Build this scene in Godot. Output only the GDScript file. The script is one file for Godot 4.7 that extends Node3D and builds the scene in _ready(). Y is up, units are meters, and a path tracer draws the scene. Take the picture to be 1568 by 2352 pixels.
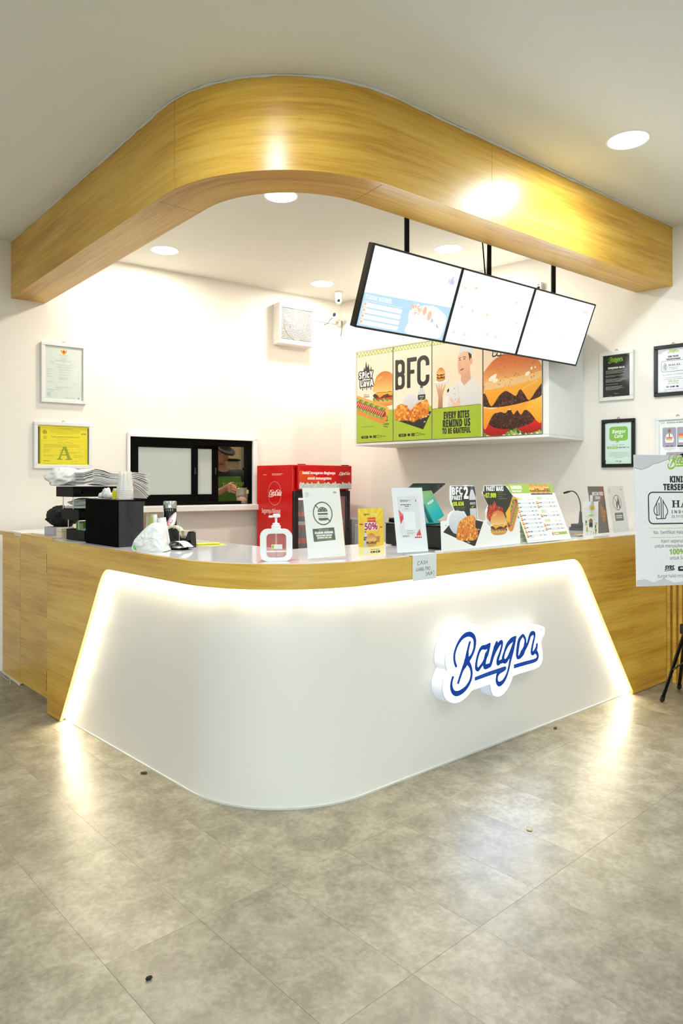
extends Node3D
# A burger counter in the corner of a shop. Metres, y up; the photographer stands at the origin, eye height 1.42.

const CEIL := 3.26       # ceiling height
const TOP := 1.073       # worktop height
const CORNER := Vector3(0, 0, -7.18)
var LDIR := Vector3(-2.54, 0, 1.82).normalized()    # along the left wall, away from the corner
var RDIR := Vector3(2.35, 0, 2.115).normalized()    # along the right wall, away from the corner
var LN := Vector3(1.82, 0, 2.54).normalized()
var RN := Vector3(-2.115, 0, 2.35).normalized()
var rng := RandomNumberGenerator.new()
var taken := {}
var mats := {}

# ------------------------------------------------------------------ camera, sky, light
func set_camera_and_light():
	var cam := Camera3D.new()
	cam.name = "camera"
	cam.projection = Camera3D.PROJECTION_FRUSTUM
	cam.near = 0.05
	cam.far = 80.0
	cam.size = 0.1 * 1176.0 / 1620.0
	cam.frustum_offset = Vector2(0, -66.0 / 1620.0 * 0.05)
	cam.position = Vector3(0, 1.42, 0)
	add_child(cam)
	cam.current = true
	var env := Environment.new()
	env.background_mode = Environment.BG_SKY
	var sky := Sky.new()
	var sm := ProceduralSkyMaterial.new()
	sm.sky_top_color = Color(0.68, 0.79, 0.86)
	sm.sky_horizon_color = Color(0.84, 0.92, 0.945)
	sm.ground_bottom_color = Color(0.42, 0.42, 0.40)
	sm.ground_horizon_color = Color(0.62, 0.62, 0.60)
	sky.sky_material = sm
	env.sky = sky
	env.background_energy_multiplier = 5.0
	env.tonemap_mode = Environment.TONE_MAPPER_LINEAR
	env.tonemap_exposure = 1.2
	env.sdfgi_enabled = true
	env.ssao_enabled = true
	env.ssil_enabled = true
	var we := WorldEnvironment.new()
	we.name = "world_environment"
	we.environment = env
	add_child(we)

const DOWN_IN := 1.9      # energy of the recessed lamps above the kitchen side
const DOWN_OUT := 2.0     # and of those over the shop floor
const LED := 0.5         # energy per metre of the counter's strip
var WARM := Color(1.0, 0.965, 0.915)
var COOL := Color(0.935, 0.975, 1.0)

func area_light(called: String, parent: Node3D, xf: Transform3D, size: Vector2, energy: float, color: Color):
	var l := AreaLight3D.new()
	l.name = called
	l.area_size = size
	l.area_normalize_energy = true
	l.light_energy = energy
	l.light_color = color
	l.shadow_enabled = true
	l.area_range = 12.0
	l.transform = xf
	parent.add_child(l, true)

# ------------------------------------------------------------------ naming
func numbered(called: String) -> String:
	var n: int = taken.get(called, 0)
	taken[called] = n + 1
	return called if n == 0 else "%s_%03d" % [called, n]

func tag(o: Node3D, label: String, category: String, group := ""):
	o.set_meta("label", label)
	o.set_meta("category", category)
	if group:
		o.set_meta("group", group)

func thing(called: String, label: String, category: String, xf := Transform3D(), group := "") -> Node3D:
	var o := Node3D.new()
	o.name = numbered(called)
	o.transform = xf
	tag(o, label, category, group)
	add_child(o)
	return o

func obj(called: String, mesh, m: Material, parent: Node = null, xf := Transform3D()) -> MeshInstance3D:
	var o := MeshInstance3D.new()
	o.mesh = mesh.done() if mesh is G else mesh
	o.material_override = m
	o.transform = xf
	if parent == null or parent == self:
		o.name = numbered(called)
		add_child(o)
	else:
		o.name = called
		parent.add_child(o, true)
	return o

func struct(called: String, mesh, m: Material, parent: Node = null, xf := Transform3D()) -> MeshInstance3D:
	var o := obj(called, mesh, m, parent, xf)
	if parent == null:
		o.set_meta("kind", "structure")
	return o

func dup(o: Node3D, xf: Transform3D, label := "") -> Node3D:
	var c: Node3D = o.duplicate()
	c.name = numbered(String(o.get_meta("base_name", o.name)))
	c.transform = xf
	add_child(c)
	if label:
		c.set_meta("label", label)
	return c

func at(x: float, y: float, z: float, yaw := 0.0, tilt := 0.0, roll := 0.0) -> Transform3D:
	return Transform3D(Basis(Vector3.UP, deg_to_rad(yaw)) * Basis(Vector3.RIGHT, deg_to_rad(tilt)) * Basis(Vector3.BACK, deg_to_rad(roll)), Vector3(x, y, z))

func on_left(s: float, y: float, off := 0.0) -> Transform3D:     # x to the right along the left wall, z out of the wall
	return Transform3D(Basis(-LDIR, Vector3.UP, LN), CORNER + LDIR * s + LN * off + Vector3.UP * y)

func on_right(s: float, y: float, off := 0.0) -> Transform3D:
	return Transform3D(Basis(RDIR, Vector3.UP, RN), CORNER + RDIR * s + RN * off + Vector3.UP * y)

# ------------------------------------------------------------------ materials
func M(c: Color, rough := 0.6, metal := 0.0, spec := 0.5) -> StandardMaterial3D:
	var key := "%s %s %s %s" % [c.to_html(), rough, metal, spec]
	if not mats.has(key):
		var m := StandardMaterial3D.new()
		m.albedo_color = c
		m.roughness = rough
		m.metallic = metal
		m.metallic_specular = spec
		mats[key] = m
	return mats[key]

func MT(t: Texture2D, rough := 0.5, spec := 0.5) -> StandardMaterial3D:
	var m := StandardMaterial3D.new()
	m.albedo_texture = t
	m.roughness = rough
	m.metallic_specular = spec
	m.texture_repeat = true
	return m

func glow(c: Color, energy: float, t: Texture2D = null) -> StandardMaterial3D:
	var m := StandardMaterial3D.new()
	m.albedo_color = Color(0.8, 0.8, 0.8) if t == null else Color(0.1, 0.1, 0.1)
	m.roughness = 0.4
	m.emission_enabled = true
	m.emission_energy_multiplier = energy
	if t:
		m.emission = Color.BLACK
		m.emission_texture = t
	else:
		m.emission = c
	return m

func clear(alpha := 0.06, tint := Color(1, 1, 1), rough := 0.03, spec := 0.3) -> StandardMaterial3D:
	var m := StandardMaterial3D.new()
	m.metallic_specular = spec
	m.transparency = BaseMaterial3D.TRANSPARENCY_ALPHA
	m.albedo_color = Color(tint.r, tint.g, tint.b, alpha)
	m.roughness = rough
	return m

# ------------------------------------------------------------------ mesh builder: faces wind anticlockwise seen from outside
class G:
	var st := SurfaceTool.new()
	var xf := Transform3D()
	func _init():
		st.begin(Mesh.PRIMITIVE_TRIANGLES)
	func auto(p: Vector3, n: Vector3) -> Vector2:
		var a := n.abs()
		if a.y >= a.x and a.y >= a.z:
			return Vector2(p.x, p.z)
		return Vector2(p.z, -p.y) if a.x > a.z else Vector2(p.x, -p.y)
	func v(p: Vector3, uv: Vector2, sg: int):
		st.set_smooth_group(sg)
		st.set_uv(uv)
		st.add_vertex(xf * p)
	func t(a: Vector3, b: Vector3, c: Vector3, uv = null, sg := -1):
		var n := (b - a).cross(c - a)
		if n.length_squared() < 1e-18:
			return
		v(a, uv[0] if uv else auto(a, n), sg)
		v(c, uv[2] if uv else auto(c, n), sg)
		v(b, uv[1] if uv else auto(b, n), sg)
	func q(a: Vector3, b: Vector3, c: Vector3, d: Vector3, uv = null, sg := -1):
		t(a, b, c, [uv[0], uv[1], uv[2]] if uv else null, sg)
		t(a, c, d, [uv[0], uv[2], uv[3]] if uv else null, sg)
	func qo(a: Vector3, b: Vector3, c: Vector3, d: Vector3, mid: Vector3):
		var n := (b - a).cross(c - a)
		if n.length_squared() < 1e-16:
			n = (c - a).cross(d - a)
		if n.dot((a + b + c + d) * 0.25 - mid) < 0.0:
			q(d, c, b, a)
		else:
			q(a, b, c, d)
	func box(size: Vector3, mid := Vector3.ZERO, bev := 0.0, bx := Basis()):
		var keep := xf
		xf = xf * Transform3D(bx, mid)
		var h := size * 0.5
		bev = minf(bev, minf(h.x, minf(h.y, h.z)) * 0.9)
		if bev <= 0.0:
			bev = 0.0
		var P := {}
		for sx in [-1, 1]:
			for sy in [-1, 1]:
				for sz in [-1, 1]:
					var k := Vector3i(sx, sy, sz)
					P[k] = [Vector3(sx * h.x, sy * (h.y - bev), sz * (h.z - bev)), Vector3(sx * (h.x - bev), sy * h.y, sz * (h.z - bev)), Vector3(sx * (h.x - bev), sy * (h.y - bev), sz * h.z)]
		for s in [-1, 1]:
			qo(P[Vector3i(s, -1, -1)][0], P[Vector3i(s, 1, -1)][0], P[Vector3i(s, 1, 1)][0], P[Vector3i(s, -1, 1)][0], Vector3.ZERO)
			qo(P[Vector3i(-1, s, -1)][1], P[Vector3i(1, s, -1)][1], P[Vector3i(1, s, 1)][1], P[Vector3i(-1, s, 1)][1], Vector3.ZERO)
			qo(P[Vector3i(-1, -1, s)][2], P[Vector3i(1, -1, s)][2], P[Vector3i(1, 1, s)][2], P[Vector3i(-1, 1, s)][2], Vector3.ZERO)
		if bev > 0.0:
			for a in [-1, 1]:
				for b in [-1, 1]:
					qo(P[Vector3i(a, b, -1)][0], P[Vector3i(a, b, 1)][0], P[Vector3i(a, b, 1)][1], P[Vector3i(a, b, -1)][1], Vector3.ZERO)
					qo(P[Vector3i(a, -1, b)][0], P[Vector3i(a, 1, b)][0], P[Vector3i(a, 1, b)][2], P[Vector3i(a, -1, b)][2], Vector3.ZERO)
					qo(P[Vector3i(-1, a, b)][1], P[Vector3i(1, a, b)][1], P[Vector3i(1, a, b)][2], P[Vector3i(-1, a, b)][2], Vector3.ZERO)
					for c in [-1, 1]:
						var e = P[Vector3i(a, b, c)]
						if (e[1] - e[0]).cross(e[2] - e[0]).dot(e[0]) < 0.0:
							t(e[0], e[2], e[1])
						else:
							t(e[0], e[1], e[2])
		xf = keep
	# polygon in x and y, from z0 (back) to z1 (front); the front may carry a print over `area`
	func prism(poly: PackedVector2Array, z0: float, z1: float, smooth := false, area := Rect2()):
		var pts := poly.duplicate()
		if Geometry2D.is_polygon_clockwise(pts):
			pts.reverse()
		var idx := Geometry2D.triangulate_polygon(pts)
		var n := pts.size()
		for i in range(0, idx.size(), 3):
			var a := pts[idx[i]]
			var b := pts[idx[i + 1]]
			var c := pts[idx[i + 2]]
			if (b - a).cross(c - a) < 0.0:
				var s := b
				b = c
				c = s
			var uv = null
			if area.size.x > 0.0:
				uv = []
				for p in [a, b, c]:
					uv.append(Vector2((p.x - area.position.x) / area.size.x, 1.0 - (p.y - area.position.y) / area.size.y))
			t(Vector3(a.x, a.y, z1), Vector3(b.x, b.y, z1), Vector3(c.x, c.y, z1), uv)
			t(Vector3(a.x, a.y, z0), Vector3(c.x, c.y, z0), Vector3(b.x, b.y, z0), [Vector2.ZERO, Vector2.ZERO, Vector2.ZERO] if uv else null)
		var run := 0.0
		for i in n:
			var a := pts[i]
			var b := pts[(i + 1) % n]
			var l := a.distance_to(b)
			var uv2 = [Vector2.ZERO, Vector2.ZERO, Vector2.ZERO, Vector2.ZERO] if area.size.x > 0.0 else [Vector2(run, z0), Vector2(run + l, z0), Vector2(run + l, z1), Vector2(run, z1)]
			q(Vector3(a.x, a.y, z0), Vector3(b.x, b.y, z0), Vector3(b.x, b.y, z1), Vector3(a.x, a.y, z1), uv2, 1 if smooth else -1)
			run += l
	# profile of (radius, height) from the bottom up
	func lathe(profile: Array, n := 24, sharp := 35.0):
		var g := 2
		var run := [0.0]
		for i in profile.size() - 1:
			run.append(run[i] + profile[i].distance_to(profile[i + 1]))
		var all: float = maxf(run[run.size() - 1], 1e-9)
		for i in profile.size() - 1:
			var v0: float = 1.0 - run[i] / all
			var v1: float = 1.0 - run[i + 1] / all
			var a: Vector2 = profile[i]
			var b: Vector2 = profile[i + 1]
			if i > 0:
				var d0: Vector2 = a - profile[i - 1]
				if absf(rad_to_deg(d0.angle_to(b - a))) > sharp:
					g += 1
			for j in n:
				var t0 := TAU * j / n
				var t1 := TAU * (j + 1) / n
				var c0 := Vector3(cos(t0), 0, -sin(t0))
				var c1 := Vector3(cos(t1), 0, -sin(t1))
				var ya := Vector3.UP * a.y
				var yb := Vector3.UP * b.y
				q(c0 * a.x + ya, c1 * a.x + ya, c1 * b.x + yb, c0 * b.x + yb, [Vector2(float(j) / n, v0), Vector2(float(j + 1) / n, v0), Vector2(float(j + 1) / n, v1), Vector2(float(j) / n, v1)], g)
	func tube(pts: Array, r, n := 8, closed := false):
		var m := pts.size()
		var rings := []
		var up := Vector3.UP
		for i in m:
			var d: Vector3 = (pts[mini(i + 1, m - 1)] - pts[maxi(i - 1, 0)]) if not closed else (pts[(i + 1) % m] - pts[(i + m - 1) % m])
			d = d.normalized()
			if absf(d.dot(up)) > 0.95:
				up = Vector3.RIGHT if absf(d.x) < 0.9 else Vector3.BACK
			var x := up.cross(d).normalized()
			var y := d.cross(x).normalized()
			up = y
			var ring := []
			var rr: float = r[i] if r is Array else r
			for j in n:
				var a := TAU * j / n
				ring.append(pts[i] + (x * cos(a) + y * sin(a)) * rr)
			rings.append(ring)
		for i in (m if closed else m - 1):
			for j in n:
				var A = rings[i]
				var B = rings[(i + 1) % m]
				q(A[j], A[(j + 1) % n], B[(j + 1) % n], B[j], null, 1)
		if not closed:
			for j in range(1, n - 1):
				t(rings[0][0], rings[0][j + 1], rings[0][j])
				t(rings[m - 1][0], rings[m - 1][j], rings[m - 1][j + 1])
	func ball(mid: Vector3, r: Vector3, n := 14, bx := Basis()):
		var keep := xf
		xf = xf * Transform3D(bx.scaled_local(r), mid)
		var prof := []
		for i in n / 2 + 1:
			var a := -PI / 2 + PI * i / (n / 2)
			prof.append(Vector2(maxf(cos(a), 1e-4), sin(a)))
		lathe(prof, n, 90.0)
		xf = keep
	# a thin board standing on y = 0 with its print on the front, x from 0 to w
	func board(w: float, h: float, th: float):
		q(Vector3(0, 0, 0), Vector3(w, 0, 0), Vector3(w, h, 0), Vector3(0, h, 0), [Vector2(0, 1), Vector2(1, 1), Vector2(1, 0), Vector2(0, 0)])
		var z := [Vector2(0.02, 0.02), Vector2(0.02, 0.02), Vector2(0.02, 0.02), Vector2(0.02, 0.02)]
		q(Vector3(w, 0, -th), Vector3(0, 0, -th), Vector3(0, h, -th), Vector3(w, h, -th), z)
		q(Vector3(0, 0, -th), Vector3(0, 0, 0), Vector3(0, h, 0), Vector3(0, h, -th), z)
		q(Vector3(w, 0, 0), Vector3(w, 0, -th), Vector3(w, h, -th), Vector3(w, h, 0), z)
		q(Vector3(0, h, 0), Vector3(w, h, 0), Vector3(w, h, -th), Vector3(0, h, -th), z)
		q(Vector3(0, 0, -th), Vector3(w, 0, -th), Vector3(w, 0, 0), Vector3(0, 0, 0), z)
	func done() -> ArrayMesh:
		st.generate_normals()
		return st.commit()

func rrect(w: float, h: float, r: float, mid := Vector2.ZERO, seg := 5) -> PackedVector2Array:
	var p := PackedVector2Array()
	for k in 4:
		var c: Vector2 = mid + [Vector2(w / 2 - r, h / 2 - r), Vector2(-w / 2 + r, h / 2 - r), Vector2(-w / 2 + r, -h / 2 + r), Vector2(w / 2 - r, -h / 2 + r)][k]
		for i in seg + 1:
			var a := PI / 2 * (k + float(i) / seg)
			p.append(c + Vector2(cos(a), sin(a)) * r)
	return p

func circle(r: float, mid := Vector2.ZERO, n := 24) -> PackedVector2Array:
	var p := PackedVector2Array()
	for i in n:
		p.append(mid + Vector2(cos(TAU * i / n), sin(TAU * i / n)) * r)
	return p

func bx(size: Vector3, mid := Vector3.ZERO, bev := 0.0) -> G:
	var g := G.new()
	g.box(size, mid, bev)
	return g

func tb(pts: Array, r, n := 8, closed := false) -> G:
	var g := G.new()
	g.tube(pts, r, n, closed)
	return g

func lt(profile: Array, n := 24, sharp := 35.0) -> G:
	var g := G.new()
	g.lathe(profile, n, sharp)
	return g

# ------------------------------------------------------------------ a plan line: straight, rounded corner, straight
class Plan:
	var a: Vector2
	var u1: Vector2
	var u2: Vector2
	var n1: Vector2
	var c: Vector2
	var r: float
	var phi: float
	var l1: float
	var la: float
	var l2: float
	var total: float
	func _init(p0: Vector2, corner: Vector2, p1: Vector2, radius: float):
		a = p0
		r = radius
		u1 = (corner - p0).normalized()
		u2 = (p1 - corner).normalized()
		n1 = Vector2(-u1.y, u1.x)
		phi = absf(u1.angle_to(u2))
		var tl := r * tan(phi / 2)
		var s := corner - u1 * tl
		c = s - n1 * r
		l1 = (s - p0).length()
		la = r * phi
		l2 = (p1 - corner).length() - tl
		total = l1 + la + l2
	func nrm(s: float) -> Vector2:
		return n1.rotated(-phi * clampf((s - l1) / la, 0.0, 1.0))
	func pt(s: float, off := 0.0) -> Vector2:
		var n := nrm(s)
		if s <= l1:
			return a + u1 * s + n * off
		if s <= l1 + la:
			return c + n * (r + off)
		return c + n * (r + off) + u2 * (s - l1 - la)
	func p3(s: float, y: float, off := 0.0) -> Vector3:
		var p := pt(s, off)
		return Vector3(p.x, y, p.y)

# a curved slab along a plan line: between heights yb(s) and yt(s), from offset f (front) back to offset k
func bend(pl: Plan, s0: float, s1: float, yb: Callable, yt: Callable, f: float, k: float, ds := 0.03) -> G:
	var g := G.new()
	var n := maxi(1, ceili((s1 - s0) / ds))
	for i in n:
		var sa := s0 + (s1 - s0) * i / n
		var sb := s0 + (s1 - s0) * (i + 1) / n
		var a0: float = yb.call(sa)
		var b0: float = yb.call(sb)
		var a1: float = yt.call(sa)
		var b1: float = yt.call(sb)
		var fa := pl.p3(sa, a0, f)
		var fb := pl.p3(sb, b0, f)
		var fc := pl.p3(sb, b1, f)
		var fd := pl.p3(sa, a1, f)
		var ka := pl.p3(sa, a0, k)
		var kb := pl.p3(sb, b0, k)
		var kc := pl.p3(sb, b1, k)
		var kd := pl.p3(sa, a1, k)
		g.q(fa, fb, fc, fd, [Vector2(sa, -a0), Vector2(sb, -b0), Vector2(sb, -b1), Vector2(sa, -a1)], 1)
		g.q(kb, ka, kd, kc, [Vector2(sb, -b0), Vector2(sa, -a0), Vector2(sa, -a1), Vector2(sb, -b1)], 2)
		g.q(ka, kb, fb, fa, [Vector2(sa, k), Vector2(sb, k), Vector2(sb, f), Vector2(sa, f)], 3)
		g.q(fd, fc, kc, kd, [Vector2(sa, f), Vector2(sb, f), Vector2(sb, k), Vector2(sa, k)], 4)
		if i == 0:
			g.q(ka, fa, fd, kd)
		if i == n - 1:
			g.q(fb, kb, kc, fc)
	return g

# ------------------------------------------------------------------ print: flat pictures and lettering drawn into textures

class Cv:
	var im: Image
	var k := 2
	var w: int
	var h: int
	var rnd := RandomNumberGenerator.new()
	func _init(w_: int, h_: int, c: Color):
		w = w_
		h = h_
		im = Image.create(w * k, h * k, false, Image.FORMAT_RGB8)
		im.fill(c)
		rnd.seed = w_ * 1000 + h_
	func rect(x: float, y: float, rw: float, rh: float, c: Color):
		im.fill_rect(Rect2i(roundi(x * k), roundi(y * k), maxi(1, roundi(rw * k)), maxi(1, roundi(rh * k))), c)
	func fill(polys: Array, c: Color, c2 = null):
		var y0 := PackedFloat32Array()
		var y1 := PackedFloat32Array()
		var x0 := PackedFloat32Array()
		var dx := PackedFloat32Array()
		var lo := 1e9
		var hi := -1e9
		for poly in polys:
			var n: int = poly.size()
			for i in n:
				var a: Vector2 = poly[i] * k
				var b: Vector2 = poly[(i + 1) % n] * k
				if a.y == b.y:
					continue
				if a.y > b.y:
					var s := a
					a = b
					b = s
				y0.append(a.y)
				y1.append(b.y)
				x0.append(a.x)
				dx.append((b.x - a.x) / (b.y - a.y))
				lo = minf(lo, a.y)
				hi = maxf(hi, b.y)
		var m := y0.size()
		for yy in range(maxi(0, ceili(lo - 0.5)), mini(h * k, ceili(hi - 0.5))):
			var yc := yy + 0.5
			var xs := PackedFloat32Array()
			for e in m:
				if y0[e] <= yc and yc < y1[e]:
					xs.append(x0[e] + (yc - y0[e]) * dx[e])
			xs.sort()
			var col: Color = c if c2 == null else c.lerp(c2, clampf((yc - lo) / maxf(hi - lo, 1.0), 0.0, 1.0))
			for e in range(0, xs.size() - 1, 2):
				var xa := roundi(xs[e])
				var xb := roundi(xs[e + 1])
				if xb > xa:
					im.fill_rect(Rect2i(xa, yy, xb - xa, 1), col)
	func p(list: Array, c: Color, c2 = null):
		fill([pts(list)], c, c2)
	func pts(list: Array) -> PackedVector2Array:
		var a := PackedVector2Array()
		for i in range(0, list.size(), 2):
			a.append(Vector2(list[i], list[i + 1]))
		return a
	# a closed smooth outline through the points
	func soft(list: Array) -> PackedVector2Array:
		var a := pts(list)
		var o := PackedVector2Array()
		var n := a.size()
		for i in n:
			for j in 6:
				o.append(a[i].cubic_interpolate(a[(i + 1) % n], a[(i + n - 1) % n], a[(i + 2) % n], j / 6.0))
		return o
	func ell_pts(x: float, y: float, rx: float, ry: float, rot := 0.0, n := 32) -> PackedVector2Array:
		var a := PackedVector2Array()
		for i in n:
			a.append(Vector2(x, y) + Vector2(cos(TAU * i / n) * rx, sin(TAU * i / n) * ry).rotated(rot))
		return a
	func ell(x: float, y: float, rx: float, ry: float, c: Color, c2 = null, rot := 0.0):
		fill([ell_pts(x, y, rx, ry, rot)], c, c2)
	func line(a: Array, wd: float, c: Color, closed := false):
		var q := pts(a)
		stroke(q, wd, c, closed)
	func stroke(q: PackedVector2Array, wd: float, c: Color, closed := false):
		var n := q.size()
		for i in (n if closed else n - 1):
			var d := q[(i + 1) % n] - q[i]
			if d.length() < 0.01:
				continue
			var s := d.normalized().orthogonal() * wd / 2
			fill([PackedVector2Array([q[i] + s, q[(i + 1) % n] + s, q[(i + 1) % n] - s, q[i] - s])], c)
		if wd > 1.5:
			for v in q:
				ell(v.x, v.y, wd / 2, wd / 2, c)
	func rr(x: float, y: float, rw: float, rh: float, r: float, c: Color, c2 = null):
		fill([rr_pts(x, y, rw, rh, r)], c, c2)
	func rr_pts(x: float, y: float, rw: float, rh: float, r: float) -> PackedVector2Array:
		var a := PackedVector2Array()
		for q in 4:
			var m: Vector2 = [Vector2(x + rw - r, y + rh - r), Vector2(x + r, y + rh - r), Vector2(x + r, y + r), Vector2(x + rw - r, y + r)][q]
			for i in 6:
				var t := PI / 2 * (q + i / 5.0)
				a.append(m + Vector2(cos(t), sin(t)) * r)
		return a
	# size = height of the capitals; f: b bold, r regular, s serif bold; wx width, sh slant, rot turn, fat weight, al align
	func text(s: String, x: float, y: float, size: float, c: Color, o := {}) -> float:
		var f: String = o.get("f", "b")
		var wx: float = o.get("wx", 1.0)
		var sh: float = o.get("sh", 0.0)
		var fat: float = o.get("fat", 0.0)
		var gap: float = o.get("gap", 0.0)
		var sc := size / (256.0 * 0.714)
		var tot := 0.0
		for ch in s:
			tot += Prints.glyph(f, ch)[1] * sc * wx + gap
		tot -= gap
		var pen: float = -tot * o.get("al", 0.0)
		for ch in s:
			var gl = Prints.glyph(f, ch)
			var polys := []
			for con in gl[0]:
				var q := PackedVector2Array()
				for v in con:
					q.append(Vector2(x, y) + Vector2(pen + (v.x * wx - v.y * sh) * sc, v.y * sc).rotated(o.get("rot", 0.0)))
				polys.append(q)
			if polys:
				fill(polys, c)
				if fat > 0.0:
					for q in polys:
						stroke(q, fat, c, true)
			pen += gl[1] * sc * wx + gap
		return tot
	# lines too small to read
	func greek(x: float, y: float, rw: float, rows: int, step: float, th: float, c: Color, al := 0.0):
		for i in rows:
			var full := rw * (rnd.randf_range(0.75, 1.0) if i < rows - 1 else rnd.randf_range(0.4, 0.8))
			var px := x + (rw - full) * al
			var end := px + full
			while px < end:
				var wl := minf(rnd.randf_range(2.0, 6.0) * th * 0.9, end - px)
				rect(px, y + i * step, wl, th, c)
				px += wl + th * 0.8
	func dots(poly: PackedVector2Array, n: int, cols: Array, r0: float, r1: float):
		var lo := poly[0]
		var hi := poly[0]
		for v in poly:
			lo = lo.min(v)
			hi = hi.max(v)
		for i in n:
			var v := Vector2(rnd.randf_range(lo.x, hi.x), rnd.randf_range(lo.y, hi.y))
			if Geometry2D.is_point_in_polygon(v, poly):
				var r := rnd.randf_range(r0, r1)
				fill([ell_pts(v.x, v.y, r, r * rnd.randf_range(0.5, 1.0), rnd.randf() * PI, 8)], cols[rnd.randi() % cols.size()])
	func script(x: float, y: float, wd: float, c: Color, fat := 1.0):   # the shop's script word, with its left end at x and its base at y
		var sc := wd / 866.0
		for st in Prints.SCRIPT:
			var q := PackedVector2Array()
			var ws := []
			for i in range(0, st.size(), 3):
				q.append(Vector2(x + st[i] * sc, y - st[i + 1] * sc))
				ws.append(maxf(st[i + 2] * sc * fat, 0.7))
			for i in q.size() - 1:
				stroke(PackedVector2Array([q[i], q[i + 1]]), (ws[i] + ws[i + 1]) / 2, c)
	func tex() -> ImageTexture:
		im.resize(w, h, Image.INTERPOLATE_BILINEAR)
		return ImageTexture.create_from_image(im)

class Prints:
	const SCRIPT := [
		[94, 222, 12, 82, 250, 12, 82, 285, 13, 101, 322, 14, 131, 351, 17, 165, 366, 22, 200, 366, 24, 228, 351, 22, 240, 326, 19, 235, 288, 16, 214, 256, 16, 186, 231, 24, 206, 198, 17, 214, 165, 15, 204, 131, 16, 172, 101, 20, 131, 86, 24, 97, 85, 24, 72, 98, 21, 59, 123, 17, 60, 149, 14, 72, 175, 12],
		[200, 325, 13, 183, 283, 15, 172, 231, 33, 141, 192, 16, 107, 131, 12],
		[362, 292, 14, 329, 281, 25, 296, 283, 19, 271, 260, 15, 253, 218, 15, 251, 188, 19, 265, 176, 19, 287, 189, 16, 311, 208, 16, 340, 245, 22, 362, 292, 13],
		[335, 246, 24, 319, 207, 20, 320, 181, 22, 340, 180, 24, 369, 182, 19],
		[420, 294, 13, 411, 266, 33, 388, 228, 22, 366, 181, 19],
		[407, 248, 16, 437, 279, 22, 460, 289, 20, 465, 272, 14, 450, 237, 15, 430, 203, 19, 430, 179, 20, 452, 185, 20, 487, 186, 22],
		[585, 297, 13, 550, 286, 26, 514, 267, 22, 487, 231, 15, 473, 196, 20, 491, 181, 24, 514, 191, 20, 546, 227, 22, 585, 297, 13],
		[577, 282, 20, 557, 230, 24, 538, 180, 16, 514, 118, 12, 479, 79, 20, 442, 69, 24, 422, 85, 17, 422, 110, 16, 439, 133, 24, 487, 142, 22],
		[491, 144, 20, 358, 139, 20, 237, 132, 17],
		[650, 298, 16, 618, 276, 22, 604, 232, 22, 599, 194, 19, 614, 181, 17, 646, 202, 33, 669, 232, 22, 673, 271, 15, 654, 297, 16],
		[662, 216, 22, 695, 245, 16, 716, 284, 19, 733, 296, 24, 756, 294, 19, 759, 273, 14, 744, 236, 15, 733, 198, 17, 742, 183, 20, 767, 195, 22, 781, 215, 16, 783, 232, 12],
		[771, 192, 22, 790, 169, 17, 787, 150, 17, 758, 141, 19, 662, 141, 20, 567, 140, 19]]
	static var cache := {}
	static var rids := {}
	static func glyph(f: String, ch: String) -> Array:
		var key := f + ch
		if not cache.has(key):
			if not rids.has(f):
				var sf := SystemFont.new()
				sf.font_names = PackedStringArray(["Droid Serif" if f in ["s", "t"] else "Droid Sans"])
				sf.font_weight = 700 if f in ["b", "s"] else 400
				rids[f] = [sf, sf.get_rids()[0]]
			var ts := TextServerManager.get_primary_interface()
			var r: RID = rids[f][1]
			var gi := ts.font_get_glyph_index(r, 256, ch.unicode_at(0), 0)
			var d := ts.font_get_glyph_contours(r, 256, gi)
			var cons := []
			if d.has("points"):
				var from := 0
				for e in d.contours:
					var q := PackedVector2Array()
					for i in range(from, e + 1):
						q.append(Vector2(d.points[i].x, d.points[i].y))
					from = e + 1
					cons.append(q)
			cache[key] = [cons, ts.font_get_glyph_advance(r, 256, gi).x]
		return cache[key]

const INK := Color(0.16, 0.16, 0.13)
const LIME := Color(0.66, 0.76, 0.20)
const CREAM := Color(0.98, 0.92, 0.84)

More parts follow.
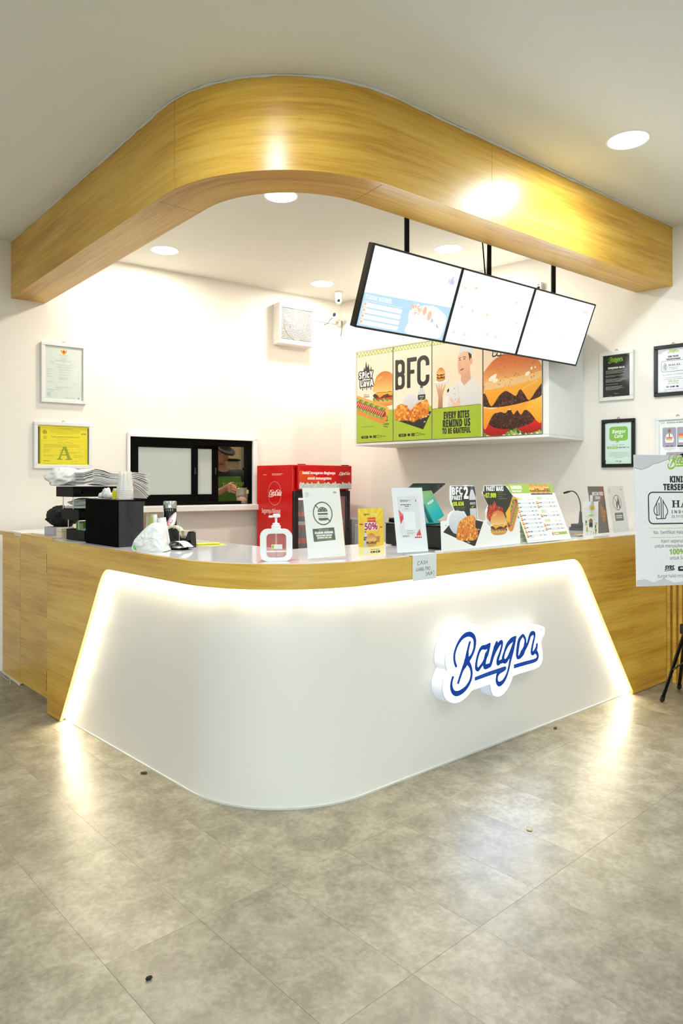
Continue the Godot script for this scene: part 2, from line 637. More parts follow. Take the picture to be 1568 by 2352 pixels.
func food_burger(c: Cv, x: float, y: float, w: float, h: float, double := false):   # x, y the middle; drawn from the bottom up
	var l := x - w / 2
	var t := y - h / 2
	var bun := c.soft([l + w * .06, t + h * .82, l + w * .94, t + h * .82, l + w * .93, t + h * .93, l + w * .72, t + h, l + w * .28, t + h, l + w * .07, t + h * .93])
	c.fill([bun], Color(0.93, 0.72, 0.42), Color(0.80, 0.52, 0.24))
	for i in 15:
		c.ell(l + w * (0.06 + 0.88 * i / 14.0), t + h * (.78 + .03 * sin(i * 2.3)), w * .06, h * .055, [Color(0.45, 0.58, 0.16), Color(0.62, 0.72, 0.25), Color(0.32, 0.45, 0.12)][i % 3])
	c.ell(x - w * .2, t + h * .74, w * .2, h * .06, Color(0.78, 0.14, 0.08))
	c.ell(x + w * .22, t + h * .74, w * .2, h * .06, Color(0.85, 0.2, 0.1))
	var layers := 2 if double else 1
	for j in layers:
		var ty := t + h * (.62 - .17 * (layers - 1 - j) if double else .63)
		var pat := c.soft([l + w * .04, ty, l + w * .3, ty - h * .05, l + w * .7, ty - h * .05, l + w * .96, ty, l + w * .95, ty + h * .09, l + w * .7, ty + h * .12, l + w * .3, ty + h * .12, l + w * .05, ty + h * .09])
		c.fill([pat], Color(0.36, 0.18, 0.10), Color(0.20, 0.09, 0.05))
		c.dots(pat, int(w * 0.7), [Color(0.5, 0.27, 0.16), Color(0.15, 0.06, 0.04), Color(0.42, 0.2, 0.12)], w * .012, w * .03)
		c.p([l + w * .05, ty - h * .03, l + w * .95, ty - h * .03, l + w * .9, ty + h * .03, l + w * .78, ty + h * .09, l + w * .62, ty + h * .02, l + w * .46, ty + h * .05, l + w * .3, ty + h * .12, l + w * .18, ty + h * .02], Color(0.98, 0.72, 0.22), Color(0.93, 0.55, 0.10))
	var by := t + h * (.42 if double else .56)
	var dome := c.soft([l + w * .03, by, l + w * .02, by - h * .14, l + w * .16, t + h * .12, x - w * .12, t, x + w * .12, t, l + w * .84, t + h * .12, l + w * .98, by - h * .14, l + w * .97, by, x, by + h * .03])
	c.fill([dome], Color(0.85, 0.47, 0.17), Color(0.97, 0.80, 0.50))
	c.ell(l + w * .3, t + h * .17, w * .12, h * .035, Color(0.95, 0.70, 0.40), null, -0.4)

func food_hotdog(c: Cv, x0: float, y0: float, x1: float, y1: float, w: float):
	var a := Vector2(x0, y0)
	var b := Vector2(x1, y1)
	var d := (b - a).normalized()
	var s := d.orthogonal()
	c.stroke(PackedVector2Array([a - s * w * .3, b - s * w * .3]), w, Color(0.88, 0.55, 0.22))
	c.stroke(PackedVector2Array([a + s * w * .25, b + s * w * .25]), w * .9, Color(0.93, 0.66, 0.32))
	var n := 16
	for i in n:
		var m := a.lerp(b, (i + .5) / n)
		c.ell(m.x + s.x * w * .34, m.y + s.y * w * .34, w * .2, w * .15, [Color(0.50, 0.62, 0.20), Color(0.68, 0.76, 0.33), Color(0.40, 0.52, 0.14)][i % 3])
		c.ell(m.x - s.x * w * .34, m.y - s.y * w * .34, w * .16, w * .15, [Color(0.62, 0.72, 0.28), Color(0.50, 0.62, 0.20)][i % 2])
	c.stroke(PackedVector2Array([a, b]), w * .5, Color(0.62, 0.13, 0.06))
	c.stroke(PackedVector2Array([a + s * w * .08, b + s * w * .08]), w * .16, Color(0.80, 0.24, 0.10))
	for i in n:
		var m := a.lerp(b, (i + .3) / n)
		c.stroke(PackedVector2Array([m - s * w * .2, m + s * w * .2 + d * w * .1]), w * .05, Color(0.97, 0.85, 0.70))

func food_chicken(c: Cv, poly: PackedVector2Array, w: float):
	c.fill([poly], Color(0.93, 0.60, 0.20), Color(0.84, 0.44, 0.10))
	c.dots(poly, 160, [Color(0.96, 0.70, 0.30), Color(0.76, 0.38, 0.08), Color(0.90, 0.55, 0.17), Color(0.97, 0.76, 0.40)], w * .01, w * .05)
	c.dots(poly, 60, [Color(0.58, 0.26, 0.06), Color(0.66, 0.31, 0.08)], w * .006, w * .014)

func food_fries(c: Cv, x: float, y: float, w: float, h: float, col: Color, box: Color):
	for i in 16:
		var px := x - w / 2 + w * i / 15.0
		c.stroke(PackedVector2Array([Vector2(px * .5 + x * .5, y + h * .3), Vector2(px, y - h * c.rnd.randf_range(.3, .5))]), w * .07, col.lerp(Color(0.99, 0.88, 0.5), c.rnd.randf() * .5))
	c.p([x - w * .42, y, x + w * .42, y, x + w * .3, y + h * .5, x - w * .3, y + h * .5], box)

func food_bottle(c: Cv, x: float, y: float, w: float, h: float):    # x the middle, y the top
	c.p([x - w * .2, y, x + w * .2, y, x + w * .2, y + h * .08, x - w * .2, y + h * .08], Color(0.35, 0.35, 0.38))
	c.fill([c.pts([x - w * .18, y + h * .08, x + w * .18, y + h * .08, x + w * .5, y + h * .25, x + w * .5, y + h, x - w * .5, y + h, x - w * .5, y + h * .25])], Color(0.86, 0.86, 0.88), Color(0.76, 0.77, 0.81))
	c.rect(x - w * .5, y + h * .33, w, h * .2, INK)
	c.text("BANGOR", x, y + h * .44, h * .06, Color.WHITE, {"al": .5, "wx": .62})
	c.p([x - w * .3, y + h * .49, x + w * .35, y + h * .46, x - w * .1, y + h * .52], LIME)

func food_rice(c: Cv, poly: PackedVector2Array):
	c.fill([poly], Color(0.90, 0.90, 0.91), Color(0.78, 0.78, 0.81))
	c.dots(poly, 220, [Color(0.95, 0.95, 0.96), Color(0.80, 0.80, 0.83), Color(0.87, 0.87, 0.89)], 0.8, 2.2)

func heavy(c: Cv, s: String, x: float, y: float, size: float, col: Color, wx := 0.62, al := 0.0, sh := 0.0, rot := 0.0):
	c.text(s, x, y, size, col, {"wx": wx, "fat": size * .09, "gap": size * .04, "al": al, "sh": sh, "rot": rot})

func outlined(c: Cv, s: String, x: float, y: float, size: float, col: Color, edge: Color, wide: float, wx := 0.62, sh := 0.0, al := 0.0):
	c.text(s, x, y, size, edge, {"wx": wx, "fat": wide * 2 + size * .07, "gap": size * .05, "sh": sh, "al": al})
	c.text(s, x, y, size, col, {"wx": wx, "fat": size * .07, "gap": size * .05, "sh": sh, "al": al})

func print_marks(c: Cv, x: float, y: float, u: float):    # the row of small marks along the foot of the door posters
	c.rr(x, y, u * 5, u * 1.5, u * .6, INK)
	c.text("KEEP", x + u * 1.1, y + u * 1.2, u * .9, LIME, {"wx": .9})
	c.ell(x + u * 6.6, y + u * .7, u * .9, u * .7, INK)
	c.rect(x + u * 8.2, y, u * 2.2, u * .65, INK)
	c.rect(x + u * 8.2, y + u * .8, u * 2.2, u * .6, INK)
	c.line([x + u * 11.2, y, x + u * 12.6, y, x + u * 12.6, y + u * 1.4, x + u * 11.2, y + u * 1.4], u * .18, INK, true)
	c.line([x + u * 13.8, y + u * 1.3, x + u * 13.4, y + u * .6, x + u * 13.8, y, x + u * 14.2, y + u * .6], u * .18, INK, true)
	c.text("HALAL", x + u * 14.6, y + u * 1.1, u * .55, INK)

func print_checks(c: Cv, y: float, u: float):
	c.rect(0, y, c.w, u * 2, CREAM)
	for i in int(c.w / u) + 1:
		c.rect(i * u, y + (i % 2) * u, u, u, Color(0.73, 0.80, 0.30))
	c.rect(0, y - 1, c.w, 1, Color(0.45, 0.42, 0.34))
	c.rect(0, y + u * 2, c.w, 1, Color(0.45, 0.42, 0.34))

# door 1: Spicy Lava
func print_spicy() -> Texture2D:
	var c := Cv.new(220, 480, CREAM)
	print_checks(c, 2, 10)
	c.p([0, 325, 14, 317, 220, 317, 220, 480, 0, 480], LIME)
	c.p([40, 115, 46, 80, 52, 96, 58, 50, 66, 86, 74, 66, 82, 110, 90, 78, 96, 118], INK)
	outlined(c, "SPicY", 14, 140, 34, Color.WHITE, INK, 5, .66)
	outlined(c, "LavA", 20, 184, 34, Color.WHITE, INK, 5, .72)
	for i in 6:
		c.line([24 + i * 13, 186, 24 + i * 13, 194 + (i * 7) % 14], 5, INK)
	food_burger(c, 172, 208, 142, 178)
	c.text("Milk Lava", 44, 232, 7, INK, {"f": "r", "wx": .8})
	c.text("Cheese", 44, 243, 9, INK, {"wx": .8})
	food_hotdog(c, -12, 268, 166, 338, 62)
	c.line([178, 345, 190, 356, 186, 376], 2, INK)
	c.line([181, 370, 186, 377, 191, 370], 2, INK)
	c.text("Lava", 166, 396, 13, INK, {"wx": .8})
	c.text("Sausage", 166, 406, 6, INK, {"wx": .8})
	c.ell(70, 398, 46, 3, Color(0.55, 0.64, 0.16))
	print_marks(c, 28, 446, 9)
	return c.tex()

# door 2: BFC
func print_bfc() -> Texture2D:
	var c := Cv.new(240, 480, CREAM)
	print_checks(c, 2, 10)
	c.rect(0, 317, 240, 163, LIME)
	# three tall hand-cut letters
	c.fill([c.rr_pts(12, 70, 62, 150, 26)], INK)
	c.rect(12, 76, 22, 138, INK)
	c.fill([c.rr_pts(12, 68, 20, 154, 5)], INK)
	c.fill([c.rr_pts(30, 90, 24, 44, 12)], CREAM)
	c.fill([c.rr_pts(30, 154, 24, 46, 12)], CREAM)
	c.p([70, 140, 78, 146, 70, 152], CREAM)
	c.fill([c.rr_pts(88, 66, 22, 152, 5)], INK)
	c.fill([c.rr_pts(88, 66, 62, 22, 5)], INK)
	c.fill([c.rr_pts(88, 128, 48, 20, 6)], INK)
	c.fill([c.rr_pts(152, 64, 76, 152, 36)], INK)
	c.fill([c.rr_pts(174, 86, 32, 108, 15)], CREAM)
	c.rect(200, 116, 30, 46, CREAM)
	food_bottle(c, 180, 214, 46, 130)
	food_rice(c, c.ell_pts(112, 300, 52, 52))
	c.p([8, 372, 150, 330, 240, 345, 190, 430], Color(0.16, 0.15, 0.13))
	for i in 12:
		c.rect(150 + (i * 23) % 70, 356 + (i * 17) % 50, 9, 3, Color(0.85, 0.85, 0.82))
	food_chicken(c, c.soft([6, 350, 20, 310, 50, 294, 84, 306, 112, 330, 140, 304, 176, 292, 214, 284, 222, 310, 224, 350, 200, 372, 160, 376, 130, 392, 96, 380, 60, 380, 24, 376]), 220)
	print_marks(c, 34, 446, 10)
	return c.tex()

# door 3: a cook holding a plate
func print_cook() -> Texture2D:
	var c := Cv.new(330, 480, Color(0.97, 0.90, 0.80))
	print_checks(c, 2, 10)
	var coat := Color(0.93, 0.92, 0.91)
	c.p([70, 345, 80, 290, 120, 240, 170, 216, 205, 204, 262, 200, 300, 220, 318, 260, 325, 345], coat, Color(0.86, 0.86, 0.87))
	c.p([62, 345, 90, 270, 112, 280, 100, 345], coat)
	c.line([170, 222, 186, 300, 190, 345], 1.5, Color(0.76, 0.76, 0.77))
	for i in 4:
		c.ell(150 + i * 3, 244 + i * 26, 2.5, 2.5, Color(0.5, 0.48, 0.45))
	c.p([200, 150, 250, 150, 258, 206, 214, 236, 192, 208], Color(0.86, 0.68, 0.55))
	c.fill([c.soft([176, 92, 172, 140, 178, 170, 200, 186, 226, 178, 252, 150, 258, 110, 250, 82, 214, 74])], Color(0.94, 0.77, 0.65), Color(0.88, 0.69, 0.56))
	c.ell(260, 124, 8, 15, Color(0.90, 0.70, 0.58))
	c.p([240, 80, 262, 92, 262, 112, 254, 108, 250, 124, 246, 104], Color(0.22, 0.17, 0.14))
	c.line([180, 104, 192, 101], 3, Color(0.22, 0.17, 0.14))
	c.line([206, 99, 224, 101], 3, Color(0.22, 0.17, 0.14))
	c.ell(187, 112, 5, 2.4, Color(0.25, 0.18, 0.15))
	c.ell(215, 110, 6, 2.4, Color(0.25, 0.18, 0.15))
	c.line([192, 112, 184, 138, 196, 141], 2, Color(0.78, 0.58, 0.47))
	c.p([184, 160, 206, 152, 214, 156, 196, 164], Color(0.72, 0.36, 0.32))
	c.p([182, 80, 190, 10, 276, 10, 268, 92, 224, 70], Color(0.90, 0.93, 0.95), Color(0.84, 0.88, 0.91))
	c.line([226, 12, 224, 70], 1, Color(0.78, 0.82, 0.86))
	c.p([100, 250, 112, 240, 116, 252, 104, 262], INK)
	# the raised hand with the plate
	c.p([38, 345, 42, 280, 30, 236, 24, 214, 30, 212, 42, 240, 44, 212, 51, 212, 53, 240, 66, 214, 72, 217, 64, 246, 88, 218, 92, 223, 72, 268, 70, 345], Color(0.90, 0.72, 0.60), Color(0.66, 0.46, 0.36))
	c.p([120, 292, 128, 286, 160, 318, 176, 288, 184, 292, 190, 345, 150, 345], Color(0.93, 0.76, 0.66))
	c.ell(58, 208, 54, 9, Color(0.86, 0.86, 0.88))
	c.ell(58, 204, 48, 6, Color(0.95, 0.95, 0.95))
	food_burger(c, 58, 170, 58, 66, true)
	c.fill([c.pts([0, 334, 315, 330, 324, 338, 324, 480, 0, 480])], LIME)
	c.line([0, 333, 318, 329, 324, 338], 1.5, INK)
	heavy(c, "EVERY BITES", 162, 386, 32, INK, .60, .5)
	heavy(c, "REMIND US", 162, 426, 34, INK, .66, .5)
	heavy(c, "TO BE GRATEFUL", 162, 458, 26, INK, .60, .5)
	return c.tex()

# door 4: the big burger
func print_big_burger() -> Texture2D:
	var c := Cv.new(360, 480, Color(0.96, 0.88, 0.79))
	outlined(c, "SLOW", 64, 62, 42, CREAM, INK, 6, .64, .18)
	outlined(c, "DEEPER.", 60, 112, 42, CREAM, INK, 6, .64, .18)
	for i in 40:
		c.ell(i * 9.3, 462 + 9 * sin(i * 1.7), 14, 12, [Color(0.22, 0.33, 0.10), Color(0.42, 0.52, 0.20), Color(0.60, 0.68, 0.36)][i % 3])
	c.ell(80, 448, 84, 34, Color(0.86, 0.10, 0.05), Color(0.62, 0.05, 0.03))
	c.ell(290, 440, 78, 34, Color(0.84, 0.12, 0.06), Color(0.62, 0.05, 0.03))
	var p2 := c.soft([30, 408, 70, 380, 120, 372, 180, 366, 250, 362, 320, 392, 300, 430, 220, 448, 160, 452, 90, 446, 44, 430])
	c.fill([p2], Color(0.36, 0.19, 0.14), Color(0.17, 0.07, 0.05))
	c.dots(p2, 420, [Color(0.44, 0.24, 0.18), Color(0.14, 0.06, 0.05), Color(0.30, 0.14, 0.10), Color(0.22, 0.10, 0.08)], 2, 7)
	c.fill([c.soft([0, 352, 60, 356, 180, 340, 300, 330, 360, 320, 360, 420, 340, 430, 290, 384, 260, 372, 236, 392, 214, 372, 190, 388, 168, 360, 140, 380, 104, 372, 60, 386, 16, 446, 0, 430])], Color(0.99, 0.72, 0.28), Color(0.95, 0.58, 0.10))
	var p1 := c.soft([0, 284, 60, 290, 120, 274, 200, 286, 280, 268, 360, 262, 360, 312, 300, 330, 200, 344, 100, 350, 20, 346, 0, 330])
	c.fill([p1], Color(0.34, 0.18, 0.13), Color(0.18, 0.08, 0.06))
	c.dots(p1, 420, [Color(0.44, 0.25, 0.19), Color(0.14, 0.06, 0.05), Color(0.30, 0.15, 0.11)], 2, 7)
	c.fill([c.soft([0, 262, 110, 256, 250, 246, 360, 230, 360, 258, 330, 288, 286, 330, 256, 300, 230, 278, 206, 306, 170, 290, 140, 280, 100, 300, 52, 344, 22, 300, 0, 270])], Color(0.99, 0.74, 0.30), Color(0.96, 0.62, 0.12))
	var dome := c.soft([0, 262, -6, 200, 30, 160, 80, 128, 150, 112, 220, 112, 290, 124, 340, 158, 366, 200, 362, 236, 250, 250, 110, 262])
	c.fill([dome], Color(0.80, 0.36, 0.13), Color(0.98, 0.80, 0.52))
	c.fill([c.soft([4, 240, 60, 226, 180, 222, 300, 214, 360, 206, 362, 236, 250, 250, 110, 262, 10, 262])], Color(0.97, 0.79, 0.48), Color(0.93, 0.80, 0.62))
	c.dots(dome, 180, [Color(0.83, 0.40, 0.15), Color(0.90, 0.52, 0.20)], 2, 5)
	for b in [[58, 216, 26, 12], [78, 228, 16, 8], [70, 206, 18, 7], [300, 190, 6, 7], [322, 188, 5, 4], [276, 212, 16, 8]]:
		c.ell(b[0], b[1], b[2], b[3], Color(0.99, 0.95, 0.88), null, -0.3)
	for i in 8:
		c.line([330 - i * 12, 250 + i * 4, 336 - i * 12, 246 + i * 4], 2, Color(1, 0.96, 0.85))
	return c.tex()

func print_menu() -> Texture2D:
	var c := Cv.new(460, 370, Color(0.97, 0.97, 0.96))
	c.rect(0, 0, 460, 62, Color(0.64, 0.75, 0.30))
	outlined(c, "BANGOR", 20, 34, 22, Color.WHITE, Color(0.64, 0.75, 0.30), 0, .8)
	c.text("MENU MAKANAN", 20, 52, 9, Color.WHITE, {"wx": .9, "fat": 1.2})
	for i in 4:
		food_burger(c, 232 + i * 52, 34, 60, 60, i % 2 == 1)
	c.rect(200, 64, 232, 9, Color(0.32, 0.32, 0.32))
	for side in [[24, ["BURGER"], [9]], [236, ["BURGER", "BURGER", "SAUSAGE"], [2, 1, 2]]]:
		var y := 88.0
		for b in side[1].size():
			c.text(side[1][b], side[0] + 8, y + 18, 20, Color(0.66, 0.74, 0.34), {"wx": .5})
			c.rect(side[0] + 116, y + 12, 24, 5, Color(0.76, 0.80, 0.55))
			c.rect(side[0] + 160, y + 12, 20, 5, Color(0.76, 0.80, 0.55))
			y += 26
			for r in side[2][b]:
				c.rr(side[0], y + 4, 200, 15, 3, Color(0.87, 0.87, 0.87))
				food_burger(c, side[0] - 2, y + 11, 22, 20)
				c.greek(side[0] + 14, y + 9, 60 - (r * 13) % 30, 1, 5, 5, Color(0.35, 0.35, 0.34))
				c.greek(side[0] + 124, y + 9, 20, 1, 5, 5, Color(0.45, 0.45, 0.44))
				c.greek(side[0] + 164, y + 9, 20, 1, 5, 5, Color(0.45, 0.45, 0.44))
				y += 25.5
			y += 8
	c.rr(290, 318, 150, 18, 3, Color(0.62, 0.73, 0.28))
	c.ell(284, 327, 17, 17, Color(0.93, 0.85, 0.75))
	c.ell(284, 327, 6, 9, Color(0.80, 0.40, 0.26))
	c.greek(310, 324, 50, 1, 5, 6, Color.WHITE)
	c.line([30, 346, 24, 338, 30, 328, 36, 338], 2, Color(0.45, 0.45, 0.44), true)
	c.text("HALAL", 42, 344, 9, Color(0.45, 0.45, 0.44), {"f": "r"})
	c.greek(24, 356, 220, 1, 5, 3, Color(0.7, 0.7, 0.69))
	return c.tex()

func print_noburger() -> Texture2D:
	var c := Cv.new(220, 340, Color(0.94, 0.935, 0.91))
	var g := Color(0.37, 0.37, 0.32)
	c.greek(12, 22, 26, 5, 5, 2.4, Color(0.68, 0.68, 0.65))
	c.text("5YRS", 178, 28, 9, Color(0.6, 0.6, 0.57), {"wx": .7, "fat": 1, "sh": .2})
	c.fill([c.ell_pts(106, 126, 58, 58), c.ell_pts(106, 126, 52, 52)], g)
	c.line([66, 84, 80, 99], 6, g)
	c.line([132, 152, 146, 167], 6, g)
	c.fill([c.pts([76, 118, 80, 106, 92, 97, 106, 94, 120, 97, 132, 106, 136, 118])], g)
	for q in [[88, 110], [98, 102], [106, 110], [114, 102], [124, 110]]:
		c.ell(q[0], q[1], 2, 2, Color(0.94, 0.935, 0.91))
	c.rr(76, 124, 60, 9, 4.5, g)
	c.line([78, 138, 86, 144, 94, 138, 102, 144, 110, 138, 118, 144, 126, 138, 134, 144], 1.5, g)
	c.fill([c.pts([77, 148, 135, 148, 131, 158, 124, 161, 88, 161, 81, 158])], g)
	c.p([38, 200, 166, 196, 168, 258, 40, 262], g)
	c.text("Mohon maaf", 102, 210, 7, Color(0.92, 0.92, 0.88), {"f": "t", "al": .5, "sh": .2})
	heavy(c, "DILARANG MEMBAWA", 103, 225, 11, Color.WHITE, .62, .5)
	heavy(c, "MENGONSUMSI MAKANAN", 103, 237, 8, Color.WHITE, .6, .5)
	heavy(c, "MINUMAN DARI LUAR", 103, 248, 8, Color.WHITE, .66, .5)
	c.text("SORRY, NO OUTSIDE FOOD OR DRINK", 103, 256, 5, Color(0.62, 0.76, 0.30), {"wx": .72, "al": .5})
	return c.tex()

func print_nopets() -> Texture2D:
	var c := Cv.new(215, 335, Color(0.93, 0.925, 0.90))
	var g := Color(0.37, 0.37, 0.33)
	c.greek(14, 24, 26, 5, 6, 3, Color(0.7, 0.7, 0.67))
	c.text("5YRS", 172, 32, 9, Color(0.6, 0.6, 0.57), {"wx": .7, "fat": 1, "sh": .2})
	c.fill([c.ell_pts(104, 122, 56, 56), c.ell_pts(104, 122, 51, 51)], g)
	c.line([66, 86, 104, 122], 5, g)
	c.fill([c.soft([118, 80, 126, 88, 134, 108, 134, 128, 142, 158, 150, 162, 128, 164, 118, 140, 108, 142, 100, 164, 90, 164, 88, 128, 96, 116, 108, 112])], g)
	c.line([104, 126, 112, 158], 3, Color(0.93, 0.925, 0.90))
	c.line([128, 128, 132, 158], 2, Color(0.93, 0.925, 0.90))
	c.rr(52, 196, 110, 58, 5, g)
	c.text("Mohon maaf", 107, 207, 6, Color(0.92, 0.92, 0.88), {"f": "t", "al": .5})
	heavy(c, "DILARANG MEMBAWA", 107, 222, 9, Color.WHITE, .6, .5)
	heavy(c, "HEWAN PELIHARAAN", 107, 236, 9, Color.WHITE, .6, .5)
	c.text("SORRY, NO PETS ALLOWED", 107, 247, 5, Color(0.62, 0.76, 0.30), {"wx": .8, "al": .5})
	return c.tex()

func print_yellow() -> Texture2D:
	var c := Cv.new(160, 234, Color(0.97, 0.80, 0.05))
	for i in 5:
		c.p([80, 90, -20 + i * 50, 0, 4 + i * 50, 0], Color(0.99, 0.87, 0.25))
	c.text("qpon", 36, 33, 9, Color(0.2, 0.18, 0.1), {"wx": 1.1})
	c.script(86, 40, 42, Color(0.93, 0.95, 0.70), 1.5)
	c.rr(58, 46, 52, 22, 4, Color(0.86, 0.10, 0.12))
	c.text("Diskon", 84, 61, 11, Color(0.99, 0.87, 0.1), {"al": .5})
	c.text("50%", 80, 106, 33, Color.WHITE, {"al": .5, "wx": .92, "fat": 8})
	c.text("50%", 80, 106, 33, Color(0.74, 0.10, 0.36), {"al": .5, "wx": .92, "fat": 2})
	c.text("Hingga", 98, 72, 5, Color(0.74, 0.10, 0.36), {})
	c.rr(8, 74, 22, 7, 2, Color(0.80, 0.16, 0.30))
	c.rr(136, 92, 16, 6, 2, Color(0.80, 0.16, 0.30))
	food_bottle(c, 44, 112, 22, 86)
	food_fries(c, 120, 140, 36, 60, Color(0.95, 0.72, 0.25), Color(0.74, 0.50, 0.28))
	food_burger(c, 80, 156, 66, 64)
	c.p([0, 184, 40, 190, 80, 191, 120, 189, 160, 184, 160, 234, 0, 234], Color(0.99, 0.91, 0.60))
	c.line([0, 184, 40, 190, 80, 191, 120, 189, 160, 184], 1.5, Color(0.95, 0.62, 0.05))
	c.rr(30, 196, 34, 34, 2, Color(0.96, 0.92, 0.80))
	c.text("Download Sekarang", 74, 207, 5, Color(0.2, 0.18, 0.12), {"f": "r", "wx": .9})
	c.rr(74, 212, 28, 9, 2, Color(0.1, 0.1, 0.1))
	c.rr(106, 212, 28, 9, 2, Color(0.1, 0.1, 0.1))
	c.greek(80, 215, 18, 1, 3, 3, Color.WHITE)
	c.greek(112, 215, 18, 1, 3, 3, Color.WHITE)
	return c.tex()

func print_payment() -> Texture2D:
	var c := Cv.new(190, 332, Color(0.93, 0.935, 0.94))
	c.rect(28, 42, 130, 216, Color(0.885, 0.895, 0.885))
	var d := Color(0.35, 0.35, 0.36)
	c.text("QRIS", 44, 72, 9, Color(0.2, 0.2, 0.22), {"wx": 1.1})
	c.greek(76, 64, 42, 2, 5, 2.4, d)
	c.p([136, 56, 142, 62, 146, 72, 138, 74, 140, 64], Color(0.86, 0.22, 0.24))
	c.greek(46, 86, 100, 1, 5, 4, Color(0.28, 0.28, 0.3))
	c.greek(72, 95, 50, 1, 5, 4, Color(0.28, 0.28, 0.3))
	c.greek(66, 107, 60, 1, 5, 3, Color(0.6, 0.6, 0.6))
	c.p([30, 112, 56, 140, 56, 160, 36, 188], Color(0.87, 0.25, 0.28))
	c.p([30, 112, 56, 140, 34, 150], Color(0.93, 0.42, 0.44))
	c.rect(60, 124, 68, 92, Color(0.95, 0.95, 0.945))
	c.p([150, 216, 158, 262, 112, 262], Color(0.87, 0.25, 0.28))
	for i in 3:
		c.ell(126 + i * 12, 252, 4, 5, Color(0.97, 0.97, 0.97))
	c.greek(72, 222, 60, 1, 5, 3, Color(0.6, 0.6, 0.6))
	c.greek(70, 232, 62, 2, 5, 2.4, Color(0.65, 0.65, 0.65))
	c.greek(42, 246, 48, 2, 5, 3, Color(0.5, 0.5, 0.5))
	return c.tex()

func print_cards() -> Texture2D:      # 1 unit = 1 mm of the cut-out card, 740 by 340
	var c := Cv.new(740, 340, Color(0.955, 0.95, 0.935))
	var Y := 340.0
	# first offer
	c.p([104, Y - 326, 310, Y - 326, 310, Y - 150, 236, Y - 152, 200, Y - 196, 122, Y - 200, 100, Y - 240], INK)
	heavy(c, "BFC", 102, Y - 283, 38, Color.WHITE, .95)
	heavy(c, "PAKET", 102, Y - 256, 22, Color.WHITE, .92)
	heavy(c, "2", 204, Y - 262, 60, Color.WHITE, .9)
	c.text("Rp", 100, Y - 232, 12, Color(0.86, 0.92, 0.15), {"wx": .6, "fat": 1})
	heavy(c, "38.636", 112, Y - 226, 20, Color(0.86, 0.92, 0.15), 1.0)
	c.text("+ Pilih Ayam : Paha/Dada", 128, Y - 214, 6, Color(0.75, 0.80, 0.25), {"f": "r", "wx": .9})
	c.text("Nasi Putih, Air Mineral", 134, Y - 205, 6, Color(0.75, 0.80, 0.25), {"f": "r", "wx": .9})
	food_bottle(c, 279, Y - 326, 56, 220)
	c.p([15, Y - 96, 68, Y - 130, 300, Y - 146, 364, Y - 135, 278, Y - 12, 262, Y - 12], Color(0.13, 0.12, 0.11))
	for i in 14:
		c.rr(24 + (i * 47) % 320, Y - 24 - (i * 31) % 110, 14, 5, 2, Color(0.72, 0.72, 0.68))
	c.p([0, Y - 92, 15, Y - 96, 262, Y - 8, 280, Y, 0, Y], Color(0.955, 0.95, 0.935))
	c.p([368, Y - 135, 280, Y - 8, 300, Y, 420, Y, 420, Y - 135], Color(0.955, 0.95, 0.935))
	food_rice(c, c.soft([66, Y - 135, 82, Y - 180, 120, Y - 200, 166, Y - 198, 212, Y - 178, 200, Y - 120, 170, Y - 90, 118, Y - 82, 84, Y - 100]))
	food_chicken(c, c.soft([121, Y - 59, 130, Y - 100, 150, Y - 138, 190, Y - 158, 240, Y - 172, 276, Y - 173, 294, Y - 153, 292, Y - 111, 310, Y - 91, 303, Y - 57, 275, Y - 41, 206, Y - 43, 151, Y - 48]), 190)
	# second offer
	c.p([388, Y - 327, 597, Y - 329, 690, Y - 250, 660, Y - 120, 470, Y - 140, 402, Y - 215, 376, Y - 296], INK)
	heavy(c, "PAKET MARI", 408, Y - 300, 25, Color.WHITE, .78)
	c.text("Rp", 388, Y - 270, 12, Color(0.86, 0.92, 0.15), {"wx": .6, "fat": 1})
	heavy(c, "57.909", 402, Y - 264, 24, Color(0.86, 0.92, 0.15), .92)
	for i in 4:
		c.text(["+ 1 Jumpa Darma", "+ Burger Cheezy Sausage", "+ 2 Cippie Fries", "(Original/Medium/Cheezy)"][i], 514, Y - 290 + i * 12, 6, Color(0.75, 0.80, 0.25), {"f": "r", "wx": .85})
	c.p([394, Y - 175, 430, Y - 120, 430, Y - 104, 400, Y - 122], Color(0.80, 0.80, 0.86))
	var fr := c.soft([400, Y - 165, 424, Y - 215, 458, Y - 222, 480, Y - 245, 505, Y - 215, 550, Y - 205, 560, Y - 150, 470, Y - 120, 430, Y - 130])
	c.fill([fr], Color(0.70, 0.20, 0.08))
	c.dots(fr, 200, [Color(0.86, 0.42, 0.20), Color(0.58, 0.12, 0.05), Color(0.80, 0.30, 0.12)], 3, 8)
	food_hotdog(c, 610, Y - 110, 690, Y - 236, 60)
	c.p([580, Y - 175, 640, Y - 225, 620, Y - 120, 596, Y - 130], Color(0.97, 0.72, 0.15))
	food_burger(c, 508, Y - 124, 160, 132)
	return c.tex()

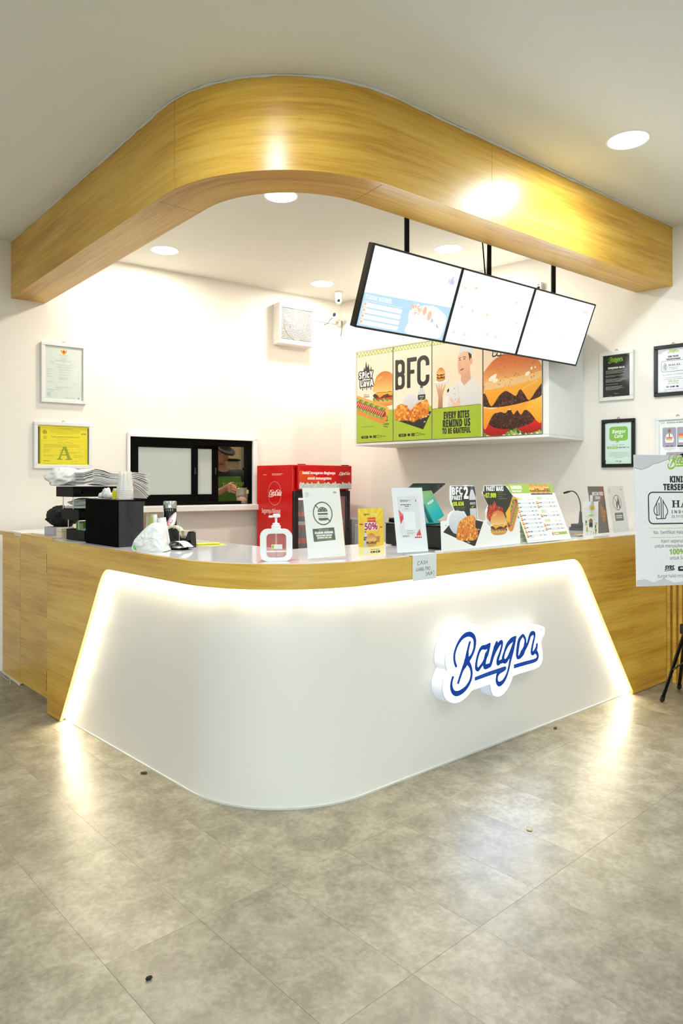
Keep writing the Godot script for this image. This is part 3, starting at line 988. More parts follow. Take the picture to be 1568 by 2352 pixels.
func print_mug(kind: int) -> Texture2D: # the dark offer card and the donation front
	if kind == 0:
		var c := Cv.new(224, 332, Color(0.40, 0.37, 0.34))
		c.p([140, 0, 224, 0, 224, 90, 190, 120, 160, 60], Color(0.56, 0.33, 0.22))
		heavy(c, "MECCAN FRIES", 50, 64, 24, Color(0.93, 0.92, 0.90), .62)
		heavy(c, "CHEESE", 84, 92, 20, Color(0.90, 0.89, 0.86), .7)
		c.p([96, 108, 160, 100, 110, 116], Color(0.85, 0.85, 0.83))
		var f := c.soft([150, 130, 196, 160, 214, 200, 190, 250, 160, 262, 140, 200])
		c.fill([f], Color(0.74, 0.46, 0.22), Color(0.62, 0.36, 0.18))
		c.dots(f, 120, [Color(0.85, 0.58, 0.30), Color(0.60, 0.34, 0.16)], 2, 6)
		c.ell(200, 270, 16, 30, Color(0.50, 0.33, 0.24))
		return c.tex()
	var c := Cv.new(190, 270, Color(0.95, 0.95, 0.94))
	c.rect(14, 48, 160, 216, Color(0.93, 0.94, 0.92))
	for i in 2:
		c.line([34, 116 + i * 36, 94, 96 + i * 36, 156, 110 + i * 36], 9, Color(0.80, 0.87, 0.55))
		c.line([34, 112 + i * 36, 94, 92 + i * 36, 156, 106 + i * 36], 7, Color(0.93, 0.95, 0.86))
	c.rr(76, 104, 38, 13, 4, LIME)
	c.text("DONASI", 95, 114, 7, Color.WHITE, {"al": .5, "wx": .8})
	c.p([72, 150, 95, 132, 118, 150, 118, 196, 110, 208, 104, 196, 98, 210, 92, 196, 84, 208, 78, 196, 72, 196], Color(0.13, 0.12, 0.10))
	c.line([74, 160, 95, 146, 116, 160], 5, Color(0.88, 0.55, 0.12))
	c.line([74, 170, 95, 156, 116, 170], 4, Color(0.88, 0.55, 0.12))
	for q in [[22, 172], [148, 168], [32, 218], [140, 214]]:
		c.rr(q[0], q[1], 30, 14, 2, Color(0.70, 0.78, 0.30))
	c.p([36, 216, 46, 184, 58, 216], Color(0.86, 0.58, 0.20))
	c.rect(148, 186, 14, 26, Color(0.25, 0.12, 0.09))
	c.ell(36, 158, 8, 12, Color(0.25, 0.24, 0.22))
	for q in [44, 92]:
		c.p([q, 232, q + 14, 232, q + 7, 246], LIME)
		c.greek(q - 4, 248, 20, 3, 5, 2, Color(0.7, 0.7, 0.68))
	c.ell(158, 244, 7, 18, Color(0.80, 0.46, 0.22))
	c.ell(160, 230, 7, 9, Color(0.13, 0.11, 0.1))
	c.ell(128, 246, 4, 16, Color(0.86, 0.58, 0.40))
	return c.tex()

func print_certificate() -> Texture2D:
	var c := Cv.new(300, 410, Color(0.82, 0.855, 0.83))
	var g := Color(0.62, 0.66, 0.64)
	c.fill([c.soft([126, 26, 142, 34, 150, 20, 158, 34, 174, 26, 168, 48, 158, 58, 150, 62, 142, 58, 132, 48])], Color(0.85, 0.62, 0.15))
	c.ell(150, 40, 7, 9, Color(0.72, 0.2, 0.16))
	for q in [[110, 66, 80, 2], [116, 84, 66, 2], [118, 96, 66, 2], [112, 122, 80, 1], [40, 118, 46, 2], [200, 128, 28, 1], [40, 138, 226, 2], [60, 154, 190, 2], [82, 166, 150, 1]]:
		c.greek(q[0], q[1], q[2], q[3], 6, 2, g, .5)
	c.text("SERTIFIKAT HALAL", 150, 116, 10, Color(0.50, 0.54, 0.52), {"f": "t", "al": .5, "wx": .9})
	for i in 4:
		c.greek(20, 176 + i * 19, 44, 2, 6, 2, g)
		c.greek(110, 176 + i * 19, 120 - i * 10, 2 + (i / 3) * 2, 6, 2, g)
		c.greek(262, 182 + i * 18, 22, 1, 6, 2, g)
	for q in [[20, 272, 72, 2], [110, 272, 44, 1], [220, 280, 62, 1], [90, 308, 130, 3], [20, 332, 136, 2], [36, 350, 84, 1], [20, 388, 60, 1], [150, 388, 110, 2]]:
		c.greek(q[0], q[1], q[2], q[3], 6, 2, g)
	c.rect(20, 356, 28, 28, Color(0.74, 0.78, 0.76))
	c.ell(266, 390, 6, 6, Color(0.30, 0.65, 0.75))
	return c.tex()

func print_yellow_certificate() -> Texture2D:
	var c := Cv.new(400, 320, Color(0.90, 0.84, 0.20))
	var g := Color(0.62, 0.56, 0.16)
	for b in [[0, 10, Color(0.05, 0.30, 0.16)], [11, 3, Color(0.15, 0.12, 0.05)], [16, 5, Color(0.12, 0.10, 0.04)], [390, 5, Color(0.15, 0.12, 0.05)], [396, 4, Color(0.30, 0.32, 0.08)]]:
		c.rect(b[0], 14, b[1], 294, b[2])
	c.text("A", 208, 276, 108, Color(0.56, 0.62, 0.17), {"f": "s", "al": .5, "wx": 1.05})
	c.fill([c.ell_pts(56, 56, 16, 16), c.ell_pts(56, 56, 12, 12)], Color(0.30, 0.45, 0.20))
	c.ell(56, 56, 9, 9, Color(0.55, 0.62, 0.20))
	c.rect(44, 86, 26, 26, Color(0.80, 0.74, 0.18))
	c.text("KAN", 344, 68, 12, Color(0.30, 0.30, 0.45), {"wx": 1.0})
	c.p([336, 68, 342, 56, 344, 68], Color(0.75, 0.3, 0.15))
	c.line([158, 28, 180, 24, 200, 30, 224, 22, 262, 26], 2.5, g)
	c.greek(90, 38, 240, 4, 9, 2.6, g, .5)
	c.text("HALAL ASSURANCE SYSTEM STATUS", 214, 96, 9, Color(0.45, 0.40, 0.12), {"f": "s", "al": .5, "wx": .92})
	c.greek(150, 106, 110, 1, 8, 2.6, g)
	c.stroke(c.rr_pts(32, 122, 346, 182, 6), 1.2, g, true)
	c.line([150, 142, 176, 136, 200, 142, 230, 134, 270, 140], 2.5, g)
	c.greek(44, 152, 320, 4, 8, 2.4, g)
	c.greek(44, 192, 60, 4, 8, 2.4, g)
	c.greek(168, 196, 130, 1, 8, 3, Color(0.45, 0.40, 0.12))
	c.greek(168, 212, 190, 2, 8, 2.4, g)
	c.greek(44, 238, 140, 2, 8, 2.4, g)
	c.greek(280, 238, 70, 3, 8, 2.4, g)
	c.greek(44, 284, 110, 1, 8, 4, Color(0.40, 0.36, 0.10))
	c.greek(260, 286, 96, 1, 8, 3, g)
	c.greek(40, 308, 140, 1, 8, 2, g)
	c.greek(250, 308, 110, 1, 8, 2, g)
	return c.tex()

func print_policy() -> Texture2D:
	var c := Cv.new(240, 370, Color(0.185, 0.185, 0.175))
	c.line([10, 44, 130, 26, 240, 34], 1, Color(0.45, 0.50, 0.20))
	c.p([190, 0, 240, 0, 240, 18], Color(0.42, 0.55, 0.18))
	c.script(40, 84, 150, Color(0.50, 0.72, 0.16), 1.5)
	heavy(c, "KEBIJAKAN HALAL", 120, 122, 16, Color(0.93, 0.92, 0.88), .72, .5)
	var g := Color(0.74, 0.73, 0.70)
	var y := 134.0
	for n in [4, 2, 4, 1, 4]:
		c.greek(26, y, 186, n, 8.5, 3, g)
		y += n * 8.5 + 12
	c.ell(108, 340, 6, 6, Color(0.36, 0.55, 0.18))
	c.greek(118, 338, 36, 1, 6, 4, Color(0.5, 0.6, 0.3))
	c.greek(50, 358, 60, 1, 6, 2, g)
	return c.tex()

func print_care() -> Texture2D:
	var c := Cv.new(220, 330, Color(0.83, 0.91, 0.87))
	c.p([0, 0, 30, 0, 20, 4, 2, 6], Color(0.12, 0.14, 0.12))
	c.p([0, 300, 8, 296, 4, 330, 0, 330], Color(0.12, 0.30, 0.18))
	c.text("5YRS", 106, 10, 8, Color(0.45, 0.48, 0.45), {"al": .5, "wx": .8, "sh": .2})
	c.rr(36, 34, 152, 112, 24, Color(0.53, 0.74, 0.33))
	c.p([98, 140, 132, 140, 92, 166], Color(0.53, 0.74, 0.33))
	c.text("Bangor", 112, 86, 27, Color.WHITE, {"al": .5, "wx": .86, "sh": .2})
	c.text("Care", 110, 122, 27, Color.WHITE, {"al": .5, "wx": .86, "sh": .2})
	c.text("Selalu cepat, selalu bisa", 108, 182, 8, Color(0.35, 0.40, 0.36), {"f": "r", "al": .5, "wx": .88, "sh": .2})
	c.rr(18, 190, 90, 18, 6, Color(0.53, 0.74, 0.33))
	c.text("HOTLINE PUSAT", 62, 203, 8, Color.WHITE, {"al": .5, "wx": .8, "sh": .15})
	c.text("0856 7007 114", 112, 204, 10, Color(0.22, 0.26, 0.24), {"wx": .9, "sh": .15})
	c.greek(24, 236, 180, 5, 10, 3, Color(0.55, 0.60, 0.56), .5)
	c.text("5YRS", 86, 312, 9, Color(0.35, 0.38, 0.35), {"wx": .8, "sh": .2})
	c.greek(116, 304, 26, 3, 5, 3, Color(0.4, 0.44, 0.4))
	return c.tex()

func print_halal(w: int, h: int, paper: Color) -> Texture2D:
	var c := Cv.new(w, h, paper)
	var u := w / 100.0
	var v := h / 150.0
	for i in int(w * h / 180.0):
		c.rect(c.rnd.randf() * w, c.rnd.randf() * h, u * c.rnd.randf_range(.5, 2), u * c.rnd.randf_range(.3, 1), paper.darkened(c.rnd.randf() * .035))
	var torn := Color(0.78, 0.77, 0.79)
	c.p([0, 0, 100 * u, 0, 100 * u, 10 * v, 86 * u, 5 * v, 76 * u, 8 * v, 64 * u, 4 * v, 58 * u, 7 * v, 50 * u, 5.5 * v, 44 * u, 7 * v, 36 * u, 4 * v, 30 * u, 6 * v, 24 * u, 9 * v, 18 * u, 10.5 * v, 14 * u, 14 * v, 7 * u, 17 * v, 0, 15 * v], torn)
	c.line([0, 15 * v, 7 * u, 17 * v, 14 * u, 14 * v, 18 * u, 10.5 * v, 24 * u, 9 * v, 30 * u, 6 * v, 36 * u, 4 * v, 44 * u, 7 * v, 50 * u, 5.5 * v, 58 * u, 7 * v, 64 * u, 4 * v, 76 * u, 8 * v, 86 * u, 5 * v], u * .4, Color(0.52, 0.51, 0.53))
	c.p([0, h, 0, h - 5 * u, 8 * u, h - 6 * u, 16 * u, h - 3 * u, 26 * u, h - 6 * u, 36 * u, h - 2 * u, 60 * u, h - 5 * u, 80 * u, h - 2 * u, 100 * u, h - 6 * u, 100 * u, h], torn)
	c.script(30 * u, 21 * v, 40 * u, Color(0.56, 0.72, 0.22), 1.5)
	var k := Color(0.10, 0.10, 0.09)
	heavy(c, "KINI TELAH", 50 * u, 31.4 * v, 5.0 * u, k, .80, .5)
	heavy(c, "TERSERTIFIKASI", 50 * u, 40.4 * v, 5.0 * u, k, .80, .5)
	c.stroke(c.rr_pts(13 * u, 43 * v, 74 * u, 36 * v, 4 * u), u * 1.0, k, true)
	# the leaf-like mark built of strokes
	for q in [[21.1, 54.7, 18.5, 60.5, 18.0, 64.0, 18.6, 67.0, 20.2, 69.3, 22, 69.3], [24, 47.9, 20.9, 54.7, 20.9, 69.3], [23.1, 55.4, 23.1, 69.3], [25, 49.5, 25, 72.2], [26.9, 52.0, 26.9, 72.2], [27.1, 53.4, 29.2, 58, 30.6, 61.5, 31.3, 64.4, 30.8, 68, 29.4, 69.8, 29.3, 72.2, 28.6, 73.2, 20.6, 73.4, 20.2, 71.2]]:
		var l := []
		for m in q.size():
			l.append(q[m] * (u if m % 2 == 0 else v))
		c.line(l, u * .75, k)
	c.text("HALAL", 35 * u, 60.5 * v, 5.9 * u, k, {"f": "s", "wx": 1.3})
	c.text("INDONESIA", 35 * u, 67.3 * v, 2.5 * u, k, {"gap": u * 1.3})
	c.text("ID: 31110000203370222", 35 * u, 72.3 * v, 2.0 * u, k, {"f": "r", "wx": .95})
	var gr := Color(0.62, 0.74, 0.32)
	c.rect(14 * u, 84 * v, 72 * u, u * .35, gr)
	c.text("No. Sertifikat Halal : ID31110000203370222", 17 * u, 91 * v, 2.8 * u, Color(0.3, 0.3, 0.3), {"f": "r", "wx": .92})
	c.rect(14 * u, 94.5 * v, 72 * u, u * .35, gr)
	c.text("Kami sepenuhnya berkomitmen", 50 * u, 101 * v, 2.7 * u, Color(0.3, 0.3, 0.3), {"f": "r", "wx": .95, "al": .5})
	c.text("untuk menyajikan produk yang terjamin", 50 * u, 106.5 * v, 2.7 * u, Color(0.3, 0.3, 0.3), {"f": "r", "wx": .95, "al": .5})
	c.text("100% HALAL", 50 * u, 114.5 * v, 4.4 * u, gr.darkened(.1), {"al": .5, "fat": u * .3})
	c.text("untuk Sahabat Bangor", 50 * u, 120.5 * v, 2.7 * u, Color(0.3, 0.3, 0.3), {"f": "r", "wx": .95, "al": .5})
	c.text("5YRS.", 27 * u, 132 * v, 3.4 * u, k, {"sh": .25, "wx": .8, "fat": u * .3})
	c.line([27 * u, 133.4 * v, 36 * u, 132.6 * v], u * .4, k)
	c.rr(40 * u, 128.5 * v, 15 * u, 4 * u, u, k)
	c.greek(42 * u, 130 * v, 11 * u, 1, u, u * 1.2, paper)
	c.rr(59 * u, 128.5 * v, 8 * u, 4.4 * u, 2 * u, k)
	c.text("Burger halal rendah lemak dengan 100% daging sapi", 20 * u, 141 * v, 2.7 * u, Color(0.4, 0.4, 0.4), {"f": "r", "wx": .85})
	return c.tex()

func print_party() -> Texture2D:
	var c := Cv.new(300, 330, Color(0.93, 0.935, 0.93))
	c.line([0, 40, 0, 8, 300, 4], 1.5, Color(0.55, 0.56, 0.55))
	c.text("5YRS", 12, 26, 12, Color(0.62, 0.66, 0.62), {"wx": .9, "sh": .2})
	c.text("KETENTUAN SELEBRASI - PERAYAAN", 64, 24, 10, Color(0.35, 0.36, 0.36), {"wx": .9})
	for q in [[28, 50, 0], [146, 50, 1], [58, 210, 2]]:
		c.rr(q[0], q[1], 112 if q[2] != 2 else 190, 128 if q[2] != 2 else 112, 10, Color(0.64, 0.64, 0.70))
	c.ell(84, 72, 12, 15, Color(0.62, 0.44, 0.34))
	c.p([48, 130, 60, 96, 84, 86, 108, 96, 122, 130, 112, 150, 56, 150], Color(0.96, 0.96, 0.95))
	c.p([81, 88, 88, 88, 87, 116, 82, 116], Color(0.2, 0.2, 0.2))
	for base in [[58, 112, 52, 1.0], [158, 92, 100, 1.6], [136, 286, 44, .7]]:
		for i in 4:
			c.rect(base[0], base[1] + i * 9 * base[3], base[2], 9 * base[3], [Color(0.85, 0.45, 0.42), Color(0.93, 0.72, 0.35), Color(0.75, 0.88, 0.93), Color(0.95, 0.95, 0.94)][i])
		c.line([base[0], base[1] + 38 * base[3], base[0] + base[2], base[1] + 38 * base[3]], 3, Color(0.82, 0.40, 0.50))
	c.rect(56, 168, 24, 4, INK)
	c.rect(90, 168, 24, 4, INK)
	c.rect(148, 168, 108, 8, INK)
	for q in [[98, Color(0.62, 0.76, 0.30)], [150, Color(0.93, 0.93, 0.92)], [206, Color(0.93, 0.93, 0.92)]]:
		c.ell(q[0], 232, 11, 13, Color(0.70, 0.52, 0.42))
		c.p([q[0] - 22, 322, q[0] - 16, 250, q[0] + 16, 250, q[0] + 22, 322], q[1])
	c.p([84, 262, 112, 262, 110, 286, 86, 286], Color(0.2, 0.2, 0.2))
	c.p([190, 262, 222, 262, 224, 322, 188, 322], Color(0.22, 0.21, 0.2))
	c.greek(36, 184, 96, 3, 7, 2, Color(0.66, 0.67, 0.66), .5)
	c.greek(154, 184, 96, 3, 7, 2, Color(0.66, 0.67, 0.66), .5)
	return c.tex()

func cola(c: Cv, x: float, y: float, w: float):     # the flowing white drinks mark
	var h := w * .26
	c.text("Coca", x, y, h, Color.WHITE, {"f": "s", "wx": .68, "sh": .32, "fat": h * .05})
	c.text("Cola", x + w * .50, y, h, Color.WHITE, {"f": "s", "wx": .68, "sh": .32, "fat": h * .05})
	c.line([x - w * .02, y + h * .12, x + w * .12, y + h * .3, x + w * .36, y + h * .12, x + w * .44, y - h * .1], h * .13, Color.WHITE)
	c.line([x + w * .1, y - h * .95, x + w * .3, y - h * 1.15, x + w * .46, y - h * .8], h * .09, Color.WHITE)
	c.line([x + w * .6, y - h * .95, x + w * .8, y - h * 1.2, x + w * .98, y - h * .9], h * .09, Color.WHITE)

func print_fridge_side() -> Texture2D:
	var c := Cv.new(265, 790, Color(0.80, 0.02, 0.02))
	c.greek(48, 36, 66, 1, 5, 3, Color(0.95, 0.85, 0.82))
	c.greek(116, 33, 100, 2, 5, 2.6, Color(0.95, 0.85, 0.82))
	c.fill([c.ell_pts(136, 122, 50, 54), c.ell_pts(136, 122, 48.4, 52.4)], Color(0.95, 0.80, 0.78))
	cola(c, 92, 132, 88)
	c.text("Segarnya Nikmat", 36, 212, 20, Color(0.96, 0.93, 0.90), {"wx": .62})
	return c.tex()

func print_fridge_head() -> Texture2D:
	var c := Cv.new(500, 240, Color(0.82, 0.03, 0.03))
	c.fill([c.soft([0, 60, 90, 84, 190, 132, 250, 190, 120, 210, 0, 226])], Color(0.90, 0.34, 0.06), Color(0.85, 0.20, 0.04))
	c.text("Ambil kesegaran dinginnya", 26, 88, 27, Color.WHITE, {"wx": .63, "fat": 1.6})
	c.text("untuk semangatmu", 74, 144, 27, Color.WHITE, {"wx": .63, "fat": 1.6})
	c.ell(424, 104, 54, 62, Color(0.76, 0.02, 0.02))
	cola(c, 374, 92, 104)
	var ice := PackedVector2Array([Vector2(0, 240), Vector2(0, 160)])
	for i in 41:
		ice.append(Vector2(i * 12.5, 190 - [0, 26, 8, 30, 4, 16, 34, 6][i % 8] * (0.6 + 0.4 * sin(i))))
	ice.append(Vector2(500, 240))
	c.fill([ice], Color(0.86, 0.87, 0.86), Color(0.76, 0.78, 0.76))
	c.dots(ice, 300, [Color(0.93, 0.94, 0.93), Color(0.70, 0.73, 0.72)], 2, 6)
	return c.tex()

func print_screen(n: int) -> Texture2D:
	var c := Cv.new(360, 240, Color(1, 1, 1))
	if n == 0:
		c.p([0, 138, 360, 128, 360, 240, 0, 240], Color(0.70, 0.83, 0.90))
		outlined(c, "TEMAN NGEMIL", 8, 156, 13, Color(0.90, 0.96, 0.94), Color(0.70, 0.83, 0.90), 0, .7)
		c.rect(8, 161, 150, 1, Color(0.92, 0.96, 0.98))
		for i in 4:
			c.rr(18, 167 + i * 18, 142, 13, 3, Color(1, 1, 1))
			c.ell(16, 172 + i * 18, 9, 8, Color(0.98, 0.90, 0.84))
			c.ell(14, 172 + i * 18, 4, 4, Color(0.95, 0.70, 0.58))
			c.greek(42, 171 + i * 18, 44, 1, 4, 3, Color(0.90, 0.93, 0.97))
		c.fill([c.soft([190, 176, 200, 150, 226, 148, 240, 140, 262, 138, 290, 136, 330, 150, 352, 166, 350, 214, 330, 236, 200, 236, 196, 200])], Color(0.99, 0.99, 0.98))
		c.dots(c.ell_pts(216, 158, 24, 18), 110, [Color(0.97, 0.86, 0.72), Color(0.93, 0.70, 0.58), Color(0.99, 0.95, 0.88)], 1.5, 4)
		c.ell(252, 156, 8, 14, Color(0.96, 0.72, 0.62))
		c.ell(276, 168, 9, 16, Color(0.96, 0.74, 0.64))
		c.p([286, 170, 300, 184, 290, 190], Color(0.66, 0.75, 0.82))
		c.p([314, 186, 332, 204, 316, 200], Color(0.66, 0.75, 0.82))
		c.rr(318, 40, 5, 14, 1, Color(0.74, 0.78, 0.88))
		c.rr(325, 41, 20, 15, 4, Color(0.74, 0.78, 0.88))
		c.p([326, 44, 333, 30, 338, 30, 338, 44], Color(0.74, 0.78, 0.88))
		c.line([268, 52, 268, 46, 294, 46, 294, 52], 1.2, Color(0.86, 0.88, 0.92))
		c.line([284, 116, 300, 126, 326, 100], 2, Color(0.93, 0.96, 0.98))
	elif n == 1:
		for q in [[26, 54], [76, 46], [34, 116], [88, 122], [160, 124], [28, 204], [80, 206], [186, 190], [232, 192], [290, 60], [320, 130]]:
			c.ell(q[0], q[1], 13, 7, Color(0.99, 0.96, 0.91))
			c.ell(q[0] + 2, q[1] + 1, 7, 4, Color(0.96, 0.82, 0.72))
		for q in [202, 250]:
			c.line([q, 200, q + 8, 182], 3, Color(0.82, 0.89, 0.95))
			c.line([q + 8, 200, q + 15, 184], 3, Color(0.82, 0.89, 0.95))
		c.line([10, 46, 30, 62, 42, 56], 1.5, Color(0.86, 0.92, 0.96))
	else:
		for i in 7:
			c.ell(28, 50 + i * 24, 10, 5, Color(0.99, 0.93, 0.86))
			c.greek(50, 48 + i * 24, 80, 1, 4, 3, Color(0.96, 0.98, 0.99))
		c.ell(318, 32, 20, 7, Color(0.97, 0.86, 0.78))
		c.ell(220, 150, 9, 4, Color(0.98, 0.90, 0.80))
		c.greek(180, 26, 120, 2, 8, 4, Color(0.96, 0.97, 0.99))
	return c.tex()

func print_note() -> Texture2D:
	var c := Cv.new(175, 130, Color(0.86, 0.87, 0.865))
	var g := Color(0.22, 0.22, 0.24)
	for s in [[52, 34, 44, 32, 36, 40, 38, 50, 50, 48], [56, 48, 64, 30, 72, 48], [60, 42, 70, 42], [88, 32, 80, 34, 82, 40, 88, 42, 86, 48, 78, 48], [94, 30, 94, 48], [106, 30, 106, 48], [94, 40, 106, 39],
		[26, 66, 28, 80, 36, 80, 37, 65], [42, 82, 48, 64, 54, 82], [44, 76, 53, 76], [58, 82, 58, 65, 67, 82, 67, 64], [80, 65, 73, 66, 73, 80, 81, 80, 81, 74, 77, 74], [94, 82, 94, 63, 101, 64, 101, 71, 94, 72], [105, 81, 111, 63, 117, 80], [107, 75, 115, 75], [128, 63, 121, 65, 127, 72, 127, 80, 120, 80],
		[104, 92, 97, 94, 104, 100, 103, 108, 96, 108], [110, 108, 115, 91, 121, 107], [112, 102, 119, 102], [128, 90, 129, 106, 124, 108], [134, 106, 139, 90, 145, 105], [136, 100, 143, 100], [152, 86, 157, 96, 155, 112]]:
		c.line(s, 2.2, g)
	return c.tex()

func print_stand() -> Texture2D:
	var c := Cv.new(120, 200, Color.WHITE)
	for y in 200:
		var t := clampf((y - 40) / 110.0, 0, 1)
		c.rect(0, y, 120, 1, Color(0.62, 0.80, 0.55).lerp(Color(0.10, 0.70, 0.72), t))
	c.text("majoo", 60, 92, 16, Color.WHITE, {"al": .5, "fat": 1})
	return c.tex()

func print_sticker() -> Texture2D:    # wrapped round the tumbler; the wall takes the middle of the height
	var c := Cv.new(340, 420, Color(0.02, 0.02, 0.022))
	for i in 4:
		c.ell(100 + i * 18, 66, 4, 10, Color(0.55, 0.56, 0.56))
	c.rect(40, 64, 34, 110, Color(0.80, 0.82, 0.83))
	c.fill([c.ell_pts(150, 165, 34, 92, 0.55)], Color.WHITE)
	c.fill([c.ell_pts(150, 165, 31, 88, 0.55)], Color(0.75, 0.10, 0.10))
	c.fill([c.ell_pts(154, 161, 26, 80, 0.55)], Color.WHITE)
	c.text("RCKLS", 128, 206, 24, Color(0.72, 0.16, 0.16), {"wx": .62, "rot": -1.02})
	c.fill([c.ell_pts(150, 282, 46, 30, -0.4)], Color(0.80, 0.80, 0.80))
	c.greek(124, 274, 50, 3, 8, 3, Color(0.5, 0.5, 0.5))
	return c.tex()

# ------------------------------------------------------------------ surfaces
func wood_texture() -> ImageTexture:       # 2.4 m along the grain by 1.2 m across
	var w := 1024
	var h := 768
	var n := FastNoiseLite.new()
	n.noise_type = FastNoiseLite.TYPE_SIMPLEX_SMOOTH
	n.seed = 11
	n.frequency = 1.0
	n.fractal_type = FastNoiseLite.FRACTAL_NONE
	var dark := Color(0.70, 0.505, 0.16)
	var mid := Color(0.825, 0.65, 0.255)
	var pale := Color(0.885, 0.74, 0.365)
	var data := PackedByteArray()
	data.resize(w * h * 3)
	var cu := PackedFloat32Array()
	var su := PackedFloat32Array()
	for x in w:
		cu.append(cos(TAU * x / w))
		su.append(sin(TAU * x / w))
	var o := 0
	for y in h:
		var v := float(y) / h
		for x in w:
			var c := cu[x]
			var s := su[x]
			var warp := n.get_noise_3d(c * .35, s * .35, v * 4.0) * .007
			var vv := v + warp
			var broad := n.get_noise_3d(c * .32 + 9.0, s * .32, vv * 11.0)
			var streak := n.get_noise_3d(c * .40, s * .40 + 5.0, vv * 64.0)
			var fine := n.get_noise_3d(c * 2.0 + 3.0, s * 2.0, vv * 190.0)
			var t := .5 + .34 * broad + .22 * streak + .16 * fine
			var line := pow(absf(n.get_noise_3d(c * .42, s * .42 + 2.0, vv * 26.0)), .5)
			t -= maxf(0.0, .20 - line) * 1.2
			var col := dark.lerp(mid, clampf(t * 2.0, 0, 1)) if t < .5 else mid.lerp(pale, clampf(t * 2.0 - 1.0, 0, 1))
			data[o] = int(col.r * 255)
			data[o + 1] = int(col.g * 255)
			data[o + 2] = int(col.b * 255)
			o += 3
	return ImageTexture.create_from_image(Image.create_from_data(w, h, false, Image.FORMAT_RGB8, data))

func floor_texture() -> ImageTexture:
	var w := 1024
	var n := FastNoiseLite.new()
	n.seed = 5
	n.frequency = 0.009
	n.fractal_type = FastNoiseLite.FRACTAL_FBM
	n.fractal_octaves = 6
	n.fractal_gain = 0.62
	var a := n.get_seamless_image(w, w)
	n.seed = 31
	n.frequency = 0.05
	n.fractal_octaves = 3
	var b := n.get_seamless_image(w, w)
	n.seed = 77
	n.frequency = 0.22
	n.fractal_octaves = 2
	var d := n.get_seamless_image(w, w)
	a.convert(Image.FORMAT_L8)
	b.convert(Image.FORMAT_L8)
	d.convert(Image.FORMAT_L8)
	var pa := a.get_data()
	var pb := b.get_data()
	var pd := d.get_data()
	var dark := Color(0.465, 0.435, 0.365)
	var pale := Color(0.60, 0.572, 0.50)
	var data := PackedByteArray()
	data.resize(w * w * 3)
	for i in w * w:
		var t := clampf((pa[i] - 128) / 100.0 * .55 + (pb[i] - 128) / 128.0 * .45 + .5, 0, 1)
		var col := dark.lerp(pale, t)
		if pd[i] < 52:
			col = col.darkened(.14)
		data[i * 3] = int(col.r * 255)
		data[i * 3 + 1] = int(col.g * 255)
		data[i * 3 + 2] = int(col.b * 255)
	return ImageTexture.create_from_image(Image.create_from_data(w, w, false, Image.FORMAT_RGB8, data))

# ------------------------------------------------------------------ the setting
var wood: StandardMaterial3D
var wood_dark: StandardMaterial3D
var stone: Array = []
var white_paint: StandardMaterial3D
var white_gloss: StandardMaterial3D
var black: StandardMaterial3D
var acrylic: StandardMaterial3D
var front: Plan
var beam: Plan

func make_materials():
	var wt := wood_texture()
	wood = MT(wt, 0.34)
	wood.uv1_scale = Vector3(1 / 2.4, 1 / 1.8, 1)
	wood_dark = MT(wt, 0.5)
	wood_dark.albedo_color = Color(0.80, 0.72, 0.60)
	wood_dark.uv1_scale = Vector3(1 / 2.4, 1 / 1.8, 1)
	var ft := floor_texture()
	for i in 6:
		var m := MT(ft, 0.40, 0.5)
		m.uv1_triplanar = true
		m.uv1_world_triplanar = true
		m.uv1_scale = Vector3.ONE * 0.62
		m.uv1_offset = Vector3(i * 0.37, i * 0.11, i * 0.23)
		var k: float = [1.0, 0.97, 1.02, 0.95, 0.99, 1.03][i]
		m.albedo_color = Color(k * .97, k * .97, k * .97).clamp()
		m.roughness_texture = null
		stone.append(m)
	white_paint = M(Color(0.93, 0.91, 0.872), 0.75)
	white_gloss = M(Color(0.93, 0.93, 0.925), 0.16)
	black = M(Color(0.012, 0.012, 0.013), 0.5, 0.0, 0.25)
	acrylic = clear(0.012, Color(1, 1, 1), 0.03, 0.1)

func wall_boxes(parts: Array) -> G:
	var g := G.new()
	for p in parts:    # s0, s1, y0, y1 along the wall, 0.15 thick behind it
		g.box(Vector3(p[1] - p[0], p[3] - p[2], 0.15), Vector3((p[0] + p[1]) / 2, (p[2] + p[3]) / 2, -0.075))
	return g

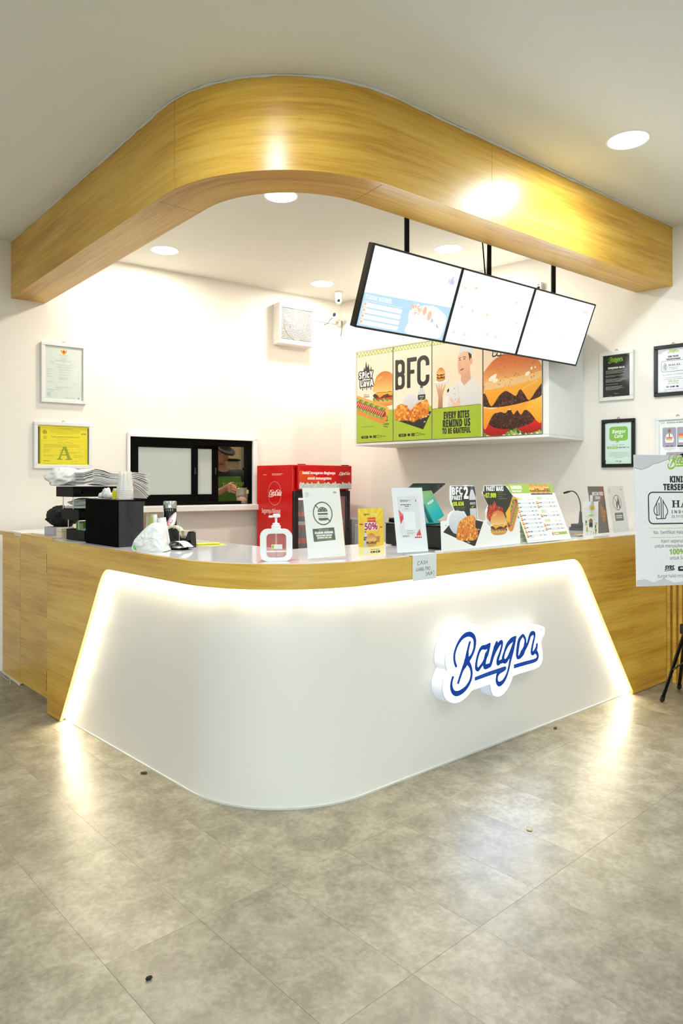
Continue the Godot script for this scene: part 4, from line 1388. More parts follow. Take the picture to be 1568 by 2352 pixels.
func build_room():
	# floor: a slab with vinyl stone-look tiles laid on it
	var fl := struct("floor", bx(Vector3(10.4, 0.1, 14.0), Vector3(0, -0.056, -3.4)), stone[0])
	var meshes := []
	for i in 3:
		meshes.append(bx(Vector3(0.6397 - i * 0.0001, 0.012, 0.3197 - i * 0.0001), Vector3.ZERO, 0.0004).done())
	var turn := Basis(Vector3.UP, deg_to_rad(-47.5))
	var A := Vector2(0.6756, 0.7373)
	var B := Vector2(0.7373, -0.6756)
	var count := 0
	for i in range(-12, 8):
		for j in range(-14, 16):
			var oa := -1.365 + 0.64 * (i + 0.5)
			var ob := 0.25 + 0.32 * (j + 0.5)
			var p := A * oa + B * ob
			var depth := -p.y
			if depth < 1.45 or depth > 5.5 or absf(p.x) > depth * 0.484 + 0.42:
				continue
			# nothing under the counter
			if p.x < -0.31 and depth > 3.05 - 1.03 * (p.x + 0.31) or p.x >= -0.31 and depth > 3.3 + 0.852 * (p.x + 0.31):
				continue
			var o := obj("floor_tile", meshes[(i * 7 + j * 3 + 60) % 3], stone[(i * 5 + j * 11 + (i * j) % 3 + 600) % 6], fl, Transform3D(turn, Vector3(p.x, -0.006, p.y)))
			o.set_meta("kind", "structure")
			count += 1
	struct("ceiling", bx(Vector3(10.4, 0.12, 14.0), Vector3(0, CEIL + 0.06, -3.4)), M(Color(0.90, 0.905, 0.87), 0.8))
	var wl := wall_boxes([[-5.3, -2.185, 0, CEIL], [-1.029, 0.25, 0, CEIL], [-2.185, -1.029, 0, 1.229], [-2.185, -1.029, 1.812, CEIL]])
	struct("wall_left", wl, white_paint, null, on_left(0, 0))
	struct("wall_right", wall_boxes([[-0.25, 6.2, 0, CEIL]]), white_paint, null, on_right(0, 0))
	struct("wall_west", bx(Vector3(0.15, CEIL, 7.6), Vector3(-4.275, CEIL / 2, -0.45)), white_paint)
	struct("wall_east", bx(Vector3(0.15, CEIL, 6.6), Vector3(4.575, CEIL / 2, 0.05)), white_paint)
	var g := G.new()
	g.box(Vector3(2.1, CEIL, 0.15), Vector3(-3.25, CEIL / 2, 3.3))
	g.box(Vector3(0.7, CEIL, 0.15), Vector3(4.25, CEIL / 2, 3.3))
	g.box(Vector3(6.1, 0.5, 0.15), Vector3(0.85, CEIL - 0.25, 3.3))
	struct("wall_street", g, white_paint)
	# wood slats on the lower right wall
	var sl := struct("trim_1", bx(Vector3(1.0, 0.98, 0.012), Vector3(0.5, 0.49, 0.006)), wood_dark, null, on_right(3.11, 0))
	var slat := bx(Vector3(0.024, 0.98, 0.016), Vector3(0, 0.49, 0.02), 0.002).done()
	for i in 24:
		obj("slat", slat, wood, sl, Transform3D(Basis(), Vector3(0.016 + i * 0.04, 0, 0)))
	struct("trim_2", bx(Vector3(1.0, 0.02, 0.034), Vector3(0.5, 0.99, 0.017), 0.002), wood, null, on_right(3.11, 0))
	build_hatch()

# the serving hatch to the kitchen in the left wall
func build_hatch():
	var al := M(Color(0.01, 0.01, 0.011), 0.5, 0.0, 0.2)
	var xf := on_left(2.185, 1.229)       # lower left corner of the opening; 1.156 wide, 0.583 high
	var w := struct("window_1", null, null, null, xf)
	var fr := G.new()
	fr.box(Vector3(1.156, 0.055, 0.07), Vector3(0.578, 0.5555, -0.03), 0.002)
	fr.box(Vector3(1.156, 0.028, 0.07), Vector3(0.578, 0.014, -0.03), 0.002)
	fr.box(Vector3(0.04, 0.5, 0.07), Vector3(0.02, 0.278, -0.03), 0.002)
	fr.box(Vector3(0.05, 0.5, 0.07), Vector3(1.131, 0.278, -0.03), 0.002)
	obj("outer_frame", fr, al, w)
	var frost := M(Color(0.72, 0.755, 0.735), 0.5)
	frost.backlight_enabled = true
	frost.backlight = Color(0.5, 0.5, 0.5)
	# two sliding sashes: each four bars and a frosted pane
	for q in [[0.036, 0.618, -0.012], [0.545, 0.828, -0.038]]:
		var sash := G.new()
		var sw: float = q[1] - q[0]
		var x0: float = q[0]
		sash.box(Vector3(sw, 0.04, 0.022), Vector3(x0 + sw / 2, 0.52, q[2]), 0.002)
		sash.box(Vector3(sw, 0.07, 0.022), Vector3(x0 + sw / 2, 0.058, q[2]), 0.002)
		sash.box(Vector3(0.042, 0.43, 0.022), Vector3(x0 + 0.021, 0.3, q[2]), 0.002)
		sash.box(Vector3(0.062, 0.43, 0.022), Vector3(x0 + sw - 0.031, 0.3, q[2]), 0.002)
		var s := obj("sash", sash, al, w)
		obj("frosted_pane", bx(Vector3(sw - 0.09, 0.42, 0.005), Vector3(x0 + sw / 2 - 0.01, 0.3, q[2])), frost, s)
		obj("latch", bx(Vector3(0.014, 0.06, 0.012), Vector3(x0 + sw - 0.03, 0.3, q[2] + 0.014), 0.003), M(Color(0.25, 0.25, 0.26), 0.3, 0.8), s)
	var t := G.new()
	t.box(Vector3(1.225, 0.036, 0.03), Vector3(0.59, 0.601, 0.015), 0.003)
	t.box(Vector3(0.024, 0.62, 0.03), Vector3(-0.012, 0.29, 0.015), 0.003)
	t.box(Vector3(0.042, 0.62, 0.03), Vector3(1.177, 0.29, 0.015), 0.003)
	obj("white_trim", t, white_gloss, w)
	obj("sill", bx(Vector3(1.3, 0.05, 0.30), Vector3(0.62, -0.028, -0.01), 0.004), M(Color(0.90, 0.885, 0.87), 0.25), w)
	# the kitchen behind
	var k := G.new()
	k.box(Vector3(2.6, CEIL, 0.1), Vector3(-1.5, CEIL / 2, -1.65))
	k.box(Vector3(0.1, CEIL, 1.6), Vector3(-2.75, CEIL / 2, -0.85))
	k.box(Vector3(0.1, CEIL, 1.6), Vector3(-0.25, CEIL / 2, -0.85))
	struct("wall_kitchen", k, M(Color(0.84, 0.83, 0.77), 0.7), null, on_left(0, 0))
	var cab := thing("kitchen_cupboard", "tan kitchen cupboard with a dark lower edge behind the hatch", "cupboard", on_left(0.485, 1.672, -1.59))
	var tan := M(Color(0.56, 0.49, 0.34), 0.5)
	obj("carcass", bx(Vector3(0.9, 0.7, 0.3), Vector3(-0.45, 0.37, 0.15), 0.004), tan, cab)
	obj("edge_strip", bx(Vector3(0.91, 0.016, 0.31), Vector3(-0.45, 0.008, 0.15), 0.002), black, cab)
	obj("lower_panel", bx(Vector3(0.9, 0.22, 0.28), Vector3(-0.45, -0.112, 0.14), 0.004), tan, cab)
	obj("lock", lt([Vector2(0, 0), Vector2(0.011, 0), Vector2(0.011, 0.006), Vector2(0, 0.006)], 14), M(Color(0.6, 0.6, 0.58), 0.3, 0.8), cab, Transform3D(Basis(Vector3.RIGHT, PI / 2), Vector3(-0.035, -0.055, 0.281)))
	var sh := thing("kitchen_shelf", "pale kitchen worktop with dark steel edges at the right of the hatch", "shelf", on_left(0.478, 1.50, -1.59))
	obj("shelf_board", bx(Vector3(0.27, 0.055, 0.36), Vector3(0.135, 0.032, 0.18), 0.003), M(Color(0.72, 0.73, 0.68), 0.4), sh)
	obj("lower_rail", bx(Vector3(0.27, 0.010, 0.37), Vector3(0.135, 0.0, 0.185), 0.002), black, sh)
	obj("upper_rail", bx(Vector3(0.27, 0.028, 0.02), Vector3(0.135, 0.078, 0.36), 0.003), black, sh)
	var lamp := thing("kitchen_lamp", "square white ceiling lamp in the kitchen behind the hatch", "lamp", on_left(1.3, CEIL, -0.8))
	obj("diffuser", bx(Vector3(0.3, 0.03, 0.3), Vector3(0, -0.016, 0), 0.005), glow(Color(1, 0.98, 0.94), 1.5), lamp)
	area_light("lamp_light", lamp, Transform3D(Basis(Vector3.RIGHT, -PI / 2), Vector3(0, -0.045, 0)), Vector2(0.28, 0.28), 2.4, WARM)

# ------------------------------------------------------------------ recessed lamps
func downlight(x: float, z: float, label: String, e: float, col: Color):
	var o := thing("downlight", label, "ceiling light", at(x, CEIL, z), "round recessed ceiling lights")
	obj("rim", lt([Vector2(0.098, 0), Vector2(0.108, -0.003), Vector2(0.114, -0.001), Vector2(0.114, 0.002)].map(func(v): return Vector2(v.x, v.y)), 32), M(Color(0.92, 0.92, 0.91), 0.4), o)
	var g := G.new()
	g.prism(circle(0.099, Vector2.ZERO, 32), -0.004, 0.001)
	obj("diffuser", g, glow(Color(1, 0.99, 0.965), 5.0), o, Transform3D(Basis(Vector3.RIGHT, PI / 2), Vector3(0, -0.002, 0)))
	area_light("lamp_light", o, Transform3D(Basis(Vector3.RIGHT, -PI / 2), Vector3(0, -0.012, 0)), Vector2(0.16, 0.16), e, col)

func build_downlights():
	downlight(1.536, -3.783, "round recessed ceiling light outside the wooden bulkhead, at its right", DOWN_OUT, COOL)
	downlight(-0.388, -4.517, "round recessed ceiling light just behind the curved nose of the bulkhead", DOWN_IN, WARM)
	downlight(-1.396, -5.572, "round recessed ceiling light near the left wall, above the hatch", DOWN_IN, WARM)
	downlight(0.841, -5.541, "round recessed ceiling light behind the hanging menu screens", DOWN_IN, WARM)
	downlight(-0.177, -6.509, "round recessed ceiling light deepest in the corner, by the dome camera", DOWN_IN * 0.8, WARM)
	for p in [[-0.42, -2.35, "in front of the bulkhead's curved nose"], [0.9, -0.9, "straight above the camera"], [2.9, -1.9, "by the east wall"], [-2.7, -2.2, "by the west wall"], [1.7, 1.2, "at the street front, to the right"], [-1.5, 1.0, "at the street front, to the left"]]:
		downlight(p[0], p[1], "round recessed ceiling light over the shop floor, " + p[2], DOWN_OUT, COOL)

# ------------------------------------------------------------------ the wooden bulkhead on the ceiling
func build_bulkhead():
	beam = Plan.new(Vector2(-2.56, -5.425), Vector2(-0.3675, -2.860), Vector2(2.42, -5.09), 0.81)
	var o := thing("wooden_bulkhead", "long oak-look bulkhead hung from the ceiling, curving round the corner above the counter", "bulkhead")
	var lo := func(_s): return 2.83
	var lo2 := func(_s): return 2.846
	var hi := func(_s): return CEIL - 0.006
	for q in [[0.0, 2.70], [2.703, 4.56], [4.5615, beam.total]]:
		obj("fascia_panel", bend(beam, q[0], q[1], lo, hi, 0.0, -0.016, 0.05), wood, o)
	for q in [[0.0, 2.51], [2.513, 3.78], [3.783, beam.total]]:
		obj("soffit_panel", bend(beam, q[0], q[1], lo, lo2, -0.0165, -0.25, 0.05), wood, o)
	obj("rear_panel", bend(beam, 0.0, beam.total, lo2, hi, -0.234, -0.25, 0.05), white_paint, o)
	var pts := []
	for i in 121:
		var s := beam.total * i / 120.0
		pts.append(beam.p3(s, CEIL - 0.004 + rng.randf_range(-.003, .001), 0.003))
	var rad := []
	for i in 121:
		rad.append(rng.randf_range(0.004, 0.010) if absf(i / 120.0 - .55) < .3 else rng.randf_range(0.003, 0.006))
	obj("sealant_bead", tb(pts, rad, 6), M(Color(0.86, 0.85, 0.82), 0.7), o)

# ------------------------------------------------------------------ the counter
func ramp_open(s: float) -> float:       # lower edge of the wood skin: the trapezoid opening
	var k := 0.09
	var h := 0.963
	var a := (s - 0.190) * 1.68
	var b := (front.total - s - 0.468) * 1.40
	var m := h
	for r in [a, b]:
		var d: float = clampf(0.5 + 0.5 * (r - m) / k, 0.0, 1.0)
		m = lerpf(r, m, d) - k * d * (1.0 - d)
	return maxf(m, 0.004)

func build_counter():
	var nl := Vector2(-1.03, 1.0).normalized()
	var nr := Vector2(0.852, 1.0).normalized()
	var a := Vector2(-1.782, -4.366) + nl * 0.04
	var b := Vector2(2.30, -5.083) + nr * 0.04
	var q: Vector2 = Geometry2D.line_intersects_line(a, Vector2(1, 1.03), b, Vector2(1, -0.852))
	front = Plan.new(a, q, b, 0.62)
	var o := thing("service_counter", "curved service counter with an oak-look skin, a white front panel and a glowing trapezoid outline", "counter")
	var top := func(_s): return TOP - 0.002
	var seam := front.total - 0.49
	obj("wood_front", bend(front, 0.0, seam, ramp_open, top, 0.0, -0.018, 0.012), wood, o)
	obj("edge_band", bend(front, 0.193, front.total - 0.471, func(s): return maxf(ramp_open(s) - 0.0022, 0.001), func(s): return ramp_open(s) - 0.0001, 0.0006, -0.0186, 0.012), M(Color(0.93, 0.83, 0.60), 0.4), o)
	obj("wood_end_panel", bend(front, seam + 0.0015, front.total, func(s): return 0.004 if s > seam else 0.0, top, 0.0005, -0.018, 0.02), wood, o)
	obj("white_panel", bend(front, 0.03, front.total - 0.25, func(_s): return 0.0, func(_s): return 1.03, -0.04, -0.055, 0.04), M(Color(0.885, 0.86, 0.83), 0.3), o)
	obj("skirting", bend(front, 0.215, front.total - 0.5, func(_s): return 0.0, func(_s): return 0.008, -0.034, -0.04, 0.04), M(Color(0.80, 0.79, 0.76), 0.5), o)
	# carcass behind: end board and staff-side boards
	var e0 := front.p3(0.0, 0, -0.018)
	var i0 := front.p3(0.0, 0, -0.66)
	var g := G.new()
	var mid := (e0 + i0) / 2
	g.box(Vector3(0.018, 1.035, e0.distance_to(i0)), mid + Vector3(0, 0.52, 0) + Vector3(front.u1.x, 0, front.u1.y) * 0.009, 0.0, Basis(Vector3.UP, atan2(front.n1.x, front.n1.y)))
	obj("end_board", g, wood, o)
	# light strip tucked behind the edge of the opening
	var pts := []
	var n := 160
	for i in n + 1:
		var s: float = lerpf(0.187, front.total - 0.465, float(i) / n)
		var y := minf(ramp_open(s) + 0.012, 0.985)
		pts.append(front.p3(s, maxf(y, 0.006), -0.029))
	obj("led_strip", tb(pts, 0.005, 6), glow(Color(1, 0.97, 0.86), 9.0), o)
	# and its light, in short lengths along the strip, thrown into the opening
	var marks := []
	for i in 3:
		marks.append([0.245 + i * 0.19, 0.36, 0])
	for i in 3:
		marks.append([front.total - 0.53 - i * 0.235, 0.36, 0])
	var c := 10
	for i in c:
		marks.append([lerpf(0.935, front.total - 1.33, i / (c - 1.0)), 0.34, 1])
	for mk in marks:
		var s: float = mk[0]
		var p := front.p3(s, ramp_open(s) + (0.008 if mk[2] == 1 else 0.004), -0.031)
		var d := 0.05
		var al := front.p3(s + d, ramp_open(s + d), -0.031) - front.p3(s - d, ramp_open(s - d), -0.031)
		al = al.normalized()
		var nn := front.nrm(s)
		var out := Vector3(nn.x, 0, nn.y)
		var inward := out.cross(al).normalized()
		var inside := Vector3(0, 0.5, 0) + front.p3(lerpf(s, front.total / 2, 0.3), 0, -0.031) - p
		inside.y = 0.45 - p.y
		if inward.dot(inside) < 0:
			inward = -inward
		var bz := -inward
		area_light("strip_light", o, Transform3D(Basis(al, bz.cross(al), bz), p + inward * 0.004), Vector2(0.34, 0.014), LED * 0.34, Color(1, 0.95, 0.82))
	# worktop
	var poly := PackedVector2Array()
	var m := 60
	for i in m + 1:
		var v := front.pt(front.total * i / m, -0.0185)
		poly.append(Vector2(v.x, -v.y))
	var li := front.pt(0.0, -0.66)
	var ri := front.pt(front.total, -0.66)
	var ci: Vector2 = Geometry2D.line_intersects_line(li, front.u1, ri, front.u2)
	ri = Geometry2D.line_intersects_line(ri, front.u2, Vector2(CORNER.x + RN.x * .003, CORNER.z + RN.z * .003), Vector2(RDIR.x, RDIR.z))
	for v in [ri, ci, li]:
		poly.append(Vector2(v.x, -v.y))
	var gt := G.new()
	gt.xf = Transform3D(Basis(Vector3.RIGHT, -PI / 2), Vector3.ZERO)
	gt.prism(poly, TOP - 0.032, TOP)
	var wt := obj("worktop", gt, M(Color(0.90, 0.90, 0.905), 0.08))
	tag(wt, "glossy white worktop that runs along the whole curved counter", "worktop")
	var back := G.new()
	for pr in [[li, ci], [ci, ri]]:
		var pa: Vector2 = pr[0]
		var pb: Vector2 = pr[1]
		var dv := (pb - pa).normalized()
		var len := pa.distance_to(pb)
		var nn := Vector2(-dv.y, dv.x)
		var mm := (pa + pb) / 2 + nn * 0.03
		back.box(Vector3(len - 0.06, 1.03, 0.018), Vector3(mm.x, 0.518, mm.y), 0.0, Basis(Vector3.UP, -dv.angle()))
	obj("staff_side_boards", back, white_paint, o)
	# gate and fixed cabinet at the left end
	var ga := Vector2(-2.255, -4.957)
	var gb := Vector2(-1.872, -4.532)
	var u := (gb - ga).normalized()
	var yaw := rad_to_deg(-u.angle())
	var gl := ga.distance_to(gb)
	var gate := thing("counter_gate", "oak-look gate between the counter and the cabinet at the left wall, on black hinges", "gate", at(ga.x, 0, ga.y, yaw))
	obj("door_panel", bx(Vector3(gl - 0.004, 1.045, 0.03), Vector3(gl / 2, 0.545, -0.015), 0.002), wood, gate)
	obj("flap", bx(Vector3(gl - 0.06, 0.03, 0.5), Vector3(gl / 2, TOP - 0.014, -0.31), 0.003), white_gloss, gate)
	for y in [0.84, 0.08]:
		obj("hinge", tb([Vector3(gl - 0.034, y, 0.003), Vector3(gl - 0.034, y + 0.125, 0.003)], 0.006, 8), black, gate)
	var fa := Vector2(-2.545, -5.30)
	var fl := fa.distance_to(ga) - 0.006
	var cab := thing("side_cabinet", "narrow oak-look cabinet fixed between the left wall and the gate", "cabinet", at(fa.x, 0, fa.y, rad_to_deg(-(ga - fa).angle())))
	obj("front_panel", bx(Vector3(fl, 1.03, 0.03), Vector3(fl / 2, 0.519, -0.015), 0.002), wood, cab)
	obj("cabinet_top", bx(Vector3(fl - 0.14, 0.03, 0.42), Vector3(fl / 2 + 0.01, TOP - 0.02, -0.23), 0.003), white_gloss, cab)
	obj("edge_strip", bx(Vector3(fl - 0.1, 0.03, 0.006), Vector3(fl / 2 - 0.03, TOP - 0.02, 0.022), 0.001), wood, cab)
	obj("skirting", bx(Vector3(fl, 0.01, 0.01), Vector3(fl / 2, 0.006, 0.005)), M(Color(0.85, 0.85, 0.83), 0.5), cab)
	# a twist of twine left on the floor
	var tw := obj("twine", tb([Vector3(-2.50, 0.004, -5.20), Vector3(-2.40, 0.004, -5.07), Vector3(-2.36, 0.02, -5.03), Vector3(-2.335, 0.004, -4.97)], 0.0025, 5), M(Color(0.85, 0.82, 0.72), 0.8))
	tag(tw, "thin pale twine lying on the floor in front of the side cabinet", "twine")

# ------------------------------------------------------------------ the lit sign
func build_sign():
	var u := Vector3(1, 0, -0.852).normalized()
	var nrm := Vector3(0.852, 0, 1).normalized()
	var org := Vector3(0.395, 0, -3.459) + u * 0.0652 + Vector3.UP * 0.2902
	var o := thing("shop_sign", "white lightbox sign with blue script lettering on the front of the counter", "sign", Transform3D(Basis(u, Vector3.UP, nrm), org))
	var out := [211, 421, 242, 412, 267, 390, 282, 363, 287, 340, 303, 325, 358, 326, 542, 330, 704, 332, 797, 331, 840, 325, 862, 311, 866, 293, 858, 269, 836, 250, 830, 233, 836, 197, 843, 166, 840, 131, 823, 106, 788, 92, 704, 89, 573, 87, 557, 72, 526, 35, 487, 9, 449, 0, 422, 3, 396, 18, 381, 44, 373, 73, 358, 78, 278, 76, 221, 74, 200, 62, 165, 45, 124, 35, 84, 37, 50, 50, 21, 73, 5, 102, 0, 134, 8, 167, 31, 202, 36, 210, 24, 233, 21, 269, 27, 307, 44, 339, 77, 374, 117, 399, 158, 416]
	var poly := PackedVector2Array()
	for i in range(0, out.size(), 2):
		poly.append(Vector2(out[i], out[i + 1]) * 0.001)
	if Geometry2D.is_polygon_clockwise(poly):
		poly.reverse()
	var sm := PackedVector2Array()
	for i in poly.size():
		for j in 3:
			sm.append(poly[i].cubic_interpolate(poly[(i + 1) % poly.size()], poly[(i + poly.size() - 1) % poly.size()], poly[(i + 2) % poly.size()], j / 3.0))
	var g := G.new()
	g.prism(sm, 0.002, 0.068, true)
	obj("box", g, glow(Color(0.86, 0.91, 1.0), 0.28), o)
	g = G.new()
	g.prism(sm, 0.0685, 0.073, true)
	obj("face_rim", g, M(Color(0.75, 0.78, 0.82), 0.3), o)
	var inner: Array = Geometry2D.offset_polygon(sm, -0.004)
	g = G.new()
	g.prism(inner[0], 0.0735, 0.080, true)
	obj("face", g, glow(Color(0.93, 0.96, 1.0), 1.7), o)
	# letters: strokes of varying width, flat and thick
	var ink := M(Color(0.03, 0.26, 0.55), 0.35)
	ink.emission_enabled = true
	ink.emission = Color(0.03, 0.22, 0.55)
	ink.emission_energy_multiplier = 0.45
	var at_letter := {0: 0, 1: 0, 2: 1, 3: 1, 4: 2, 5: 2, 6: 3, 7: 3, 8: 6, 9: 4, 10: 5, 11: 7}
	var sets := {}
	for k in Prints.SCRIPT.size():
		var li: int = at_letter[k]
		if not sets.has(li):
			sets[li] = G.new()
		var gg: G = sets[li]
		var st: Array = Prints.SCRIPT[k]
		var p := PackedVector2Array()
		var ws := []
		var cnt := st.size() / 3
		for i in cnt:
			var pi := Vector2(st[i * 3], st[i * 3 + 1]) * 0.001
			p.append(pi)
			ws.append(maxf(st[i * 3 + 2] * 0.00112, 0.0155))
		var fine := PackedVector2Array()
		var fw := []
		for i in cnt - 1:
			for j in 4:
				fine.append(p[i].cubic_interpolate(p[i + 1], p[maxi(i - 1, 0)], p[mini(i + 2, cnt - 1)], j / 4.0))
				fw.append(lerpf(ws[i], ws[i + 1], j / 4.0))
		fine.append(p[cnt - 1])
		fw.append(ws[cnt - 1])
		var z := 0.0812 + k * 0.00004
		var f := fine.size()
		for i in f - 1:
			var d0 := (fine[mini(i + 1, f - 1)] - fine[maxi(i - 1, 0)]).normalized().orthogonal()
			var d1 := (fine[mini(i + 2, f - 1)] - fine[i]).normalized().orthogonal()
			var a0: Vector2 = fine[i] - d0 * fw[i] / 2
			var b0: Vector2 = fine[i] + d0 * fw[i] / 2
			var a1: Vector2 = fine[i + 1] - d1 * fw[i + 1] / 2
			var b1: Vector2 = fine[i + 1] + d1 * fw[i + 1] / 2
			var qa := [a0, a1, b1, b0]
			if (a1 - a0).cross(b0 - a0) < 0:
				qa = [b0, b1, a1, a0]
			gg.q(Vector3(qa[0].x, qa[0].y, z), Vector3(qa[1].x, qa[1].y, z), Vector3(qa[2].x, qa[2].y, z), Vector3(qa[3].x, qa[3].y, z))
			var ring := circle(fw[i] / 2, fine[i], 12)
			for e in 12:
				var r0 := ring[e]
				var r1 := ring[(e + 1) % 12]
				gg.t(Vector3(fine[i].x, fine[i].y, z), Vector3(r0.x, r0.y, z), Vector3(r1.x, r1.y, z))
			for e in [[qa[0], qa[1]], [qa[2], qa[3]]]:
				gg.q(Vector3(e[0].x, e[0].y, 0.0795), Vector3(e[1].x, e[1].y, 0.0795), Vector3(e[1].x, e[1].y, z), Vector3(e[0].x, e[0].y, z))
	for li in sets:
		obj("underline" if li >= 6 else "letter", sets[li], ink, o)
	# trade mark letters
	var tm := TextMesh.new()
	tm.text = "TM"
	tm.font_size = 16
	tm.pixel_size = 0.0007
	tm.depth = 0.001
	obj("small_letters", tm, M(Color(0.45, 0.5, 0.6), 0.5), o, Transform3D(Basis(), Vector3(0.825, 0.305, 0.0808)))
	area_light("sign_light", o, Transform3D(Basis(), Vector3(0.43, 0.21, 0.10)).rotated_local(Vector3.UP, PI), Vector2(0.7, 0.22), 0.55, Color(0.70, 0.82, 1.0))

# ------------------------------------------------------------------ hanging screens
func build_screens():
	var yaw := 38.2
	var tilt := 21.4
	var W := 2.06 / 3.0
	var Hh := 0.444
	var org := Vector3(0.070, 2.264, -3.813)
	var xf := Transform3D(at(0, 0, 0, yaw, tilt).basis, org)
	var names := ["leftmost of the three hanging menu screens, with a pale blue snack panel at its foot", "middle one of the three hanging menu screens, nearly blown out to white", "rightmost of the three hanging menu screens, nearest the right wall"]
	for i in 3:
		var o := thing("menu_screen", names[i], "screen", xf * Transform3D(Basis(), Vector3(i * W, 0, 0)), "menu screens hung in a row from black poles")
		var g := G.new()
		g.box(Vector3(W - 0.002, Hh, 0.045), Vector3(W / 2, Hh / 2, -0.0265), 0.004)
		obj("casing", g, M(Color(0.015, 0.02, 0.02), 0.3), o)
		var b := G.new()
		b.box(Vector3(W - 0.002, 0.009, 0.008), Vector3(W / 2, Hh - 0.0045, 0), 0.002)
		b.box(Vector3(W - 0.002, 0.012, 0.008), Vector3(W / 2, 0.006, 0), 0.002)
		b.box(Vector3(0.009, Hh, 0.008), Vector3(0.0055, Hh / 2, 0), 0.002)
		b.box(Vector3(0.009, Hh, 0.008), Vector3(W - 0.0055, Hh / 2, 0), 0.002)
		obj("bezel", b, M(Color(0.015, 0.02, 0.02), 0.25), o)
		var s := G.new()
		s.board(W - 0.02, Hh - 0.022, 0.002)
		obj("display", s, glow(Color.WHITE, 1.0, print_screen(i)), o, Transform3D(Basis(), Vector3(0.01, 0.0115, -0.001)))
		area_light("screen_light", o, Transform3D(Basis(Vector3.UP, PI), Vector3(W / 2, Hh / 2, 0.006)), Vector2(W - 0.05, Hh - 0.05), 0.30, Color(0.95, 0.97, 1.0))
		# pole from the ceiling to the back of the casing
		var back: Vector3 = o.transform * Vector3(W * [0.54, 0.58, 0.57][i], Hh * 0.80, -0.12)
		var inv := o.transform.affine_inverse()
		var p := G.new()
		p.xf = inv
		p.box(Vector3(0.028, CEIL - back.y + 0.01, 0.028), Vector3(back.x, (CEIL + back.y) / 2 - 0.005, back.z), 0.003)
		var pole := obj("pole", p, black, o)
		var pl := G.new()
		pl.xf = inv
		pl.box(Vector3(0.12, 0.006, 0.12), Vector3(back.x, CEIL - 0.003, back.z), 0.002)
		obj("ceiling_plate", pl, black, pole)
		obj("bracket", bx(Vector3(0.12, 0.08, 0.075), Vector3(W * [0.54, 0.58, 0.57][i], Hh * 0.80, -0.0875), 0.003), black, o)
		if i == 1:
			var c := G.new()
			c.xf = inv
			c.tube([Vector3(back.x - 0.03, CEIL, back.z), Vector3(back.x - 0.025, CEIL - 0.3, back.z), Vector3(back.x - 0.045, back.y + 0.35, back.z), Vector3(back.x - 0.025, back.y + 0.12, back.z), Vector3(back.x - 0.01, back.y, back.z)], 0.005, 6)
			obj("cable", c, black, pole)

# ------------------------------------------------------------------ wall cupboard with poster doors
func build_cupboard():
	var o := thing("poster_cupboard", "white wall cupboard whose four doors carry burger and chicken posters", "cupboard", on_right(0.70, 1.752, 0.002))
	var L := 1.833
	var D := 0.60
	var Hh := 0.845
	var g := G.new()
	g.box(Vector3(L, 0.02, D), Vector3(L / 2, 0.01, D / 2), 0.001)
	g.box(Vector3(L, 0.02, D), Vector3(L / 2, Hh - 0.01, D / 2), 0.001)
	g.box(Vector3(0.022, Hh - 0.042, D), Vector3(0.011, Hh / 2, D / 2), 0.001)
	g.box(Vector3(0.045, Hh - 0.042, D), Vector3(L - 0.0225, Hh / 2, D / 2), 0.001)
	g.box(Vector3(L - 0.07, Hh - 0.042, 0.012), Vector3(L / 2, Hh / 2, 0.006))
	obj("carcass", g, M(Color(0.90, 0.90, 0.895), 0.35), o)
	var pics := [print_spicy(), print_bfc(), print_cook(), print_big_burger()]
	# door edges from the photograph, along the front
	var xs := [0.024, 0.432, 0.829, 1.299, 1.786]
	for i in 4:
		var w: float = xs[i + 1] - xs[i] - 0.004
		var d := obj("door", bx(Vector3(w, Hh - 0.046, 0.018), Vector3(xs[i] + w / 2 + 0.002, Hh / 2, D - 0.006), 0.002), M(Color(0.62, 0.61, 0.58), 0.4), o)
		var b := G.new()
		b.board(w - 0.006, Hh - 0.052, 0.001)
		obj("poster", b, MT(pics[i], 0.35), d, Transform3D(Basis(), Vector3(xs[i] + 0.005, 0.026, D + 0.0045)))

# ------------------------------------------------------------------ framed prints
func framed(xf: Transform3D, w: float, h: float, bar: float, col: Color, pic: Texture2D, called: String, label: String):
	var o := thing(called, label, "framed print", xf)
	var g := G.new()
	g.box(Vector3(w, bar, 0.022), Vector3(w / 2, bar / 2, 0.012), 0.003)
	g.box(Vector3(w, bar, 0.022), Vector3(w / 2, h - bar / 2, 0.012), 0.003)
	g.box(Vector3(bar, h - 2 * bar, 0.022), Vector3(bar / 2, h / 2, 0.012), 0.003)
	g.box(Vector3(bar, h - 2 * bar, 0.022), Vector3(w - bar / 2, h / 2, 0.012), 0.003)
	obj("frame", g, M(col, 0.3), o)
	obj("backing", bx(Vector3(w - 0.01, h - 0.01, 0.004), Vector3(w / 2, h / 2, 0.003)), M(Color(0.4, 0.35, 0.28), 0.8), o)
	var b := G.new()
	b.board(w - 2 * bar + 0.004, h - 2 * bar + 0.004, 0.003)
	obj("print", b, MT(pic, 0.14), o, Transform3D(Basis(), Vector3(bar - 0.002, bar - 0.002, 0.011)))
	var hk := []
	for i in 9:
		var a := PI * i / 8
		hk.append(Vector3(w / 2 + cos(a) * 0.010, h - 0.002 + sin(a) * 0.016, 0.008))
	obj("hanger", tb(hk, 0.0022, 6), M(Color(0.72, 0.55, 0.25), 0.35, 0.9), o)

